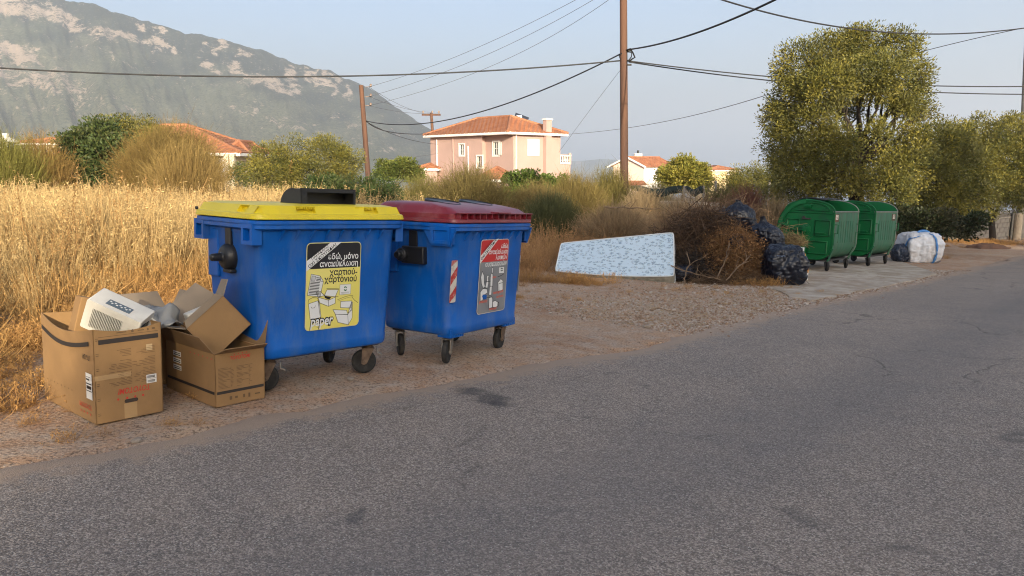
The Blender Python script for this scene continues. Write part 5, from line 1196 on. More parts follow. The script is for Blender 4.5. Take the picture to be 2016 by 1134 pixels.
# ------------------------------------------------------------------ brush pile
def tangle(name, label, cpx, Y, rad, n, c0, c1, ln, width, tuft=0, zoff=.0, up=.25, dirx=None):
    p = at(cpx, 450, Y); zb = G(p.x, Y); d = rng.normal(size=(n, 3)); d /= np.linalg.norm(d, axis=1)[:, None]; r = rng.random(n) ** .42
    c = d * r[:, None] * np.array(rad); c[:, 2] = np.abs(c[:, 2]) + zoff
    dr = rng.normal(size=(n, 3)); dr[:, 2] = dr[:, 2] * .6 + up; dr += d * .7
    if dirx is not None: dr += np.array(dirx)
    dr /= np.linalg.norm(dr, axis=1)[:, None]; l_ = ln * (.4 + 1.0 * rng.random(n)); b = c - dr * l_[:, None] * .5; e = c + dr * l_[:, None] * .5
    b[:, 2] = np.maximum(b[:, 2], .01); e[:, 2] = np.maximum(e[:, 2], .0)
    k = .6 + .8 * rng.random((n, 1)); c0, c1 = np.array(c0), np.array(c1); mixc = rng.random((n, 1))
    parts = [ribbons(b, e, rng.normal(0, .12, (n, 3)) * l_[:, None], width * (.6 + .8 * rng.random(n)), 3, .35, (c0 * (1 - mixc) + c1 * mixc) * k, (c0 * (1 - mixc) + c1 * mixc) * k)]
    if tuft:
        m_ = n * tuft; i = rng.integers(0, n, m_); t_ = rng.random((m_, 1)) * .8 + .2; s = b[i] + (e[i] - b[i]) * t_
        parts.append(leafquads(s + rng.normal(0, .03, (m_, 3)), rng.normal(size=(m_, 3)), np.full(m_, .055), np.full(m_, .02), c1 * (.6 + .8 * rng.random((m_, 1)))))
    V, F, C = cat(parts); o = npmesh(name, V, F, TWIG, col=C); o.location = (p.x, Y, zb); tag(o, label, 'brush', None, 'stuff'); return o
tangle('brush_pile', 'heap of dark brown cut twigs piled against the mattress', 1385, 14.4, (1.0, .75, 1.2), 4600, (.05, .031, .02), (.14, .082, .045), .6, .013, zoff=.1)
tangle('brush_pile', 'black twig litter at the foot of the brush pile', 1375, 13.6, (.75, .35, .5), 2200, (.022, .018, .016), (.06, .042, .03), .4, .010)  # near-black twigs low at the front of the heap
tangle('brush_pile', 'orange-brown dried leafy cuttings on the right of the brush pile', 1445, 13.75, (.66, .5, .95), 3400, (.14, .075, .035), (.24, .125, .05), .45, .009, tuft=4)
tangle('brush_pile', 'tawny wiry stems spreading over the top of the brush pile', 1420, 15.2, (1.35, .8, 1.35), 3200, (.14, .082, .045), (.24, .15, .08), .75, .012, zoff=.15)
tangle('brush_pile', 'dry straw cuttings heaped between the black bags and the green bin', 1560, 14.6, (.30, .25, .22), 700, (.22, .15, .07), (.34, .24, .11), .28, .007, zoff=.62)
tangle('brush_pile', 'thin brown stalk litter spread at the front of the brush pile', 1470, 13.2, (1.1, .18, .10), 900, (.10, .06, .035), (.18, .115, .065), .5, .008)
BRANCH = mat('bare_branch', (.22, .145, .085), .85, c2=(.12, .08, .05), scale=10)
for k, (pts, lb, r0) in enumerate([
    ([(1320, 523, 13.1), (1370, 540, 13.0), (1420, 552, 12.95)], 'thin pale branch lying on the brush pile beside the mattress', .012),
    ([(1430, 552, 13.0), (1455, 525, 13.0), (1480, 500, 13.1)], 'straight bare stick leaning up into the orange cuttings', .013),
    ([(1412, 550, 13.0), (1428, 510, 13.05), (1436, 480, 13.2)], 'upright forked bare branch in front of the buried black bags', .012),
    ([(1347, 560, 12.9), (1350, 538, 12.95), (1358, 515, 13.0), (1352, 495, 13.1)], 'pale frayed stalk standing at the mattress end of the pile', .014),
    ([(1190, 408, 18.0), (1240, 409, 17.8), (1300, 412, 17.6)], 'long bleached branch lying across the thistles behind the mattress', .022),
    ([(1325, 420, 14.6), (1365, 410, 14.7), (1400, 402, 14.8)], 'arched dark twig rising from the top of the brush pile', .012)]):
    mb = MB(); q = [at(*p) for p in pts]; b0 = q[0].copy(); fine_ = [q[min(i // 4, len(q) - 2)].lerp(q[min(i // 4, len(q) - 2) + 1], (i % 4) / 4) for i in range((len(q) - 1) * 4)] + [q[-1]]
    fine_ = [p - b0 + Vector(rng.normal(0, .008, 3)) for p in fine_]; mb.tube(fine_, [r0 * (1 - .6 * i / len(fine_)) for i in range(len(fine_))], 6)
    for s in (.4, .6, .75):
        p = fine_[int(s * (len(fine_) - 1))]; limb(mb, p, p + Vector((rng.normal() * .12, rng.normal() * .05, .10 + .12 * rng.random())), r0 * .5, r0 * .2, .1, 4)
    o = mb.build('branch', BRANCH, smooth=60); o.location = b0; tag(o, lb, 'branch')
# ------------------------------------------------------------------ houses
PINK = mat('pink_plaster', (.44, .30, .262), .9, var=.06, scale=.8, bump=.1, bscale=20); WHITE = mat('white_plaster', (.72, .68, .63), .9, var=.05, scale=.8)
CREAM = mat('cream_plaster', (.60, .53, .40), .9, var=.06, scale=.8); YELP = mat('yellow_plaster', (.55, .43, .24), .9)
TRIM = mat('white_trim', (.74, .72, .68), .7); GLASS = mat('dark_glass', (.05, .055, .06), .12, spec=.8); SHUT = mat('white_shutter', (.74, .72, .68), .5); GSH = mat('green_shutter', (.03, .11, .055), .5)
m, t, NN, L, P_ = nodes_mat('roof_tile'); tc = NN.new('ShaderNodeTexCoord').outputs['Object']
nz = N_noise(t, L, tc, 1.2, 5, .7); nz2 = N_noise(t, L, tc, 9, 3, .6)
c = N_mix(t, L, N_ramp(t, L, nz, [(.35, 0.0), (.65, 1.0)]), (.27, .105, .052), (.38, .165, .082)); c = N_mix(t, L, N_ramp(t, L, nz2, [(.5, 0.0), (.75, .5)]), c, (.20, .08, .042)); L.new(c, P_.inputs['Base Color']); P_.inputs['Roughness'].default_value = .85
ROOF = m
def hb(mb, name, mt, root, **k):
    b = root.location if root.parent is None else root.parent.location; mb.v = [(x - b.x, y - b.y, z - b.z) for x, y, z in mb.v]; return mb.build(name, mt, root, **k)
def tiled(mb, A, B, C, D, rows=14, cols=None, lift=.045):
    """eave A->B, ridge D->C: rolled tile courses, each stepping over the one below"""
    A, B, C, D = map(Vector, (A, B, C, D)); N = (B - A).cross(D - A).normalized(); w_ = (B - A).length; cols = cols or int(w_ / .45)
    for i in range(rows):
        t0, t1 = i / rows, (i + 1.12) / rows; a0, b0, a1, b1 = A.lerp(D, t0), B.lerp(C, t0), A.lerp(D, min(1, t1)), B.lerp(C, min(1, t1))
        n = max(1, int(cols * max(.15, (b0 - a0).length / w_))); lo, hi = [], []
        for k in range(2 * n + 1):
            s = k / (2 * n); roll = .05 * (k % 2); lo.append(a0.lerp(b0, s) + N * (lift + roll)); hi.append(a1.lerp(b1, s) + N * roll)
        low = [p - N * (lift + .03) for p in lo]
        mb.ring([low, lo, hi], closed=False, cap0=False, cap1=False)
def ridgecap(mb, A, B, r=.11): mb.tube([Vector(A), Vector(A).lerp(Vector(B), .5), Vector(B)], r, 8)
def hip(root, q, zr, name='roof', rows=12, over=0, ridge=None):
    """q: four eave corners (ccw from above); ridge along the longer side"""
    q = [Vector(p) for p in q]; e01 = (q[1] - q[0]).length; e12 = (q[2] - q[1]).length
    if e01 < e12: q = q[1:] + q[:1]; e01, e12 = e12, e01
    m0 = q[0].lerp(q[3], .5); m1 = q[1].lerp(q[2], .5); d = (m1 - m0).normalized(); ins = min(e12 / 2, e01 * .46); R0 = m0 + d * ins; R1 = m1 - d * ins; R0.z = R1.z = zr
    mb = MB(); tiled(mb, q[0], q[1], R1, R0, rows); tiled(mb, q[2], q[3], R0, R1, rows); tiled(mb, q[1], q[2], R1, R1, rows); tiled(mb, q[3], q[0], R0, R0, rows)
    for a, b in ((q[0], R0), (q[3], R0), (q[1], R1), (q[2], R1), (R0, R1)):
        if (b - a).length > .05: ridgecap(mb, a + Vector((0, 0, .05)), b + Vector((0, 0, .06)))
    rf = hb(mb, name, ROOF, root, smooth=50)
    ev = MB(); lo = [p + Vector((0, 0, -.16)) for p in q]; ev.ring([lo, [p + Vector((0, 0, .03)) for p in q]]); hb(ev, 'eave_board', TRIM, root); return rf
def wall_rects(P0, e, Y=None):
    """hit test: pixel -> (distance along wall, height)"""
    P0 = Vector(P0); e = Vector((e[0], e[1], 0)).normalized(); n = Vector((e.y, -e.x, 0))
    def f(u, v): r = ray(u, v); t_ = (P0 - C0).dot(n) / r.dot(n); p = C0 + r * t_; return ((p - P0).dot(e), p.z)
    return f
def wall(root, P0, e, L_, z0, z1, mt, wins=(), name='wall'):
    """P0: start corner, e: direction (outside is to the right of e), wins: (s0,z0,s1,z1,kind)"""
    P0 = Vector((P0[0], P0[1], 0)); e = Vector((e[0], e[1], 0)).normalized(); n = Vector((e.y, -e.x, 0)); mb = MB()
    mb.panel(P0 + Vector((0, 0, z0)), e, (0, 0, 1), L_, z1 - z0, [(a, b - z0, c, d - z0, .14) for a, b, c, d, k in wins], 0, 0); wl = hb(mb, name, mt, root)
    for a, b, c, d, k in wins:
        P = lambda s, z, o=0.0: P0 + e * s + n * o + Vector((0, 0, z))
        fr = MB(); fw = .09
        for (s0, s1, q0, q1) in ((a - fw, a, b - fw, d + fw), (c, c + fw, b - fw, d + fw), (a, c, d, d + fw), (a, c, b - fw, b)):
            fr.ring([[P(s0, q0, -.02), P(s1, q0, -.02), P(s1, q1, -.02), P(s0, q1, -.02)], [P(s0, q0, .045), P(s1, q0, .045), P(s1, q1, .045), P(s0, q1, .045)]])
        w_ = hb(fr, 'window', TRIM, root)
        if k == 'glass' or k == 'open':
            g = MB(); g.poly([P(a, b, -.11), P(c, b, -.11), P(c, d, -.11), P(a, d, -.11)]); hb(g, 'pane', GLASS, w_)
            g = MB(); m_ = (a + c) / 2
            for (s0, s1, q0, q1) in ((m_ - .03, m_ + .03, b, d), (a, a + .05, b, d), (c - .05, c, b, d), (a, c, b, b + .05), (a, c, d - .05, d), (a, c, (b + d) / 2 - .015, (b + d) / 2 + .015)): g.ring([[P(s0, q0, -.1), P(s1, q0, -.1), P(s1, q1, -.1), P(s0, q1, -.1)], [P(s0, q0, -.07), P(s1, q0, -.07), P(s1, q1, -.07), P(s0, q1, -.07)]])
            hb(g, 'sash', TRIM, w_)
        if k in ('shut', 'green', 'open'):
            mt_ = GSH if k == 'green' else SHUT; leaves_ = [(a, (a + c) / 2 - .01), ((a + c) / 2 + .01, c)] if k != 'open' else [(c + .04, c + .04 + (c - a) * .5)]
            for s0, s1 in leaves_:
                g = MB(); o_ = -.05 if k != 'open' else .05
                for (x0, x1, y0, y1) in ((s0, s0 + .06, b, d), (s1 - .06, s1, b, d), (s0, s1, b, b + .06), (s0, s1, d - .06, d)): g.ring([[P(x0, y0, o_), P(x1, y0, o_), P(x1, y1, o_), P(x0, y1, o_)], [P(x0, y0, o_ + .04), P(x1, y0, o_ + .04), P(x1, y1, o_ + .04), P(x0, y1, o_ + .04)]])
                nl = int((d - b) / .07)
                for i in range(nl):
                    z = b + (d - b) * (i + .5) / nl; g.poly([P(s0, z - .035, o_ + .03), P(s1, z - .035, o_ + .03), P(s1, z + .02, o_ + .008), P(s0, z + .02, o_ + .008)])
                hb(g, 'shutter', mt_, w_)
    return wl
# pink two-storey house
CY = 55.0; K = Vector((.1, CY, 0)); er = Vector((.735, .678, 0)).normalized(); el = Vector((-er.y, er.x, 0)); nl_ = Vector((-el.y * -1, el.x * -1, 0))
LR, LL = 4.85, 9.2; ze = lookz(262, CY) - .1; zg = G(0, CY) - 1.0; PR_ = .5
house = empty('house', 'pink two-storey house with a hipped orange tile roof and white windows', 'house', loc=(K.x, K.y, zg + 1))
out_l = Vector((-er.x, -er.y, 0))     # outward normal of the left wall
SB = 3.05                             # where the left wall steps forward
fB = wall_rects(K + el * SB, -el); fA = wall_rects(K + el * LL + out_l * PR_, -el); fR = wall_rects(K, er)
def rect_of(f, u0, v0, u1, v1, k):
    a, b = f(u0, v1), f(u1, v0); return (min(a[0], b[0]), a[1], max(a[0], b[0]), b[1], k)
wall(house, K + el * SB, -el, SB, zg, ze, PINK, [rect_of(fB, 971, 279, 982, 306, 'open')])
wall(house, K + el * LL + out_l * PR_, -el, LL - SB, zg, ze, PINK, [rect_of(fA, 905, 284, 914, 306, 'glass'), rect_of(fA, 939.5, 307, 949.5, 330, 'glass')])
wall(house, K + el * SB + out_l * PR_, -out_l, PR_, zg, ze, PINK)
wall(house, K, er, LR, zg, ze, PINK, [rect_of(fR, 1040, 277, 1059.5, 304, 'shut')])
wall(house, K + er * LR, el, LL, zg, ze, PINK); wall(house, K + el * LL + er * LR, -er, LR + PR_, zg, ze, PINK)
ov = .42; z_e = Vector((0, 0, ze + .16))
q = [K + out_l * (PR_ + ov) - el * ov + z_e, K + er * (LR + ov) - el * ov + z_e, K + er * (LR + ov) + el * (LL + ov) + z_e, K + out_l * (PR_ + ov) + el * (LL + ov) + z_e]
rf = hip(house, q, lookz(231, 59.0), rows=14)
# chimney breast up the right wall
s0 = fR(1069, 300)[0]; s1 = fR(1079.5, 300)[0]; mb = MB(); cz = lookz(237, 57.5)
P = lambda s, o, z: K + er * s - el * o + Vector((0, 0, z))
mb.ring([[P(s0, -.02, zz_), P(s1, -.02, zz_), P(s1, .34, zz_), P(s0, .34, zz_)] for zz_ in (zg, cz)]); hb(mb, 'chimney', PINK, house)
mb = MB(); mb.ring([[P(s0 - .06, -.08, zz_), P(s1 + .06, -.08, zz_), P(s1 + .06, .40, zz_), P(s0 - .06, .40, zz_)] for zz_ in (cz, cz + .10)]); hb(mb, 'chimney_cap', TRIM, house)
# downpipes
for (f, Po, e_, u, v0, v1) in ((fR, K, er, 1015, 266, 350), (fA, K + el * LL + out_l * PR_, -el, 861, 275, 350), (fA, K + el * LL + out_l * PR_, -el, 893, 272, 350), (fA, K + el * LL + out_l * PR_, -el, 923, 288, 340)):
    s, za = f(u, v0); _, zb_ = f(u, v1); n_ = Vector((e_.y, -e_.x, 0)); p = Po + e_ * s + n_ * .07; mb = MB(); mb.tube([Vector((p.x, p.y, za)), Vector((p.x, p.y, zb_))], .055, 8); hb(mb, 'downpipe', TRIM if u != 893 else PINK, house, smooth=60)
# balcony with balusters on the right
bo = K + er * LR + el * .3; z_f = lookz(323, 58.5); z_t = lookz(306, 58.5); bw = 1.25
wall(house, bo - el * .2, er, bw, zg, z_f, PINK); wall(house, bo + er * bw - el * .2, el, 2.2, zg, z_t + .1, PINK)
mb = MB()
for zz_, hh_ in ((z_t - .05, .10), (z_f + .03, .08)): mb.ring([[bo + er * a - el * (.2 + b) + Vector((0, 0, zz_ + c_)) for a, b, c_ in ((0, -.08, 0), (bw, -.08, 0), (bw, .08, 0), (0, .08, 0))], [bo + er * a - el * (.2 + b) + Vector((0, 0, zz_ + hh_ + c_)) for a, b, c_ in ((0, -.08, 0), (bw, -.08, 0), (bw, .08, 0), (0, .08, 0))]])
bal = hb(mb, 'balcony_rail', TRIM, house)
for i in range(6):
    p = bo + er * (.12 + i * .2) - el * .2; mb = MB(); M_ = Matrix.Translation((p.x, p.y, z_f + .08)); hgt = z_t - z_f - .12; mb.lathe([(.05, 0), (.05, .06), (.03, .1), (.062, hgt * .35), (.03, hgt * .75), (.045, hgt - .05), (.05, hgt)], M_, 8); hb(mb, 'baluster', TRIM, bal, smooth=50)
mb = MB(); p = bo + er * (bw - .08) - el * .2; mb.box((p.x, p.y, (z_f + z_t) / 2 + .06), (.2, .2, z_t - z_f + .25)); hb(mb, 'balcony_post', PINK, house)
# solar water heater on the roof
sc_ = at(1018, 235, 59.5); mb = MB(); mb.tube([sc_ + Vector((-.5, 0, .12)), sc_ + Vector((.35, .1, .12))], .2, 12); sw = hb(mb, 'water_tank', TRIM, house, smooth=50)
mb = MB(); rt = Matrix.Rotation(R(25), 3, 'Y'); mb.box(sc_ + Vector((.3, -.25, .02)), (1.1, 1.5, .07), Matrix.Rotation(R(20), 3, 'Y') @ Matrix.Rotation(R(25), 3, 'X')); hb(mb, 'solar_panel', mat('solar_panel', (.03, .03, .035), .3), house)
for a in (-.4, .25): mb = MB(); mb.tube([sc_ + Vector((a, 0, -.45)), sc_ + Vector((a, 0, .2))], .03, 6); hb(mb, 'tank_stand', ZINC, house)
# porch on its left and a small hipped outbuilding in front
def small(name, label, u0, u1, ve, vr, Y, depth, mt, yaw=0.0, zlow=None, roofrows=7, over=.25, wins=(), cat_='building'):
    a, b = at(u0, ve, Y), at(u1, ve, Y); z = a.z; e = Vector((math.cos(yaw), math.sin(yaw), 0)); n = Vector((-e.y, e.x, 0)); L_ = (b - a).length; A = Vector((a.x, a.y, 0)); zg_ = G(a.x, Y) - .6
    r = empty(name, label, cat_, loc=(a.x, a.y, zg_ + .6))
    wall(r, A, e, L_, zg_, z, mt, wins(A, e) if wins else ()); wall(r, A + e * L_, n, depth, zg_, z, mt); wall(r, A + e * L_ + n * depth, -e, L_, zg_, z, mt); wall(r, A + n * depth, -n, depth, zg_, z, mt)
    zz_ = Vector((0, 0, z + .05)); q = [A - e * over - n * over + zz_, A + e * (L_ + over) - n * over + zz_, A + e * (L_ + over) + n * (depth + over) + zz_, A - e * over + n * (depth + over) + zz_]
    hip(r, q, lookz(vr, Y + depth / 2), rows=roofrows); return r
small('porch_building', 'little pink porch with a tiled roof at the left end of the pink house', 826, 860, 333, 324, 60, 3.0, PINK, R(-5))
small('outbuilding', 'low outbuilding with a pointed tile roof in front of the pink house', 944, 1008, 355, 331, 50, 2.6, PINK, R(-4))
# cream bungalow on the left
def bung_w(A, e):
    f = wall_rects(A, e); return [rect_of(f, 433, 318, 438, 350, 'glass')]
bun = small('bungalow', 'cream bungalow with a long orange tile roof behind the broom', 130, 455, 303, 248, 41, 7.5, CREAM, R(3), roofrows=14, over=.45, wins=bung_w, cat_='house')
small('bungalow_wing', 'short wing with a hipped tile roof at the right end of the cream bungalow', 447, 484, 307, 281, 43.5, 3.6, CREAM, R(3), roofrows=9, over=.3, cat_='house')
for u in (446, 457): 
    p = at(u, 303, 40.3); zb_ = G(p.x, p.y) - .3; mb = MB(); mb.box((0, 0, (p.z - zb_) / 2), (.24, .24, p.z - zb_)); mb.box((0, 0, p.z - zb_ - .05), (.32, .32, .1)); o = mb.build('porch_pillar', CREAM); o.location = (p.x, p.y, zb_); o.parent = bun; o.location = Vector((p.x, p.y, zb_)) - bun.location
small('far_house', 'far low house with a thin orange roof line behind the left broom', 40, 122, 283, 274, 62, 5, CREAM, R(2), roofrows=6, cat_='house')
# white house right of the tall pole
def wh():
    Y = 100.0; apex = at(1237, 311, Y); ea = at(1268, 327, Y - 1.0); eb = at(1207, 329, Y + 1.2); zg_ = -7.0
    r = empty('house', 'white house with a gabled orange roof and a green shutter beside the lemon tree', 'house', loc=(ea.x, ea.y, zg_ + .5))
    e1 = Vector((ea.x - eb.x, ea.y - eb.y, 0)); Lg = e1.length; e1.normalize(); n1 = Vector((-e1.y, e1.x, 0)); A = Vector((eb.x, eb.y, 0)); B = Vector((ea.x, ea.y, 0)); ed = Vector((.80, .60, 0)); dl = 5.6; z = ea.z
    f = wall_rects(B, ed); WHITE_SHADED = mat('shaded_white_plaster', (.58, .46, .40), .9)  # white gable coloured darker and pinker, its shade painted into the plaster
    mb = MB(); M0 = A.lerp(B, .5); mb.poly([A + Vector((0, 0, zg_)), B + Vector((0, 0, zg_)), B + Vector((0, 0, z)), M0 + Vector((0, 0, apex.z)), A + Vector((0, 0, z))]); hb(mb, 'gable_wall', WHITE_SHADED, r)
    wall(r, B, ed, dl, zg_, z, WHITE, [rect_of(f, 1280.5, 334, 1283.5, 345, 'glass'), rect_of(f, 1300.5, 332.5, 1308.5, 344.5, 'green')])
    C_ = B + ed * dl; D_ = A + ed * dl; wall(r, C_, (D_ - C_), (D_ - C_).length, zg_, z, WHITE); wall(r, D_, A - D_, (A - D_).length, zg_, z, WHITE)
    o1 = e1 * .5; up = Vector((0, 0, .14)); mb = MB(); ap = Vector((M0.x, M0.y, apex.z)); bk = -ed * .3; fw = ed * (dl + .3); dn = Vector((0, 0, -.5 * (apex.z - z) / (Lg / 2)))
    tiled(mb, B + Vector((0, 0, z)) + o1 + dn + up + bk, B + Vector((0, 0, z)) + o1 + dn + up + fw, ap + up + fw, ap + up + bk, 12); tiled(mb, A + Vector((0, 0, z)) - o1 + dn + up + fw, A + Vector((0, 0, z)) - o1 + dn + up + bk, ap + up + bk, ap + up + fw, 12); ridgecap(mb, ap + up + bk, ap + up + fw); hb(mb, 'roof', ROOF, r, smooth=50)
    mb = MB()
    for a, s in ((A, -1), (B, 1)):
        p0 = a + Vector((0, 0, z)) + o1 * s + dn + bk; p1 = ap + bk; mb.ring([[p0, p0 + Vector((0, 0, .2)), p0 + Vector((0, 0, .2)) - ed * .12, p0 - ed * .12], [p1, p1 + Vector((0, 0, .2)), p1 + Vector((0, 0, .2)) - ed * .12, p1 - ed * .12]])
    hb(mb, 'barge_board', TRIM, r)
    c = at(1256, 311, Y + 2); ct = at(1256, 303, Y + 2); mb = MB(); mb.box((c.x, c.y, (c.z + ct.z) / 2 - .2), (1.0, .7, ct.z - c.z + .5)); hb(mb, 'chimney', WHITE, r); mb = MB(); mb.tube([Vector((ct.x, ct.y, ct.z)), Vector((ct.x, ct.y, lookz(296, Y + 2)))], .14, 8); hb(mb, 'flue_pipe', DKST, r)
    # lean-to roof under the gable
    p0, p1 = at(1236, 366, Y - 3), at(1268, 357, Y - 2); mb = MB(); tiled(mb, A + Vector((.6, -2.0, lookz(366, Y - 3))), B + Vector((.2, -2.0, lookz(364, Y - 3))), B + Vector((0, 0, lookz(356, Y - 1))), A.lerp(B, .3) + Vector((0, 0, lookz(356, Y - 1))), 5); hb(mb, 'porch_roof', ROOF, r)
wh()
ch = small('far_house', 'far yellow house with a shallow tile roof beyond the lemon tree', 1397, 1452, 336, 327, 130, 7, YELP, R(6), roofrows=7, over=.5, wins=lambda A, e: [rect_of(wall_rects(A, e), 1410, 337, 1415, 343, 'glass'), rect_of(wall_rects(A, e), 1432, 337, 1437, 343, 'glass')], cat_='house')
# white lantern-like chimney at the far left
p = at(15, 300, 58); mb = MB(); zb_ = G(p.x, p.y); hgt = lookz(280, 58) - zb_; r = empty('chimney_stack', 'white chimney pot with a flared cap above the bushes at the far left', 'chimney', loc=(p.x, p.y, zb_)); mb.box((0, 0, hgt / 2), (.6, .6, hgt)); mb.build('stack', WHITE, r); mb = MB(); mb.ring([rrect(1.5, 1.2, .1, hgt, 3), rrect(.5, .4, .1, hgt + .35, 3)]); mb.build('flared_cap', TRIM, r); mb = MB(); mb.box((0, 0, hgt + .5), (.3, .3, .3)); mb.build('finial', TRIM, r)

# ------------------------------------------------------------------ poles and wires
POLE = mat('pole_wood', (.13, .062, .036), .85, c2=(.075, .038, .026), scale=5, stretch=(1, 1, .08), bump=.4, bscale=8)
CONC = mat('pole_concrete', (.26, .235, .20), .9, var=.2, scale=3)
def pole(u0, v0, u1, v1, Y, r0, r1, label, mt, name='utility_pole'):
    b, t_ = at(u0, v0, Y), at(u1, v1, Y); zb_ = G(b.x, b.y) - .3; k = (zb_ - b.z) / (t_.z - b.z); bb = b + (t_ - b) * k; ro = empty(name, label, 'pole', loc=tuple(bb)); mb = MB(); n = 12
    mb.tube([(t_ - bb) * (i / n) for i in range(n + 1)], [r0 + (r1 - r0) * i / n for i in range(n + 1)], 14); mb.build('shaft', mt, ro, smooth=60); return ro, bb, t_
NP, nb, ntp = pole(1229, 352, 1227, -80, 27, .15, .12, 'tall brown wooden utility pole rising from the broom clump', POLE)
LP_, lb_, ltp = pole(725, 350, 711, 168, 42, .16, .12, 'leaning wooden utility pole beside the citrus trees', POLE)
TP_, tb_, ttp = pole(856, 330, 849, 222, 62, .15, .11, 'distant wooden pole with a crossarm at the pink house', POLE)
RP_, rb_, rtp = pole(2009, 466, 2030, -60, 33, .19, .13, 'grey concrete utility pole at the end of the block wall', CONC)
PORC = mat('porcelain', (.25, .18, .14), .3)
def part_at(root, mb, name, mt, **k): return hb(mb, name, mt, root, **k)
ca = at(849, 226, 62); mb = MB(); mb.box(ca, (1.5, .12, .14)); part_at(TP_, mb, 'crossarm', POLE)
for u in (833, 851, 864):
    p = at(u, 226, 62); mb = MB(); mb.lathe([(.03, .05), (.03, .12), (.08, .14), (.06, .2), (.08, .24), (.05, .32)], Matrix.Translation(p), 10); part_at(TP_, mb, 'insulator', PORC, smooth=50)
for v in (171, 190, 208):
    p = at(719, v, 42); mb = MB(); mb.tube([p, p + Vector((.32, 0, 0))], .02, 6); mb.lathe([(.03, 0), (.07, .03), (.05, .08), (.07, .12), (.03, .16)], Matrix.Translation(p + Vector((.3, 0, 0))), 8); part_at(LP_, mb, 'insulator', PORC, smooth=50)
for v in (100, 120, 128):
    p = at(1229, v, 27); mb = MB(); mb.box(p + Vector((.16, -.06, 0)), (.16, .05, .06)); mb.tube([p + Vector((.02, -.02, .0)), p + Vector((.2, -.05, .0))], .03, 6); part_at(NP, mb, 'cable_bracket', DKST)
mb = MB(); c = at(1238, 108, 27); mb.tube([at(1232, 99, 26.9), at(1241, 96, 26.9), at(1246, 104, 26.9), at(1250, 113, 26.9), at(1243, 117, 26.9), at(1238, 122, 26.9)], .028, 6); mb.tube([at(1233, 102, 26.9), at(1243, 103, 26.9), at(1243, 112, 26.9), at(1236, 121, 26.9)], .02, 6); mb.tube([at(1225, 104, 26.9), at(1219, 110, 26.9), at(1222, 118, 26.9)], .018, 6); part_at(NP, mb, 'jumper_loops', BLK, smooth=60)
WIRE = mat('cable_black', (.02, .02, .022), .6); WIRG = mat('wire_grey', (.10, .10, .105), .5)
def cable(label, a, mid, b, r, mt=WIRE, name='cable'):
    A, M_, B = at(*a), at(*mid), at(*b)
    # parabola through the three points
    s = (M_ - A).length / ((M_ - A).length + (B - M_).length); Cc = (M_ - A * (1 - s) ** 2 - B * s ** 2) / (2 * s * (1 - s)); mb = MB()
    pts = [A * (1 - t_) ** 2 + Cc * (2 * t_ * (1 - t_)) + B * t_ ** 2 - A for t_ in np.linspace(0, 1, 41)]; mb.tube(pts, r, 6, cap=False); o = mb.build(name, mt, smooth=70); o.location = A; tag(o, label, 'cable'); return o
cable('thick black cable sagging across the mountain to the tall wooden pole', (-500, 90, 23), (400, 150, 25), (1226, 119, 27), .026)
cable('thick black cable drooping from the tall pole to the leaning pole', (1226, 104, 27), (940, 222, 33), (720, 238, 42), .024)
cable('black cable hanging between the leaning pole and the crossarm pole', (722, 239, 42), (775, 261, 52), (853, 263, 62), .026)
cable('thin black cable running low from the leaning pole towards the pink house', (722, 240, 42), (790, 270, 50), (862, 284, 60), .014)
for i, (va, ta, vb, ub, um, vm) in enumerate(((171, 1135, 222, 832, 930, 98), (190, 1178, 221, 851, 960, 107), (208, 1222, 222, 864, 990, 120))):
    nm_ = ('uppermost', 'middle', 'lowest')[i]
    cable(f'{nm_} of three thin wires climbing from the leaning pole to the tall pole', (726, va, 42), (um, vm, 34.5), (1228, -52 + i * 15, 27), .008, WIRG)
    cable(f'{nm_} of three thin bare wires from the leaning pole to the crossarm', (726, va, 42), ((726 + ub) / 2, (va + vb) / 2 + 6, 50), (ub, vb, 62), .010, WIRG)
cable('twisted black cable rising from the tall pole over the road', (1234, 98, 27), (1385, 60, 21.5), (1640, -60, 16), .026)
cable('upper of two black cables from the tall pole past the olive tree', (1238, 120, 27), (1530, 152, 28), (2300, 158, 31), .022)
cable('lower of two black cables from the tall pole past the olive tree', (1238, 122, 27), (1530, 160, 28.5), (2300, 180, 31), .022)
cable('dark cable crossing above the olive crown to the roadside pole', (1380, -14, 19), (1790, 66, 23), (2120, 38, 26), .020)
cable('short thin cable slanting down into the olive crown', (2010, 56, 26), (1910, 78, 27), (1790, 108, 28), .012)
cable('thin grey wire rising from the pink house into the olive crown', (1105, 265, 57), (1320, 237, 42), (1560, 170, 30), .014, WIRG)
cable('slim guy wire slanting down left of the tall pole', (1226, 132, 27), (1165, 212, 29), (1100, 300, 31), .006, WIRG)
cable('thin wire low in front of the mountain beside the leaning pole', (720, 313, 42), (780, 312, 48), (862, 302, 58), .010, WIRG)
cable('short thin wire between the olive crowns', (1830, 250, 30), (1860, 249, 30.5), (1905, 247, 31), .012, WIRG)

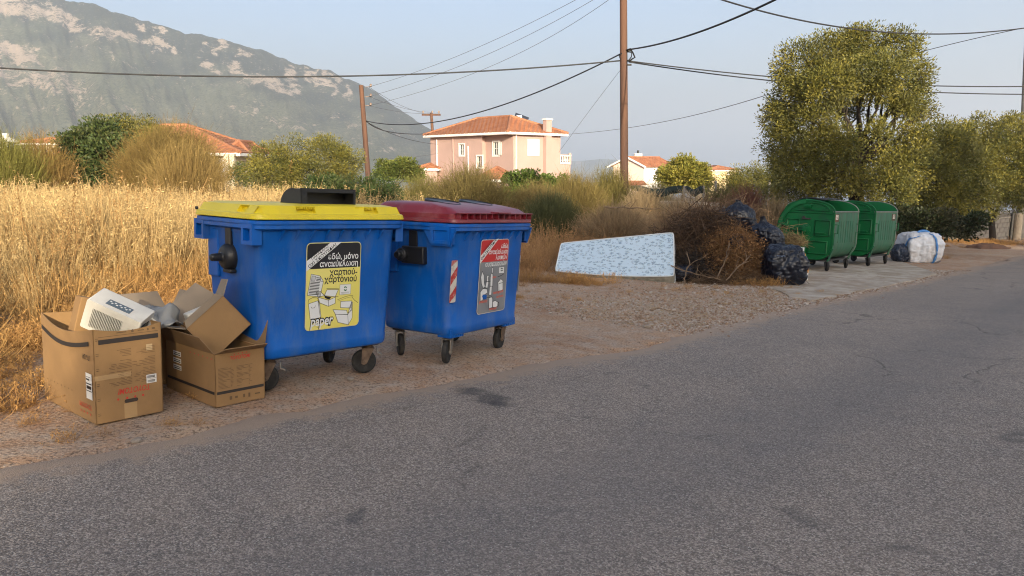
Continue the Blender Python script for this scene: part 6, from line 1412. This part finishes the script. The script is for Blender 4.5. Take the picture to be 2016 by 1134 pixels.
# ------------------------------------------------------------------ block wall, fences, stones
BLOCK = mat('concrete_block', (.25, .225, .195), .95, c2=(.17, .15, .13), scale=4, bump=.5, bscale=18)
MORT = mat('mortar', (.16, .14, .12), 1.0)
wa, wb = gp(1868, 470), gp(2000, 470); wa = Vector((at(1868, 460, 30).x, 30.0)); wb = Vector((at(1992, 460, 33).x, 33.0))
d = (wb - wa); WL = d.length; d.normalize(); zw0 = G(wa.x, wa.y) - .25; ztop = lookz(423, 31.5)
wr_ = empty('block_wall', 'low grey concrete block wall under the olive trees at the roadside', 'wall', loc=(wa.x, wa.y, zw0)); nrm = Vector((d.y, -d.x))
ang = math.atan2(d.y, d.x); rt = Matrix.Rotation(ang, 3, 'Z'); hgt = ztop - zw0; mb = MB(); mb.box(Vector((d.x, d.y, 0)) * WL / 2 + Vector((0, 0, hgt / 2)), (WL, .15, hgt - .02), rt); mb.build('mortar_core', MORT, wr_)
nrow = int(hgt / .2); bme = MB(); bme.box((0, 0, 0), (.385, .2, .188)); b0 = bme.build('block', BLOCK, wr_, bevel=.008); first = True
for r_ in range(nrow):
    x = .2 - (.2 if r_ % 2 else 0)
    while x < WL + .1:
        p = Vector((d.x, d.y, 0)) * x + Vector((0, 0, .1 + r_ * .2)); o = b0 if first else b0.copy()
        if not first: COL.objects.link(o); o.parent = wr_
        first = False; o.location = p + Vector((nrm.x, nrm.y, 0)) * rng.normal(0, .006); o.rotation_euler = (0, 0, ang + rng.normal(0, .006)); x += .4
mb = MB(); mb.box(Vector((d.x, d.y, 0)) * WL / 2 + Vector((0, 0, nrow * .2 + .025)), (WL + .05, .24, .05), rt); mb.build('coping', mat('coping', (.33, .29, .24), .9, var=.2), wr_, bevel=.01)
p = wa + d * (WL - .3); mb = MB(); mb.ring([[(math.cos(a * .4488) * r_, math.sin(a * .4488) * r_, z) for a in range(14)] for r_, z in ((.19, 0), (.17, .3), (.165, hgt * .8), (.16, hgt))]); o = mb.build('concrete_stub', mat('stub_concrete', (.42, .34, .25), .9, var=.15), smooth=40); o.location = (p.x + nrm.x * .32, p.y + nrm.y * .32, zw0); tag(o, 'round pale concrete stub against the end of the block wall', 'post')
FP = mat('fence_post', (.20, .19, .165), .8, var=.2)
def post(u, vb, vt, Y, label, r=.035, mt=FP):
    b = at(u, vb, Y); zb_ = G(b.x, Y) - .1; z1_ = lookz(vt, Y); mb = MB(); mb.tube([(0, 0, 0), (rng.normal() * .02, 0, z1_ - zb_)], r, 8); o = mb.build('fence_post', mt, smooth=60); o.location = (b.x, Y, zb_); tag(o, label, 'post'); return (b.x, Y, z1_)
t1 = post(1909, 440, 348, 30.6, 'slim grey fence post rising above the middle of the block wall', .045); t2 = post(1994, 430, 346, 32.6, 'grey fence post at the far end of the block wall beside the utility pole', .05)
mb = MB(); a, b = at(1957, 420, 31.6), at(1990, 385, 32.5); mb.tube([Vector((0, 0, 0)), b - a], .03, 8); o = mb.build('fence_brace', FP, smooth=60); o.location = a; tag(o, 'slanting brace bar leaning on the end fence post', 'brace')
tops = []
for k, (u, vt, Y) in enumerate(((1250, 366, 31), (1345, 366, 29), (1385, 366, 30), (1408, 356, 28), (1512, 355, 27))):
    tops.append(post(u, 400, vt, Y, ['grey fence post left of the green netting', 'pale concrete fence post in the middle of the netting', 'grey fence post at the right end of the netting', 'thin fence post beside the low olive', 'thin fence post in front of the tall olive tree'][k], .04, mat('pale_post', (.32, .29, .25), .85)))
mb = MB(); a, b = at(1350, 376, 29), at(1372, 398, 28.5); mb.tube([Vector((0, 0, 0)), b - a], .035, 8); o = mb.build('fence_brace', MATS['pale_post'], smooth=60); o.location = a; tag(o, 'slanting concrete brace under the netting fence', 'brace')
# green shade netting
NET = mat('shade_net', (.02, .035, .03), .9, var=.3, scale=6)
for (u0, u1, lb) in ((1243, 1343, 'dark green shade netting sagging on the wire fence below the white house'), (1346, 1384, 'short dark green netting piece beside the pale concrete post')):
    p0, p1 = at(u0, 367, 30.6), at(u1, 367, 29.4); V0, V1 = [], []
    for i in range(21):
        s = i / 20; p = p0.lerp(p1, s); sg = .05 * math.sin(s * 9) - .06 * math.sin(math.pi * s); V0.append(p - p0 + Vector((0, .03 * math.sin(s * 14), sg))); V1.append(p - p0 + Vector((0, .05 * math.sin(s * 17), -.26 + .10 * math.sin(s * 7 + 1) - .1 * s)))
    mb = MB(); mb.ring([V1, V0], closed=False, cap0=False, cap1=False); o = mb.build('shade_netting', NET, smooth=60); o.location = p0; sm = o.modifiers.new('s', 'SOLIDIFY'); sm.thickness = .01; tag(o, lb, 'netting')
# chain-link strands
CH = mat('fence_wire', (.16, .15, .14), .6)
def mesh_fence(A, B, h, label, sp=.16):
    A, B = Vector(A), Vector(B); L_ = (B - A).length; n = int(L_ / sp); mb = MB(); k = int(h / sp)
    for i in range(-k, n):
        for s in (0, 1):
            x0, x1 = i * sp, i * sp + h; z0, z1 = 0, h
            if s: z0, z1 = h, 0
            if x0 < 0: z0 += (-x0) * (1 if not s else -1); x0 = 0
            if x1 > L_: z1 -= (x1 - L_) * (1 if not s else -1); x1 = L_
            e = (B - A) / L_; mb.tube([e * x0 + Vector((0, 0, z0)), e * x1 + Vector((0, 0, z1))], .004, 3, cap=False)
    o = mb.build('wire_fence', CH); o.location = A; tag(o, label, 'fence')
mesh_fence((at(1868, 423, 30.2).x, 30.2, ztop + .05), (at(1994, 423, 32.6).x, 32.6, ztop + .02), 1.35, 'rusty wire mesh fence standing on the block wall')
mesh_fence((tops[0][0], 31, tops[0][2] - 1.25), (tops[4][0], 27, tops[4][2] - 1.35), 1.2, 'wire mesh fence running behind the brush to the tall olive', .25)
# low pale kerb wall glimpsed in the field
a, b = at(1300, 407, 24.5), at(1415, 405, 23.5); mb = MB(); e = b - a; L_ = e.length; mb.box(e / 2, (L_, .25, .3), Matrix.Rotation(math.atan2(e.y, e.x), 3, 'Z')); o = mb.build('garden_wall', mat('pale_wall', (.42, .36, .28), .9, var=.2, scale=2), bevel=.03); o.location = a; tag(o, 'low pale garden wall glimpsed behind the dead shrubs', 'wall')
a, b = at(1478, 408, 24), at(1528, 408, 23); mb = MB(); e = b - a; L_ = e.length; mb.box(e / 2 + Vector((0, 0, -.1)), (L_, .2, .4), Matrix.Rotation(math.atan2(e.y, e.x), 3, 'Z')); o = mb.build('garden_wall', BLOCK, bevel=.02); o.location = a; tag(o, 'short grey wall piece just left of the green bins', 'wall')
STONE = mat('stone', (.34, .28, .22), .95, c2=(.22, .17, .13), scale=9, bump=.5, bscale=14)
def rockmesh(seed, sub=2):
    bm = bmesh.new(); bmesh.ops.create_icosphere(bm, subdivisions=sub, radius=1); o_ = Vector((seed * 5.1, seed * 2.7, seed))
    for v in bm.verts: v.co *= 1 + .35 * mnoise.noise(v.co * 1.1 + o_) + .12 * mnoise.noise(v.co * 3 + o_); v.co.z *= .62
    me = bpy.data.meshes.new('stone'); bm.to_mesh(me); bm.free(); me.materials.append(STONE); me.polygons.foreach_set('use_smooth', [True] * len(me.polygons)); me.set_sharp_from_angle(angle=R(35)); return me
for k, (u, v, s, lb) in enumerate(((1922, 474, .30, 'flat pale stone lying in the dry grass before the block wall'), (270, 870, .035, 'small pale stone on the road edge in front of the largest cardboard box'), (690, 748, .035, 'whitish pebble on the verge between the front wheels'), (1275, 645, .05, 'dark little stone on the open gravel beside the red-lidded bin'), (1400, 470, .0, ''))):
    if s == 0: continue
    p = gp(u, v); o = link('stone', rockmesh(k + 1)); o.location = (p.x, p.y, G(p.x, p.y) + s * .3); o.scale = (s, s * .8, s * .7); o.rotation_euler = (0, 0, k); tag(o, lb, 'stone')
# red earth mound by the wall
mb = MB(); p = at(1945, 470, 26); rg = []
for k in range(7):
    r_ = (1 - k / 7) ** .7; rg.append([(math.cos(a * .3142) * .8 * r_ * (1 + .2 * math.sin(a * 1.9 + k)), math.sin(a * .3142) * .6 * r_, .2 * (k / 6) ** .8 - .05 + .03 * math.sin(a * 2.3 + k * 2)) for a in range(20)])
mb.ring(rg); o = mb.build('earth_mound', mat('red_earth', (.20, .10, .055), 1, c2=(.13, .07, .045), scale=6, bump=.8, bscale=12), smooth=60); o.location = (p.x, p.y, G(p.x, 26)); tag(o, 'small mound of red earth at the foot of the block wall', 'mound', None, 'structure')
# ------------------------------------------------------------------ instanced ground cover
def scatter(name, label, pts, rot, scl, idx, meshes, kind='stuff'):
    src = bpy.data.collections.new(name + '_source')
    for i, me in enumerate(meshes):
        o = bpy.data.objects.new(f'{name}_piece_{i:02d}', me); src.objects.link(o)
    me = bpy.data.meshes.new(name); me.vertices.add(len(pts)); me.vertices.foreach_set('co', np.asarray(pts, np.float32).ravel())
    a = me.attributes.new('rot', 'FLOAT_VECTOR', 'POINT'); a.data.foreach_set('vector', np.asarray(rot, np.float32).ravel())
    a = me.attributes.new('scl', 'FLOAT_VECTOR', 'POINT'); a.data.foreach_set('vector', np.asarray(scl, np.float32).ravel())
    a = me.attributes.new('idx', 'INT', 'POINT'); a.data.foreach_set('value', np.asarray(idx, np.int32))
    o = link(name, me); g = bpy.data.node_groups.new(name, 'GeometryNodeTree'); g.interface.new_socket('Geometry', in_out='INPUT', socket_type='NodeSocketGeometry'); g.interface.new_socket('Geometry', in_out='OUTPUT', socket_type='NodeSocketGeometry')
    N = g.nodes; gi, go = N.new('NodeGroupInput'), N.new('NodeGroupOutput'); ip = N.new('GeometryNodeInstanceOnPoints'); ci = N.new('GeometryNodeCollectionInfo'); ci.inputs['Collection'].default_value = src; ci.inputs['Separate Children'].default_value = True; ci.inputs['Reset Children'].default_value = True
    def na(nm, ty): n = N.new('GeometryNodeInputNamedAttribute'); n.data_type = ty; n.inputs['Name'].default_value = nm; return n.outputs['Attribute']
    er_ = N.new('FunctionNodeEulerToRotation'); g.links.new(na('rot', 'FLOAT_VECTOR'), er_.inputs[0])
    g.links.new(gi.outputs[0], ip.inputs['Points']); g.links.new(ci.outputs[0], ip.inputs['Instance']); ip.inputs['Pick Instance'].default_value = True
    g.links.new(na('idx', 'INT'), ip.inputs['Instance Index']); g.links.new(er_.outputs[0], ip.inputs['Rotation']); g.links.new(na('scl', 'FLOAT_VECTOR'), ip.inputs['Scale']); g.links.new(ip.outputs[0], go.inputs[0])
    md = o.modifiers.new('scatter', 'NODES'); md.node_group = g; tag(o, label, None, None, kind); return o
GRASS_G = leafmat('dry_grass_gold', .3, .8, hue=((.58, .50, .42), (1.2, 1.05, .88))); GRASS_B = leafmat('dry_grass_brown', .2, .85, hue=((.62, .52, .44), (1.1, .95, .8)))
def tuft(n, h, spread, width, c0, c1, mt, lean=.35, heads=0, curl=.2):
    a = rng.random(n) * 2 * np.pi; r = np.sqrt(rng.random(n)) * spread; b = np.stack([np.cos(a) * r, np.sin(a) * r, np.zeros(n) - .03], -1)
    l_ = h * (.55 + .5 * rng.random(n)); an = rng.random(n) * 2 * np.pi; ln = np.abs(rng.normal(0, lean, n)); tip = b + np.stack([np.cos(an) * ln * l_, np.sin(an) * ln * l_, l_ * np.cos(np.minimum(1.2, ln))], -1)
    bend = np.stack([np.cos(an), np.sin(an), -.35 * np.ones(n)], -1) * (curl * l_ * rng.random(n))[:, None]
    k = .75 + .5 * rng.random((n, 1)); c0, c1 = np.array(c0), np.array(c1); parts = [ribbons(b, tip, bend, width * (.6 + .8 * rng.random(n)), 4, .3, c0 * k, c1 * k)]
    if heads:
        i = np.repeat(rng.integers(0, n, heads), 5); t_ = .72 + .3 * rng.random((len(i), 1)); s = b[i] + (tip[i] - b[i]) * t_ + bend[i] * (t_ * (1 - t_) * 2 + t_ * t_ * .6)
        ax = rng.normal(size=(len(i), 3)) * .6 + np.array([0, 0, -.5]); parts.append(leafquads(s, ax, np.full(len(i), .035) * (.7 + .6 * rng.random(len(i))), np.full(len(i), .010), c1 * 1.1 * (.8 + .4 * rng.random((len(i), 1)))))
    V, F, C = cat(parts); return npmesh('', V, F, mt, col=C)
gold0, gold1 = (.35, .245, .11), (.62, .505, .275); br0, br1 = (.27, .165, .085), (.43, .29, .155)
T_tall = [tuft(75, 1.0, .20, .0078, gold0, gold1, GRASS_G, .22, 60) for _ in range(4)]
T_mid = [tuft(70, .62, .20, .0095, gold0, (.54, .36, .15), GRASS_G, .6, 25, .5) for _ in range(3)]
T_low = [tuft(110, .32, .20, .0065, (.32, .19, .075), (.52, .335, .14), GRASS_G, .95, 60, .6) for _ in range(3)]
T_weed = [tuft(14, 1.25, .12, .011, (.26, .17, .08), (.40, .28, .13), GRASS_B, .3, 45, .25) for _ in range(3)]
T_brown = [tuft(75, .75, .22, .0075, br0, br1, GRASS_B, .4, 30, .3) for _ in range(4)]
T_blow = [tuft(90, .28, .2, .0065, br0, br1, GRASS_B, .9, 20, .5) for _ in range(3)]
meshes = T_tall + T_mid + T_low + T_brown + T_blow + T_weed       # 0-3, 4-6, 7-9, 10-13, 14-16
FRONT_PX = [(-500, 905), (-200, 868), (0, 835), (90, 800), (230, 735), (330, 660), (430, 610), (760, 578), (1020, 566), (1095, 556), (1135, 548), (1330, 522), (1500, 492), (1560, 478), (1780, 472), (1900, 468), (2016, 474), (2200, 470)]
fp = [gp(u, v) for u, v in FRONT_PX]; POLY = [(p.x, p.y) for p in fp] + [(60, 60), (40, 75), (-45, 75), (-45, 20), (-12, 3)]
def seg_d(x, y):   # distance to the front line of the field
    best = np.full(x.shape, 1e9)
    for a, b in zip(fp[:-1], fp[1:]):
        ax, ay, bx, by = a.x, a.y, b.x, b.y; L2 = (bx - ax) ** 2 + (by - ay) ** 2; t_ = np.clip(((x - ax) * (bx - ax) + (y - ay) * (by - ay)) / L2, 0, 1); best = np.minimum(best, np.hypot(x - ax - t_ * (bx - ax), y - ay - t_ * (by - ay)))
    return best
Ncand = 400000; Yc = 3.2 + 60 * rng.random(Ncand) ** 1.9; Xc = (rng.random(Ncand) * 1.75 - .88) * (Yc + 1.0)
keep = inpoly(Xc, Yc, POLY); Xc, Yc = Xc[keep], Yc[keep]
dens = np.clip(26 / (1 + (Yc / 11) ** 2.0), 1.2, 26)      # tufts per square metre, thinner where far
# candidate density: pdf of y and uniform x
py = 1 / (1.9 * 60) * (np.maximum((Yc - 3.2) / 60, 1e-6)) ** (1 / 1.9 - 1); cd = Ncand * py / (1.75 * (Yc + 1.0))
keep = rng.random(len(Xc)) < np.clip(dens / cd, 0, 1); Xc, Yc = Xc[keep], Yc[keep]
# nothing grows inside the bins, boxes and houses
def clear(mw, hx, hy):
    m_ = np.array(mw.inverted()); lx = m_[0, 0] * Xc + m_[0, 1] * Yc + m_[0, 3] + m_[0, 2] * G(Xc, Yc); ly = m_[1, 0] * Xc + m_[1, 1] * Yc + m_[1, 3] + m_[1, 2] * G(Xc, Yc); return (np.abs(lx) < hx) & (np.abs(ly) < hy)
bad = clear(BA, WA / 2 + .12, LA / 2 + .08) | clear(BB, WB / 2 + .1, LB / 2 + .1) | clear(YBIN, .62, .45) | clear(RBIN, .62, .5) | clear(frame(bc.x, bc.y, R(52)), .34, .34) | clear(g1.matrix_world, .8, .75) | clear(g2.matrix_world, .8, .75)
bad |= (Xc > 1.0) & (Xc < 3.0) & (Yc > 12.6) & (Yc < 14.8) & (Yc < 14.9 - .0 * Xc)
bad |= (np.hypot((Xc - 3.9) / 1.5, (Yc - 14.3) / 1.0) < 1) | (np.hypot(Xc - 10.4, Yc - 19.1) < .75)
bad |= (Yc > 50) & (Xc > -9) & (Xc < 6)
Xc, Yc = Xc[~bad], Yc[~bad]; ng = len(Xc); az = Xc / (Yc + .01); fd = seg_d(Xc, Yc); nz_ = fbm(Xc * .35, Yc * .35, 3, 71); nz2_ = fbm(Xc * 1.1 + 9, Yc * 1.1, 3, 77)
bare = (fd < .9) & (nz2_ > .52); Xc, Yc, az, fd, nz_, nz2_ = [q[~bare] for q in (Xc, Yc, az, fd, nz_, nz2_)]; ng = len(Xc)
left = az < (-.13 + (nz_ - .45) * .25)
idx = np.zeros(ng, int); r_ = rng.random(ng); low = fd < (1.0 + 1.2 * np.clip(nz2_ - .35, 0, 1)); midz = fd < (2.4 + 3.0 * (nz_ - .45))
idx = np.where(left, np.where(low, 7 + (r_ * 3).astype(int), np.where(midz, np.where(r_ < .6, 4 + (r_ * 29).astype(int) % 3, np.where(r_ < .9, 7 + (r_ * 31).astype(int) % 3, (r_ * 40).astype(int) % 4)), np.where(r_ < .68, (r_ * 23).astype(int) % 4, 4 + (r_ * 29).astype(int) % 3))), np.where(low | (az > .38), 14 + (r_ * 3).astype(int), np.where(r_ < .78, 10 + (r_ * 37).astype(int) % 4, 14 + (r_ * 31).astype(int) % 3)))
sc = (.65 + .6 * rng.random(ng)) * (.55 + .5 * nz_ + .55 * nz2_); idx = np.where((rng.random(ng) < .06) & ~low, 17 + rng.integers(0, 3, ng), idx); grow = np.clip(.55 + fd / 5, .5, 1.12); sc *= np.where(left, grow, np.clip(.55 + fd / 7, .5, .95)); wide = np.clip(Yc / 12, 1, 2.6)
sc3 = np.stack([sc * wide, sc * wide, sc * np.where(left, .90, .95)], -1); rot = np.stack([rng.normal(0, .16, ng) + (nz2_ - .45) * .8, rng.normal(0, .16, ng) + (nz_ - .45) * .9, rng.random(ng) * 6.28], -1)
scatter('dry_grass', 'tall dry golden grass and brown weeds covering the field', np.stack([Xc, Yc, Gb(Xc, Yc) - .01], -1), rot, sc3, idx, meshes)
# loose tufts on the verge: at the mattress, the wall foot, the gravel
tp = []
for (u, v, n, s, sp) in ((1120, 556, 16, .9, .35), (1160, 560, 6, .5, .3), (1480, 562, 10, .7, .25), (1700, 500, 20, .5, .8), (1880, 476, 40, .8, .7), (1975, 480, 40, .9, .9), (1920, 482, 25, .6, 1.2), (1860, 485, 14, .5, .7), (1250, 566, 14, .25, .8), (1050, 580, 12, .3, .6), (1400, 575, 12, .25, 1.0), (1600, 497, 20, .6, .5), (60, 850, 14, .35, .4), (350, 770, 6, .3, .2)):
    c = gp(u, v)
    for _ in range(n):
        x, y = c.x + rng.normal() * sp, c.y + rng.normal() * sp * .5; tp.append((x, y, s * rng.uniform(.6, 1.3)))
tp = np.array(tp); tp = tp[edge_sd(tp[:, 0], tp[:, 1]) > .05]; n = len(tp)
scatter('grass_tufts', 'scattered dry grass tufts on the verge', np.stack([tp[:, 0], tp[:, 1], Gb(tp[:, 0], tp[:, 1])], -1), np.stack([np.zeros(n), np.zeros(n), rng.random(n) * 6.28], -1), np.repeat(tp[:, 2:3], 3, 1) * np.array([.8, .8, .8]), np.where(rng.random(n) < .5, 7 + rng.integers(0, 3, n), 14 + rng.integers(0, 3, n)), meshes)
# gravel on the verge
n = 150000; k = rng.integers(60, len(E2) - 1, n); dd = np.abs(rng.normal(0, 1, n)) * 1.5 - .22; px_, py_ = E2[k, 0] - NR[k, 0] * dd + rng.normal(0, .1, n), E2[k, 1] - NR[k, 1] * dd + rng.normal(0, .1, n)
keep = ((py_ > 2.5) & (py_ < 17) & ~inpoly(px_, py_, PAD)) & (rng.random(n) < np.clip(9 / (py_ + 1), .2, 1)); px_, py_ = px_[keep], py_[keep]; n = len(px_)
s = .005 + .010 * rng.random(n) ** 3 + .012 * (rng.random(n) < .03)
s *= np.clip(py_ / 8, .85, 1.2)
pebs = []
for i, (ca_, cb_2) in enumerate((((.40, .33, .27), (.30, .23, .17)), ((.30, .20, .13), (.2, .12, .08)), ((.48, .42, .36), (.35, .28, .22)))):
    me = rockmesh(20 + i, 1); me.materials[0] = mat(f'pebble_{i}', ca_, .95, c2=cb_2, scale=1.5); pebs.append(me)
scatter('gravel', 'loose stones and grit on the bare verge', np.stack([px_, py_, Gb(px_, py_) + s * .3 + .002], -1), rng.random((n, 3)) * np.array([.6, .6, 6.28]), np.repeat(s[:, None], 3, 1), rng.integers(0, 3, n), pebs)
# straw litter
n = 16000; k = rng.integers(60, len(E2) - 1, n); dd = .15 + np.abs(rng.normal(0, 1, n)) * 1.5; x, y = E2[k, 0] - NR[k, 0] * dd, E2[k, 1] - NR[k, 1] * dd; kp = (y > 3) & (y < 16); x, y = x[kp], y[kp]; n = len(x); a = rng.random(n) * 6.28; l_ = .03 + .09 * rng.random(n); z = Gb(x, y) + .010
b = np.stack([x, y, z], -1); e = b + np.stack([np.cos(a) * l_, np.sin(a) * l_, rng.random(n) * .012], -1); V, F, C = ribbons(b, e, rng.normal(0, .006, (n, 3)), np.full(n, .004), 1, .6, np.array([[.34, .24, .12]]) * (.5 + .8 * rng.random((n, 1))), np.array([[.40, .28, .14]]) * (.5 + .8 * rng.random((n, 1)))); tag(npmesh('straw_litter', V, F, TWIG, col=C), 'broken dry straw lying on the verge', None, None, 'stuff')

# ------------------------------------------------------------------ haze
mb = MB(); mb.ring([[(-32000, -700, SEA - 8), (32000, -700, SEA - 8), (32000, 31000, SEA - 8), (-32000, 31000, SEA - 8)], [(-32000, -700, 800), (32000, -700, 800), (32000, 31000, 800), (-32000, 31000, 800)]])
hm_ = bpy.data.materials.new('haze_air'); hm_.use_nodes = True; t = hm_.node_tree; t.nodes.clear(); ou = t.nodes.new('ShaderNodeOutputMaterial'); pv_ = t.nodes.new('ShaderNodeVolumePrincipled'); pv_.inputs['Color'].default_value = (.84, .91, 1.0, 1); pv_.inputs['Density'].default_value = HAZE; pv_.inputs['Anisotropy'].default_value = .2
hm_.cycles.volume_sampling = 'DISTANCE'; t.links.new(pv_.outputs[0], ou.inputs['Volume']); hz_ = mb.build('haze', hm_); tag(hz_, 'pale evening haze in the air', None, None, 'stuff')
# repeats of one kind belong to one group
GROUPS = {'recycling_bin': 'blue recycling bins on the verge', 'rubbish_bin': 'green rubbish bins on the slab', 'cardboard_box': 'cardboard boxes beside the bins', 'rubbish_bag': 'black rubbish bags around the brush pile', 'branch': 'loose branches in the brush', 'plastic_container': 'plastic containers by the black bag', 'olive_tree': 'olive trees around the field', 'roadside_tree': 'tall trees across the road', 'broom_shrub': 'broom shrubs in the field', 'utility_pole': 'utility poles', 'cable': 'overhead cables', 'fence_post': 'fence posts', 'fence_brace': 'fence braces', 'shade_netting': 'netting on the fence', 'wire_fence': 'wire mesh fences', 'garden_wall': 'low walls in the field', 'stone': 'loose stones', 'house': 'houses behind the field', 'far_house': 'far houses'}
for o in list(S.objects):
    if o.parent is None and o.get('label') and not o.get('kind'):
        g_ = GROUPS.get(o.name.split('.')[0])
        if g_ and 'group' not in o: o['group'] = g_
